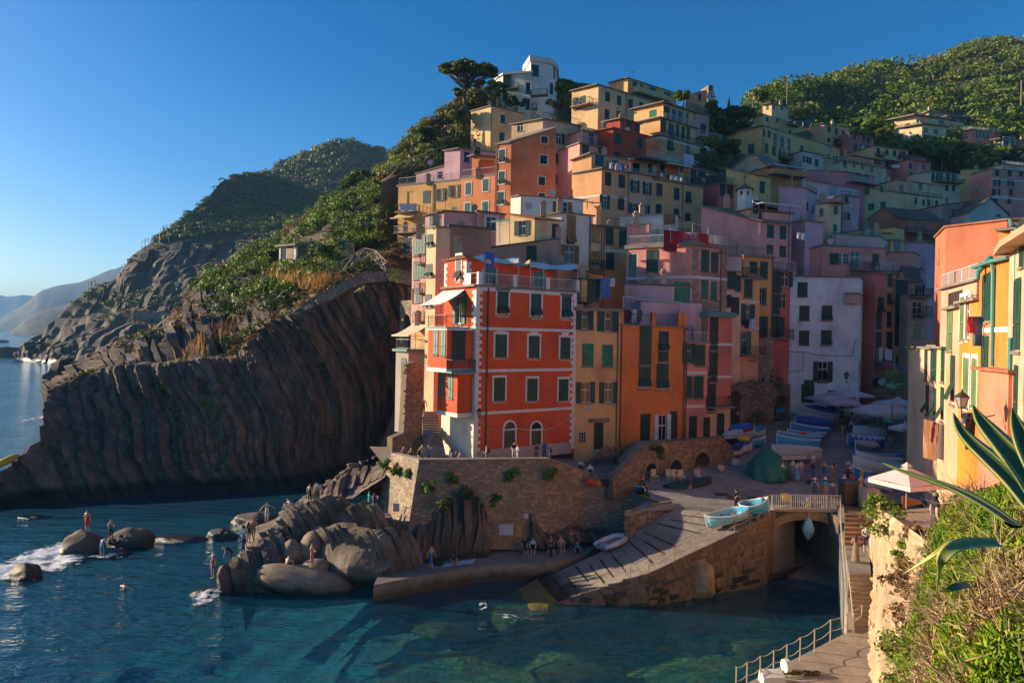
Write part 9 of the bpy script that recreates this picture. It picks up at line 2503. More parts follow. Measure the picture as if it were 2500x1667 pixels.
for x0,y0,x1,y1 in((1445,1310,1540,1300),(1520,1310,1655,1325),(1580,1335,1705,1345),(1680,1350,1770,1345),(1527,1305,1527,1410),(1648,1328,1648,1400),(1763,1350,1763,1400)):mb.beam(P('C',x0,y0,82.5),P('C',x1,y1,82.5),.10)
mb.build('pergola',M_woodl,label='bare timber pergola on the white house roof',cat='pergola')
mb=MB()
for x0,y0,x1,y1 in((410,80,670,115),(670,115,900,130),(415,80,415,300),(670,115,668,210),(898,130,896,215)):mb.beam(P('M',x0,y0,66.6),P('M',x1,y1,66.6),.07)
mb.build('pergola',M_ironw,label='white pipe pergola on the orange house terrace',cat='pergola')
def cable(label,v,pts_,Y):
 W3=[P(v,x,y,Y+(k*.0))for k,(x,y)in enumerate(pts_)]
 mb=MB();out=[]
 for a_,b_ in zip(W3,W3[1:]):
  for i in range(8):t=i/8;out.append(a_.lerp(b_,t)-Ve((0,0,.10*sin(pi*t))))
 out.append(W3[-1]);mb.tube(out,.025,4);mb.build('cable',M_pipe,label=label,cat='cable')
cable('cables looped across the red house front','K',((800,640),(950,680)),57.0)
a0=face_hit(C2+nF*.1,nF,'K',760,600)
mb=MB();mb.tube([face_hit(C2+nF*.12,nF,'K',x,y)for x,y in((740,600),(800,640),(870,675),(950,682),(1050,662),(1110,672),(1180,685),(1290,680),(1380,655),(1470,600),(1545,550))],.03,5);mb.build('cable',M_ironw,label='grey cable swagged along the red house doors',cat='cable')
h=HOUSES['white']
def wv(x,y):A,e,n,W=h['segs'][0][:4];return face_hit(A+n*.05,n,'H',x,y)
mb=MB();mb.tube([wv(x,y)for x,y in((185,1095),(320,1102),(450,1125),(670,1130),(690,1015),(712,1020))],.03,5);mb.tube([wv(x,y)for x,y in((320,1102),(322,1230),(190,1240))],.03,5);mb.build('cable',M_iron,label='dark cables looping over the white house',cat='cable')
for k,(pts_,Y)in enumerate(((((1790,155),(1800,200),(1835,220),(1832,660)),32.6),(((1555,590),(1560,540),(1640,440),(1655,430)),37.2),(((1655,440),(1668,520),(1660,1200)),35.6),(((1790,1000),(1775,1560)),32.8))):
 mb=MB();mb.tube([P('H',x,y,Y-.25)for x,y in pts_],.10 if k!=1 else.13,8);mb.build('drainpipe',M_pipet,label=('teal downpipe hanging from the big cream eave','teal gutter on the amber house roof','teal downpipe on the amber house','lower teal downpipe beside the salmon wall')[k],cat='pipe')
 # ------ people
REG=['head','hair','torso','hips','thigh','shin','foot','uparm','forearm']
BASE=dict(pelvis=(0,0,.95),spine=(0,.0,1.14),chest=(0,0,1.36),neck=(0,.01,1.50),headb=(0,-.01,1.57),headt=(0,-.01,1.69))
for s_,k in((-1,'l'),(1,'r')):
 BASE.update({'sh'+k:(.185*s_,0,1.42),'el'+k:(.245*s_,.03,1.14),'wr'+k:(.26*s_,-.05,.90),'ha'+k:(.255*s_,-.08,.81),'hi'+k:(.09*s_,0,.90),'kn'+k:(.10*s_,-.02,.50),'an'+k:(.10*s_,.02,.09),'to'+k:(.115*s_,-.13,.04)})
RAD=dict(pelvis=(.15,.11),spine=(.125,.095),chest=(.155,.105),neck=(.055,.055),headb=(.085,.09),headt=(.078,.085),sh=(.06,.06),el=(.042,.042),wr=(.032,.032),ha=(.036,.026),hi=(.085,.085),kn=(.058,.058),an=(.042,.042),to=(.038,.03))
POSES={'stand':{}}
POSES['walk']=dict(knl=(-.10,-.16,.52),anl=(-.10,-.22,.09),tol=(-.11,-.37,.05),knr=(.10,.05,.50),anr=(.10,.26,.13),tor=(.11,.14,.05),ell=(-.25,.12,1.15),wrl=(-.26,.16,.93),hal=(-.26,.16,.84),elr=(.25,-.06,1.15),wrr=(.26,-.2,.95),har=(.26,-.26,.88))
POSES['phone']=dict(ell=(-.22,-.16,1.16),wrl=(-.10,-.30,1.36),hal=(-.04,-.32,1.42),elr=(.22,-.16,1.16),wrr=(.10,-.30,1.36),har=(.04,-.32,1.42))
POSES['hold']=dict(ell=(-.24,-.04,1.14),wrl=(-.10,-.24,1.10),hal=(-.02,-.26,1.11),elr=(.24,-.04,1.14),wrr=(.10,-.24,1.10),har=(.02,-.26,1.11))
POSES['out']=dict(ell=(-.42,.0,1.28),wrl=(-.62,-.03,1.12),hal=(-.70,-.04,1.07),elr=(.40,.02,1.24),wrr=(.56,.0,1.03),har=(.62,-.02,.96))
POSES['bend']=dict(spine=(0,-.10,1.10),chest=(0,-.30,1.20),neck=(0,-.43,1.24),headb=(0,-.50,1.23),headt=(0,-.62,1.21),shl=(-.185,-.34,1.22),shr=(.185,-.34,1.22),ell=(-.42,-.42,1.08),wrl=(-.60,-.52,.95),hal=(-.66,-.56,.9),elr=(.26,-.38,.95),wrr=(.26,-.44,.72),har=(.25,-.46,.64),pelvis=(0,.06,.93),hil=(-.09,.06,.89),hir=(.09,.06,.89))
def shifted(d,dz):
 return{k:(v[0],v[1],v[2]+dz)for k,v in d.items()}
_up={k:v for k,v in BASE.items()if not k[:2]in('kn','an','to')}
sit=shifted(_up,-.85);sit.update(knl=(-.12,-.42,.10),knr=(.12,-.42,.10),anl=(-.12,-.40,-.33),anr=(.12,-.40,-.33),tol=(-.12,-.54,-.38),tor=(.12,-.54,-.38),ell=(-.24,-.06,.30),wrl=(-.16,-.30,.18),hal=(-.12,-.37,.18),elr=(.24,-.06,.30),wrr=(.16,-.30,.18),har=(.12,-.37,.18))
POSES['sit']=sit
sg=shifted(_up,-.83);sg.update(knl=(-.14,-.36,.46),knr=(.14,-.36,.46),anl=(-.12,-.52,.08),anr=(.12,-.52,.08),tol=(-.12,-.66,.05),tor=(.12,-.66,.05),spine=(0,-.03,.31),chest=(0,-.10,.52),neck=(0,-.15,.65),headb=(0,-.19,.71),headt=(0,-.22,.83),shl=(-.185,-.11,.57),shr=(.185,-.11,.57),ell=(-.26,-.26,.38),wrl=(-.14,-.44,.40),hal=(-.06,-.48,.40),elr=(.26,-.26,.38),wrr=(.14,-.44,.40),har=(.06,-.48,.40))
POSES['ground']=sg
POSES['swim']=dict(ell=(-.42,-.05,1.34),wrl=(-.66,-.12,1.30),hal=(-.74,-.16,1.30),elr=(.42,-.05,1.34),wrr=(.66,-.12,1.30),har=(.74,-.16,1.30))
_PT={}
def person_mesh(pose,long_hair=False):
 key=(pose,long_hair)
 if key in _PT:return _PT[key]
 J=dict(BASE);J.update(POSES[pose])
 names=list(J)
 edges=[('pelvis','spine'),('spine','chest'),('chest','neck'),('neck','headb'),('headb','headt')]
 reg=['hips','torso','torso','head','head']
 for k in 'lr':
  for a,b,r in(('chest','sh','torso'),('sh','el','uparm'),('el','wr','forearm'),('wr','ha','forearm'),('pelvis','hi','hips'),('hi','kn','thigh'),('kn','an','shin'),('an','to','foot')):
   edges.append((a if a in('chest','pelvis')else a+k,b+k));reg.append(r)
 me=bpy.data.meshes.new('person_base');me.from_pydata([J[n]for n in names],[(names.index(a),names.index(b))for a,b in edges],[])
 ob=bpy.data.objects.new('person_base',me);COL.objects.link(ob)
 ob.modifiers.new('skin','SKIN');sub=ob.modifiers.new('sub','SUBSURF');sub.levels=1
 sv=me.skin_vertices[0].data
 for i,n in enumerate(names):
  sv[i].radius=RAD.get(n)or RAD[n[:2]]
  sv[i].use_root=(n=='pelvis')
 dg=bpy.context.evaluated_depsgraph_get();dg.update()
 m2=bpy.data.meshes.new_from_object(ob.evaluated_get(dg))
 COL.objects.unlink(ob);bpy.data.objects.remove(ob);bpy.data.meshes.remove(me)
 cen=np.zeros(len(m2.polygons)*3);m2.polygons.foreach_get('center',cen);cen=cen.reshape(-1,3)
 best=np.full(len(cen),1e9);idx=np.zeros(len(cen),int)
 for(a,b),r in zip(edges,reg):
  A,B=np.array(J[a]),np.array(J[b]);d=B-A;L=(d*d).sum()
  t=np.clip(((cen-A)@d)/L,0,1);dist=np.linalg.norm(cen-(A+t[:,None]*d),axis=1)
  dist=dist-.6*(RAD.get(a)or RAD[a[:2]])[0]
  up_=dist<best;best=np.where(up_,dist,best);idx=np.where(up_,REG.index(r),idx)
 hb,ht=np.array(J['headb']),np.array(J['headt']);ax=(ht-hb)/np.linalg.norm(ht-hb)
 hz=(cen-hb)@ax;fy=cen[:,1]-hb[1]
 idx=np.where((idx==0)&((hz>.10)|((fy>.0)&(hz>(-.08 if long_hair else 0)))),1,idx)
 m2.materials.clear()
 for _ in REG:m2.materials.append(None)
 m2.polygons.foreach_set('material_index',idx.astype(np.int32));m2.polygons.foreach_set('use_smooth',np.ones(len(cen),bool))
 _PT[key]=m2
 return m2
SK=[(.52,.29,.19),(.44,.24,.15),(.36,.19,.12),(.56,.34,.24)];HR_=[(.02,.014,.010),(.05,.028,.015),(.10,.06,.03),(.22,.14,.06)]
_nP=[0]
def person(label,loc,face=0.0,pose='stand',top=None,bottom=(.02,.02,.03),blen=1,sleeves=True,hair=0,skin=None,h=1.72,long_hair=False,skirt=None,hat=None,shoe=None,bag=None,group=None):
 k=_nP[0];_nP[0]+=1
 sk=flat(SK[(k*7//3)%4 if skin is None else skin],.55,'skin',.06);hr=flat(HR_[hair],.6,'hair',.2)
 tm=flat(top,.85,'cloth',.15)if top else sk;bm_=flat(bottom,.85,'cloth',.15)
 m=person_mesh(pose,long_hair).copy()
 fm=flat(shoe,.7,'shoe')if shoe else sk
 for i,mt in enumerate([sk,hr,tm,bm_,bm_ if blen>=1 else sk,bm_ if blen>=2 else sk,fm,tm if(top and sleeves)else sk,sk]):m.materials[i]=mt
 o=bpy.data.objects.new('person',m);COL.objects.link(o)
 s_=h/1.75
 o.location=loc;o.rotation_euler=(0,0,face);o.scale=(s_,s_,s_)
 ORG[o.name]=Ve((0,0,0))
 tag(o,label,'person',group or 'people around the harbour')
 J=dict(BASE);J.update(POSES[pose])
 def kid(name,mb,mt,smooth=True):
  c=bpy.data.objects.new(name,mb.data(name,mt,smooth=smooth));COL.objects.link(c);c.parent=o
 hb,ht,ch=Ve(J['headb']),Ve(J['headt']),Ve(J['chest'])
 if long_hair:
  mb=MB();b=ht+Ve((0,.07,-.06));mb.tube([b,hb+Ve((0,.11,-.03)),hb+Ve((0,.13,-.18)),hb+Ve((0,.12,-.33))],[.09,.10,.09,.03],8);kid('long_hair',mb,hr)
 if skirt:
  z0_,z1_=J['pelvis'][2]+.08,skirt[0];mb=MB();K=12
  V=[(.155*cos(2*pi*i/K),.12*sin(2*pi*i/K),z0_)for i in range(K)]+[(.25*cos(2*pi*i/K)*(1+.08*(i%2)),.22*sin(2*pi*i/K)*(1+.08*(i%2)),z1_)for i in range(K)]
  mb.mesh(V,[(i,(i+1)%K,K+(i+1)%K,K+i)for i in range(K)]);kid('skirt',mb,flat(skirt[1],.85,'cloth',.15))
 if hat:
  mb=MB();c=ht+Ve((0,0,.02));mb.tube([c+Ve((0,0,-.03)),c+Ve((0,0,-.02)),c+Ve((0,0,.0)),c+Ve((0,0,.10)),c+Ve((0,0,.12))],[.05,.17,.11,.095,.02],10);kid('hat',mb,flat(hat,.8,'hat_cloth'))
 if bag:
  mb=MB();c=ch+Ve((0,.19,-.08));mb.hexa([c+Ve((x,y,-.2))for x,y in((-.15,-.07),(.15,-.07),(.13,.09),(-.13,.09))],[c+Ve((x,y,.2))for x,y in((-.14,-.07),(.14,-.07),(.10,.06),(-.10,.06))]);kid('backpack',mb,flat(bag,.8,'bag_cloth'),False)
 return o
def at_z(v,x,y,z):return PZ(v,x,y,z)
W_,N_,D_=(.58,.57,.55),(.03,.05,.11),(.02,.02,.025)
R=radians
p=P('X7',605,520,55.0);p=PZ('X7',605,515,1.75)
person('bather in red swim shorts standing on a sea rock',p,R(170),'stand',None,(.62,.035,.02),1,h=1.75,hair=1,skin=0)
person('bather in dark shorts looking down beside the broad sea rock',PZ('X7',980,655,.75),R(60),'hold',None,D_,1,hair=1,skin=0)
person('bather in light blue shorts balancing with one arm out',PZ('X7',845,915,.12),R(190),'bend',None,(.16,.34,.45),1,hair=1,skin=3)
person('swimmer spreading arms in the water by the sea rocks',PZ('X7',1205,1400,0)-Ve((0,0,1.28)),R(150),'swim',None,D_,0,hair=0)
person('swimmer with only the head out near the outcrop tip',PZ('I',893,1172,0)-Ve((0,0,1.42)),R(200),'swim',None,D_,0,hair=0)
SPF=G_spur.reshape(-1,3)
def sp_at(v,x,y):
 d=ray(*px(v,x,y));rel=SPF-np.array(CAM)
 t=rel[:,1];err=((rel[:,0]-d.x*t)**2+(rel[:,2]-d.z*t)**2)
 k=np.argsort(err)[:12];k=k[np.argmin(SPF[k][:,1])]
 return Ve(SPF[k])
person('boy in white shorts with an outstretched arm on the diving ledge',sp_at('J',560,712),R(200),'out',None,W_,1,h=1.62,hair=2,skin=0)
person('seated bather in a white shirt on the outcrop ridge',sp_at('J',775,590),R(-60),'ground',W_,D_,1,hair=0)
person('boy in black shorts first of the three on the ridge',sp_at('J',950,572),R(160),'stand',None,(.03,.03,.045),1,h=1.7,hair=0,skin=1)
person('boy with an arm around his friend on the ridge',sp_at('J',995,566)+Ve((0,.3,0)),R(190),'stand',None,(.05,.05,.07),1,h=1.72,hair=0,skin=1)
person('youth in a pale blue shirt on the ridge',sp_at('J',1030,568),R(200),'stand',(.36,.44,.52),(.10,.09,.06),1,h=1.75,hair=0)
person('woman in a swimsuit drying herself by the terrace wall',sp_at('J',1540,655),R(150),'phone',(.03,.03,.09),(.03,.03,.09),0,sleeves=False,hair=0,h=1.66)
person('bather behind a turquoise towel by the terrace wall',sp_at('J',1500,640)+Ve((-.1,.3,0)),R(120),'hold',(.03,.30,.34),(.03,.30,.34),1,hair=0,h=1.6)
person('bare chested man climbing the outcrop edge',sp_at('J',445,895),R(220),'walk',None,(.22,.20,.17),1,hair=0,skin=1)
person('woman in a dark bikini behind the climbing man',sp_at('J',398,915),R(160),'stand',None,D_,0,hair=0,long_hair=True,h=1.62)
person('man in a navy shirt and blue cap on the outcrop edge',sp_at('J',345,1060),R(170),'stand',(.015,.03,.09),(.03,.09,.25),1,hair=0,hat=(.05,.14,.40))
person('bather bending forward at the outcrop tip',sp_at('J',220,1095),R(-75),'bend',D_,D_,1,sleeves=False,hair=1,skin=1)
person('woman in a bikini and white cap wading at the tip',PZ('J',75,1240,.1),R(-110),'stand',None,(.28,.24,.4),0,hair=1,hat=W_,h=1.65)
person('man with bare back crouching on the long smooth boulder',PZ('J',748,1142,1.35),R(150),'ground',None,(.05,.05,.06),1,hair=0,skin=3)
person('bather in pink shorts standing on the tan boulder',PZ('J',975,1148,1.75),R(80),'hold',None,(.48,.20,.20),1,hair=0,skin=0)
person('man in bright blue shorts walking on the quay ledge',PZ('L',175,640,LZ),R(60),'walk',None,(.015,.16,.50),1,hair=2,skin=0,shoe=D_)
person('woman in a black bikini sitting on a white towel',PZ('L',355,590,LZ),R(20),'ground',D_,D_,0,sleeves=False,hair=0,h=1.6)
person('woman in black sitting at the foot of the wall',PZ('L',940,470,LZ+.3),R(20),'sit',D_,D_,1,sleeves=False,hair=1,long_hair=True)
person('man in a white shirt sitting at the foot of the wall',PZ('L',1010,468,LZ+.3),R(0),'sit',(.42,.46,.56),D_,1,hair=1)
person('woman in black with sunglasses on the quay edge',PZ('L',1158,520,LZ+.02),R(0),'sit',D_,D_,1,sleeves=False,hair=0)
person('bather in a brown top behind the quay edge',PZ('L',1155,455,LZ+.3),R(10),'sit',(.30,.16,.06),D_,1,hair=0)
person('big bare chested man sitting by the wall',PZ('L',1240,462,LZ+.3),R(15),'sit',None,(.22,.2,.18),1,hair=1,skin=0,h=1.85)
person('woman in white trousers standing by the wedge of rock',PZ('L',1318,465,LZ),R(150),'hold',(.42,.08,.06),(.5,.46,.42),2,sleeves=False,hair=0)
person('man in a blue shirt sitting on the quay corner',PZ('L',1375,500,LZ+.02),R(0),'sit',(.10,.18,.36),D_,1,hair=1)
mb=MB();a_=PZ('L',270,605,LZ+.02);b_=PZ('L',530,570,LZ+.02)
for k in range(6):
 p,q=a_.lerp(b_,k/6),a_.lerp(b_,(k+1)/6);w_=Ve((.1,.45,0))
 mb.poly([p-w_+Ve((0,0,.03*(k%2))),q-w_+Ve((0,0,.03*((k+1)%2))),q+w_+Ve((0,0,.05)),p+w_+Ve((0,0,.02+.04*(k%2)))])
mb.build('beach_towel',flat((.48,.50,.62),.9,'towel'),label='pale towels spread on the quay ledge',cat='towel')
mb=MB();p=PZ('L',230,600,LZ);mb.tube([p+Ve((-.35,0,.12)),p+Ve((-.2,0,.16)),p+Ve((.2,0,.16)),p+Ve((.35,0,.12))],[.03,.17,.17,.03],8);mb.build('beach_bag',flat((.02,.02,.025),.8,'bag_black'),smooth=True,label='black bag beside the towels on the ledge',cat='bag')
def tz(x,Y,dz=0):p=P('X3',x,300,Y);return Ve((p.x,p.y,TZ+dz))
person('woman in a pink shirt sitting at the left end of the terrace',tz(120,55.0,.55),R(20),'sit',(.52,.22,.22),D_,1,hair=1,long_hair=True)
person('woman in yellow sitting on the terrace parapet',tz(205,54.6,.5),R(0),'sit',(.42,.26,.08),D_,2,hair=2,long_hair=True)
person('man in a black shirt sitting on the terrace parapet',tz(290,54.0,.5),R(-20),'sit',D_,W_,2,hair=0)
person('woman in a cream dress behind the man in black',tz(330,54.6),R(10),'stand',(.50,.44,.34),(.50,.44,.34),1,hair=2,long_hair=True,h=1.65)
person('woman in denim shorts raising her phone at the steps',tz(405,54.6),R(120),'phone',(.60,.38,.34),(.10,.20,.36),1,hair=2,h=1.7)
person('older man in a blue shirt sitting on the steps',P('K',345,750,58.6),R(0),'sit',(.10,.18,.32),(.25,.27,.3),2,hair=3)
person('man in a pink polo shirt walking down the steps',PZ('K',285,568,9.7),R(20),'walk',(.58,.40,.38),(.13,.10,.08),1,hair=3,h=1.75)
person('woman in a striped dress leaning on the terrace wall',tz(675,53.6,.0),R(160),'stand',(.22,.24,.36),(.22,.24,.36),1,hair=1,long_hair=True,h=1.72)
person('person sitting behind the striped deck chair',tz(722,54.4,.3),R(10),'sit',(.34,.16,.06),D_,1,hair=1)
person('blonde woman resting in the striped deck chair',tz(768,53.8,.35),R(30),'sit',(.50,.40,.28),(.12,.16,.4),1,hair=3,long_hair=True)
person('woman with a black backpack at the red house corner',tz(1070,54.6),R(-80),'hold',(.30,.24,.16),(.16,.14,.11),2,hair=1,bag=D_,h=1.66)
person('woman in a black top by the first arched door',tz(1385,56.2),R(10),'hold',D_,(.45,.45,.5),2,sleeves=False,hair=0,long_hair=True,h=1.7)
person('woman in white talking by the first arched door',tz(1428,55.6),R(-60),'hold',(.46,.42,.48),(.42,.36,.36),2,hair=0,h=1.62)
person('woman in red and black by the second arched door',tz(1645,56.0),R(20),'hold',(.12,.03,.03),(.1,.04,.04),2,hair=0,h=1.66)
person('tall man in a blue shirt by the second arched door',tz(1735,56.0),R(190),'stand',(.04,.07,.20),(.03,.04,.08),2,hair=0,h=1.82)
person('man in a dark blue polo leaning over the parapet',tz(1805,55.6,-.1),R(60),'hold',(.03,.06,.2),(.05,.06,.1),2,hair=0,h=1.65)
person('man in a white tee sitting on the sloping wall',P('X3',2150,400,56.2),R(160),'sit',(.40,.42,.46),D_,2,hair=0)
person('man in a white tee facing the harbour on the wall',P('X3',2260,450,56.0),R(0),'sit',W_,D_,2,hair=1)
person('child peering over the terrace wall end',P('X3',1990,400,56.2)-Ve((0,0,.7)),R(0),'stand',(.3,.1,.08),D_,1,hair=1,h=1.2)
def gp(label,v,x,y,f=0,pose='stand',**k):return person(label,GP(v,x,y),R(f),pose,**k)
gp('man in a white polo shirt behind the woman in blue','X1',95,1060,20,'hold',top=W_,bottom=(.45,.42,.38),hair=1)
gp('woman in a long blue skirt photographing','X1',165,1100,10,'phone',top=(.5,.42,.40),bottom=(.14,.28,.62),blen=2,hair=1,skirt=(.2,(.14,.28,.62)),h=1.68)
gp('man in a lilac shirt right of the blue skirt','X1',222,1075,-20,'hold',top=(.46,.36,.44),bottom=(.42,.36,.34),hair=2)
gp('woman in a white crop top beside the green tarpaulin','X4',1175,1375,0,'hold',top=W_,bottom=(.20,.30,.52),sleeves=False,hair=1,h=1.66)
gp('woman in a white tank top in the middle of the square','X1',410,960,10,'stand',top=W_,bottom=(.3,.32,.4),sleeves=False,hair=2)
gp('man in a dark navy tee with a case','X1',405,1120,200,'hold',top=(.012,.016,.03),bottom=(.03,.10,.28),hair=2,h=1.8)
gp('bare armed man looking at his phone in the square','X1',575,1080,-40,'phone',top=(.40,.22,.14),bottom=(.05,.10,.24),sleeves=False,hair=0)
gp('woman with long black hair in a white top seen from behind','X1',715,1110,180,'out',top=W_,bottom=(.30,.14,.08),sleeves=False,hair=0,long_hair=True,h=1.7)
gp('man in a sun hat with a blue backpack at the bridge rail','X1',430,1395,150,'hold',top=(.46,.48,.52),bottom=(.07,.07,.09),hair=1,hat=(.52,.52,.50),bag=(.03,.07,.16))
gp('woman in a white cap and sky blue tee at the bridge rail','X1',590,1395,160,'stand',top=(.05,.26,.46),bottom=(.32,.24,.14),hair=1,hat=W_)
gp('boy in a white shirt at the bridge rail','X1',710,1380,150,'hold',top=(.52,.52,.54),bottom=(.12,.12,.2),hair=2,h=1.5)
gp('man in a white shirt near the dark bin','X1',880,1330,-70,'stand',top=W_,bottom=(.3,.42,.6),blen=2,hair=1,h=1.8)
gp('man in a rust red shirt near the dark bin','X1',1005,1300,170,'hold',top=(.26,.05,.03),bottom=(.4,.34,.28),hair=1)
gp('man in a purple tee behind the rust shirted man','X1',935,1180,20,'stand',top=(.08,.05,.10),bottom=D_,hair=0)
gp('man in a white sleeveless shirt near the blue boat','X1',945,1060,10,'stand',top=W_,bottom=(.03,.12,.4),sleeves=False,hair=0)
gp('person in a white and navy shirt near the blue boat','X1',985,1130,30,'hold',top=(.42,.44,.5),bottom=D_,hair=0)
gp('person in a bright yellow vest by the boats','X1',1170,1190,-30,'hold',top=(.50,.42,.02),bottom=(.48,.42,.03),sleeves=False,hair=0,skin=2,h=1.6)
gp('woman in a long cream dress by the boats','X1',1135,1320,10,'hold',top=(.46,.42,.36),bottom=(.42,.37,.3),blen=2,hair=0,skirt=(.15,(.42,.37,.30)))
gp('man in a black tee and yellow shorts coming down the lane','X1',860,405,0,'walk',top=D_,bottom=(.58,.30,.01),hair=1)
gp('person in black behind the yellow shorts','X1',940,370,10,'walk',top=D_,bottom=D_,hair=0)
gp('man in a light blue tee coming down the lane','X1',990,400,-10,'walk',top=(.22,.34,.50),bottom=(.02,.03,.06),hair=2,h=1.7)
gp('person in a pink flowered shirt in the lane','X1',1070,370,0,'walk',top=(.48,.12,.18),bottom=(.2,.06,.09),hair=1)
gp('tall man in black near the cafe','X2',1095,960,0,'walk',top=D_,bottom=D_,hair=0,h=1.85)
gp('person in a grey shirt near the cafe','X2',1210,930,20,'stand',top=(.20,.20,.22),bottom=(.06,.06,.07),hair=2)
gp('dark haired woman walking past the cafe','X2',905,960,-10,'walk',top=(.16,.13,.08),bottom=D_,blen=2,hair=0,long_hair=True)
gp('waiter in a light blue shirt under the wide parasol','X2',1620,930,10,'stand',top=(.30,.44,.58),bottom=(.36,.38,.42),hair=0)
gp('person in blue under the wide parasol','X2',1480,930,-10,'stand',top=(.14,.26,.42),bottom=D_,hair=0)
gp('guest in navy under the wide parasol','X2',1370,940,10,'stand',top=(.10,.18,.32),bottom=D_,hair=1)
gp('woman sitting at the cafe wall','X2',590,800,0,'sit',top=(.35,.28,.26),bottom=D_,hair=1,long_hair=True)
gp('man in white sitting at the cafe wall','X2',705,810,0,'sit',top=(.46,.46,.46),bottom=D_,hair=1)
gp('dark haired guest at the cafe wall end','X2',805,830,0,'sit',top=(.08,.06,.05),bottom=D_,hair=0,long_hair=True)
p=on_slip('X5',1880,985);person('harbour guard in dark uniform with a white belt',p,R(10),'phone',(.012,.014,.022),(.015,.018,.03),2,hair=0,hat=(.02,.02,.03),h=1.75,shoe=D_)
gp('girl in a pink skirt at the third niche','X5',1320,560,170,'hold',top=(.36,.14,.07),bottom=(.50,.28,.40),sleeves=False,hair=2,h=1.4,skirt=(.5,(.50,.28,.40)))
gp('person bending over the cafe chairs','X5',1205,660,-60,'sit',top=(.06,.03,.05),bottom=(.4,.25,.3),hair=0)
gp('cafe guest before the first niche','X5',520,660,40,'sit',top=(.05,.04,.05),bottom=D_,hair=0)
def on_steps(v,x,y,z):return PZ(v,x,y,z)
person('woman in a white top and black shorts on the steps landing',PZ('O',1860,595,3.95),R(-20),'hold',W_,D_,1,sleeves=False,hair=1,long_hair=True,h=1.68)
person('woman in denim shorts leaning on the landing wall',PZ('O',1893,625,3.95),R(-60),'phone',(.10,.08,.08),(.05,.12,.28),1,hair=1,long_hair=True,h=1.66)
person('woman in a long brown dress on the landing',PZ('O',1785,672,3.93),R(150),'hold',(.38,.25,.16),(.22,.15,.09),2,sleeves=False,hair=0,long_hair=True,skirt=(.1,(.22,.15,.09)),h=1.68)
h=HOUSES['p1'];
for k,(x,t_,lb)in enumerate(((945,D_,'person in black on the pink house balcony'),(1012,(.10,.28,.55),'man in a bright blue shirt on the pink house balcony'))):
 _,s,p=h['on'](x,450);A,e,n,W=h['segs'][0][:4];q=A+e*s-n*.5;person(lb,Ve((q.x,q.y,h['zt']+.16)),R(20),'hold',t_,D_,2,hair=k*3)
for k,(x,t_,lb)in enumerate(((1125,(.10,.06,.05),'onlooker in dark red on the street head balcony'),(1148,(.16,.13,.12),'onlooker in grey on the street head balcony'),(1172,(.05,.06,.08),'onlooker in navy on the street head balcony'))):
 p=P('H',x,712,80.8);person(lb,p+Ve((0,0,.02)),R(10),'stand',t_,D_,2,hair=k)
for k,(x,y,lb)in enumerate(((1580,785,'bather sitting on the vaulted wall top'),(1645,785,'dark haired bather sitting on the vaulted wall'))):
 p=P('M',x,y,74.0);person(lb,p,R(10),'ground',(.25,.12,.1)if k==0 else D_,D_,1,sleeves=False,hair=k)
tm_=P('Q',850,365,18.6)
person('muscular man in a black tank top and sunglasses on the bastion',Ve((tm_.x,tm_.y,tm_.z-1.83)),R(75),'stand',(.010,.010,.012),(.05,.05,.06),1,sleeves=False,hair=3,skin=0,h=1.83)
railing(HOUSES['p1']['o'],[(HOUSES['p1']['L'].x,HOUSES['p1']['L'].y,HOUSES['p1']['zt']+.16),(HOUSES['p1']['R'].x,HOUSES['p1']['R'].y,HOUSES['p1']['zt']+.16)],.95,M_ironw)
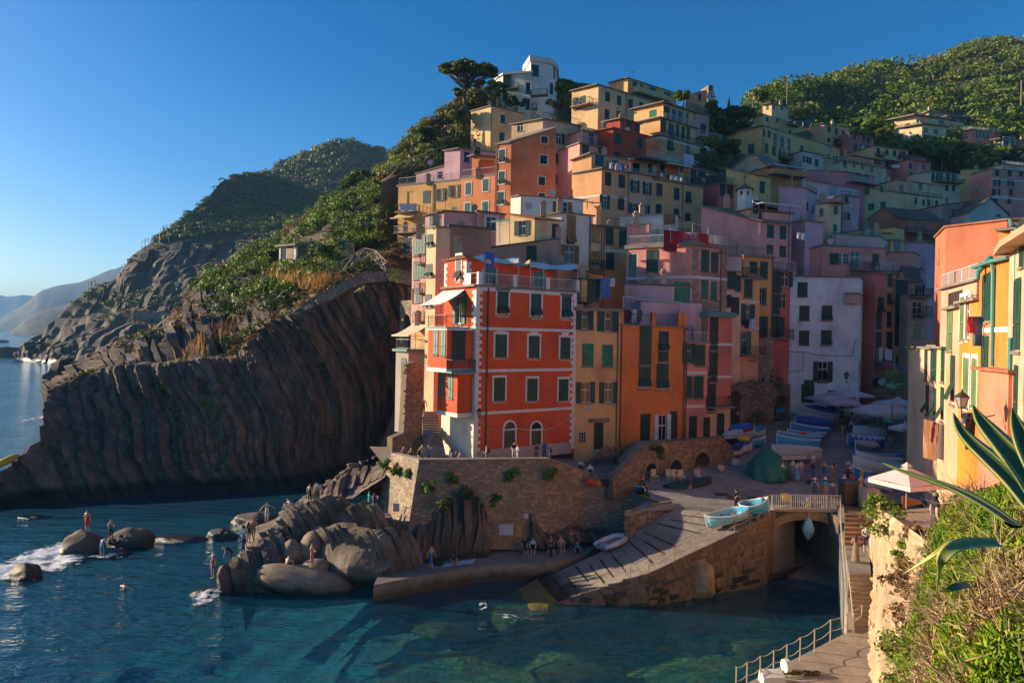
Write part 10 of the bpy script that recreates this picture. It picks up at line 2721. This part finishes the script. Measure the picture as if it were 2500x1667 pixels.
# ------ foam on the water
def foam_mat():
 m,nt,n,l,b=nodes_of('sea_foam')
 f=node_noise(nt,1.5,8,(1,1.3,1),.7);f2=node_noise(nt,.35,3)
 tc=n.new('ShaderNodeAttribute');tc.attribute_name='edge'
 ad=n.new('ShaderNodeMath');ad.operation='MULTIPLY_ADD';ad.inputs[1].default_value=.5;l.new(f2,ad.inputs[0]);l.new(f,ad.inputs[2])
 a2=n.new('ShaderNodeMath');a2.operation='MULTIPLY_ADD';a2.inputs[1].default_value=.42;l.new(tc.outputs['Fac'],a2.inputs[0]);l.new(ad.outputs[0],a2.inputs[2])
 mr=n.new('ShaderNodeMapRange');mr.inputs[1].default_value=.98;mr.inputs[2].default_value=1.14;l.new(a2.outputs[0],mr.inputs[0])
 b.inputs['Base Color'].default_value=(.72,.74,.76,1);b.inputs['Roughness'].default_value=.8
 tr=n.new('ShaderNodeBsdfTransparent');mx=n.new('ShaderNodeMixShader')
 l.new(mr.outputs[0],mx.inputs[0]);l.new(tr.outputs[0],mx.inputs[1]);l.new(b.outputs[0],mx.inputs[2]);l.new(mx.outputs[0],n['Material Output'].inputs[0])
 return m
M_foam=foam_mat()
def foam(v,cx,cy,rx,ry,gain=1.0,z=.16):
 c=PZ(v,cx,cy,0);ex=(PZ(v,cx+rx,cy,0)-c).length;ey=(PZ(v,cx,cy-ry,0)-c).length
 n=48;g=np.linspace(-1,1,n);gx,gy=np.meshgrid(g,g)
 r=np.sqrt(gx**2+gy**2)
 V=np.stack([c.x+gx*ex,c.y+gy*ey,z+(fbm(np.stack([(c.x+gx*ex)*1.1,(c.y+gy*ey)*1.4,0*gx],-1),4,3)-.45)*.35],-1).reshape(-1,3)
 o=np_mesh('sea_foam',V,grid_faces(n,n),M_foam,smooth=True,kind='stuff')
 at=o.data.attributes.new('edge','FLOAT','POINT');at.data.foreach_set('value',np.clip((1-r)*1.8,0,1).ravel().astype(np.float32)*gain)
 return o
foam('I',210,1030,230,95);foam('I',100,1070,120,60);foam('I',330,990,150,45);foam('I',470,1010,110,25,.9);foam('I',910,1190,70,45,.9);foam('J',60,1400,160,90,.8)
foam('I',190,400,60,20,.7);
foam('L',800,1030,190,30,.8,.06);foam('L',600,940,60,60,.7,.06)
# ------ the air: thin even haze round everything
hz=bpy.data.materials.new('haze');hz.use_nodes=True
hn,hl=hz.node_tree.nodes,hz.node_tree.links
hn.remove(hn['Principled BSDF'])
pv=hn.new('ShaderNodeVolumePrincipled');pv.inputs['Color'].default_value=(.30,.60,1.0,1);pv.inputs['Density'].default_value=.00013;pv.inputs['Anisotropy'].default_value=.0
hl.new(pv.outputs[0],hn['Material Output'].inputs['Volume'])
mb=MB();mb.hexa([(-6400,-250,-18),(1600,-250,-18),(1600,7600,-18),(-6400,7600,-18)],[(-6400,-250,345),(1600,-250,345),(1600,7600,345),(-6400,7600,345)])
mb.build('haze',hz,kind='stuff')
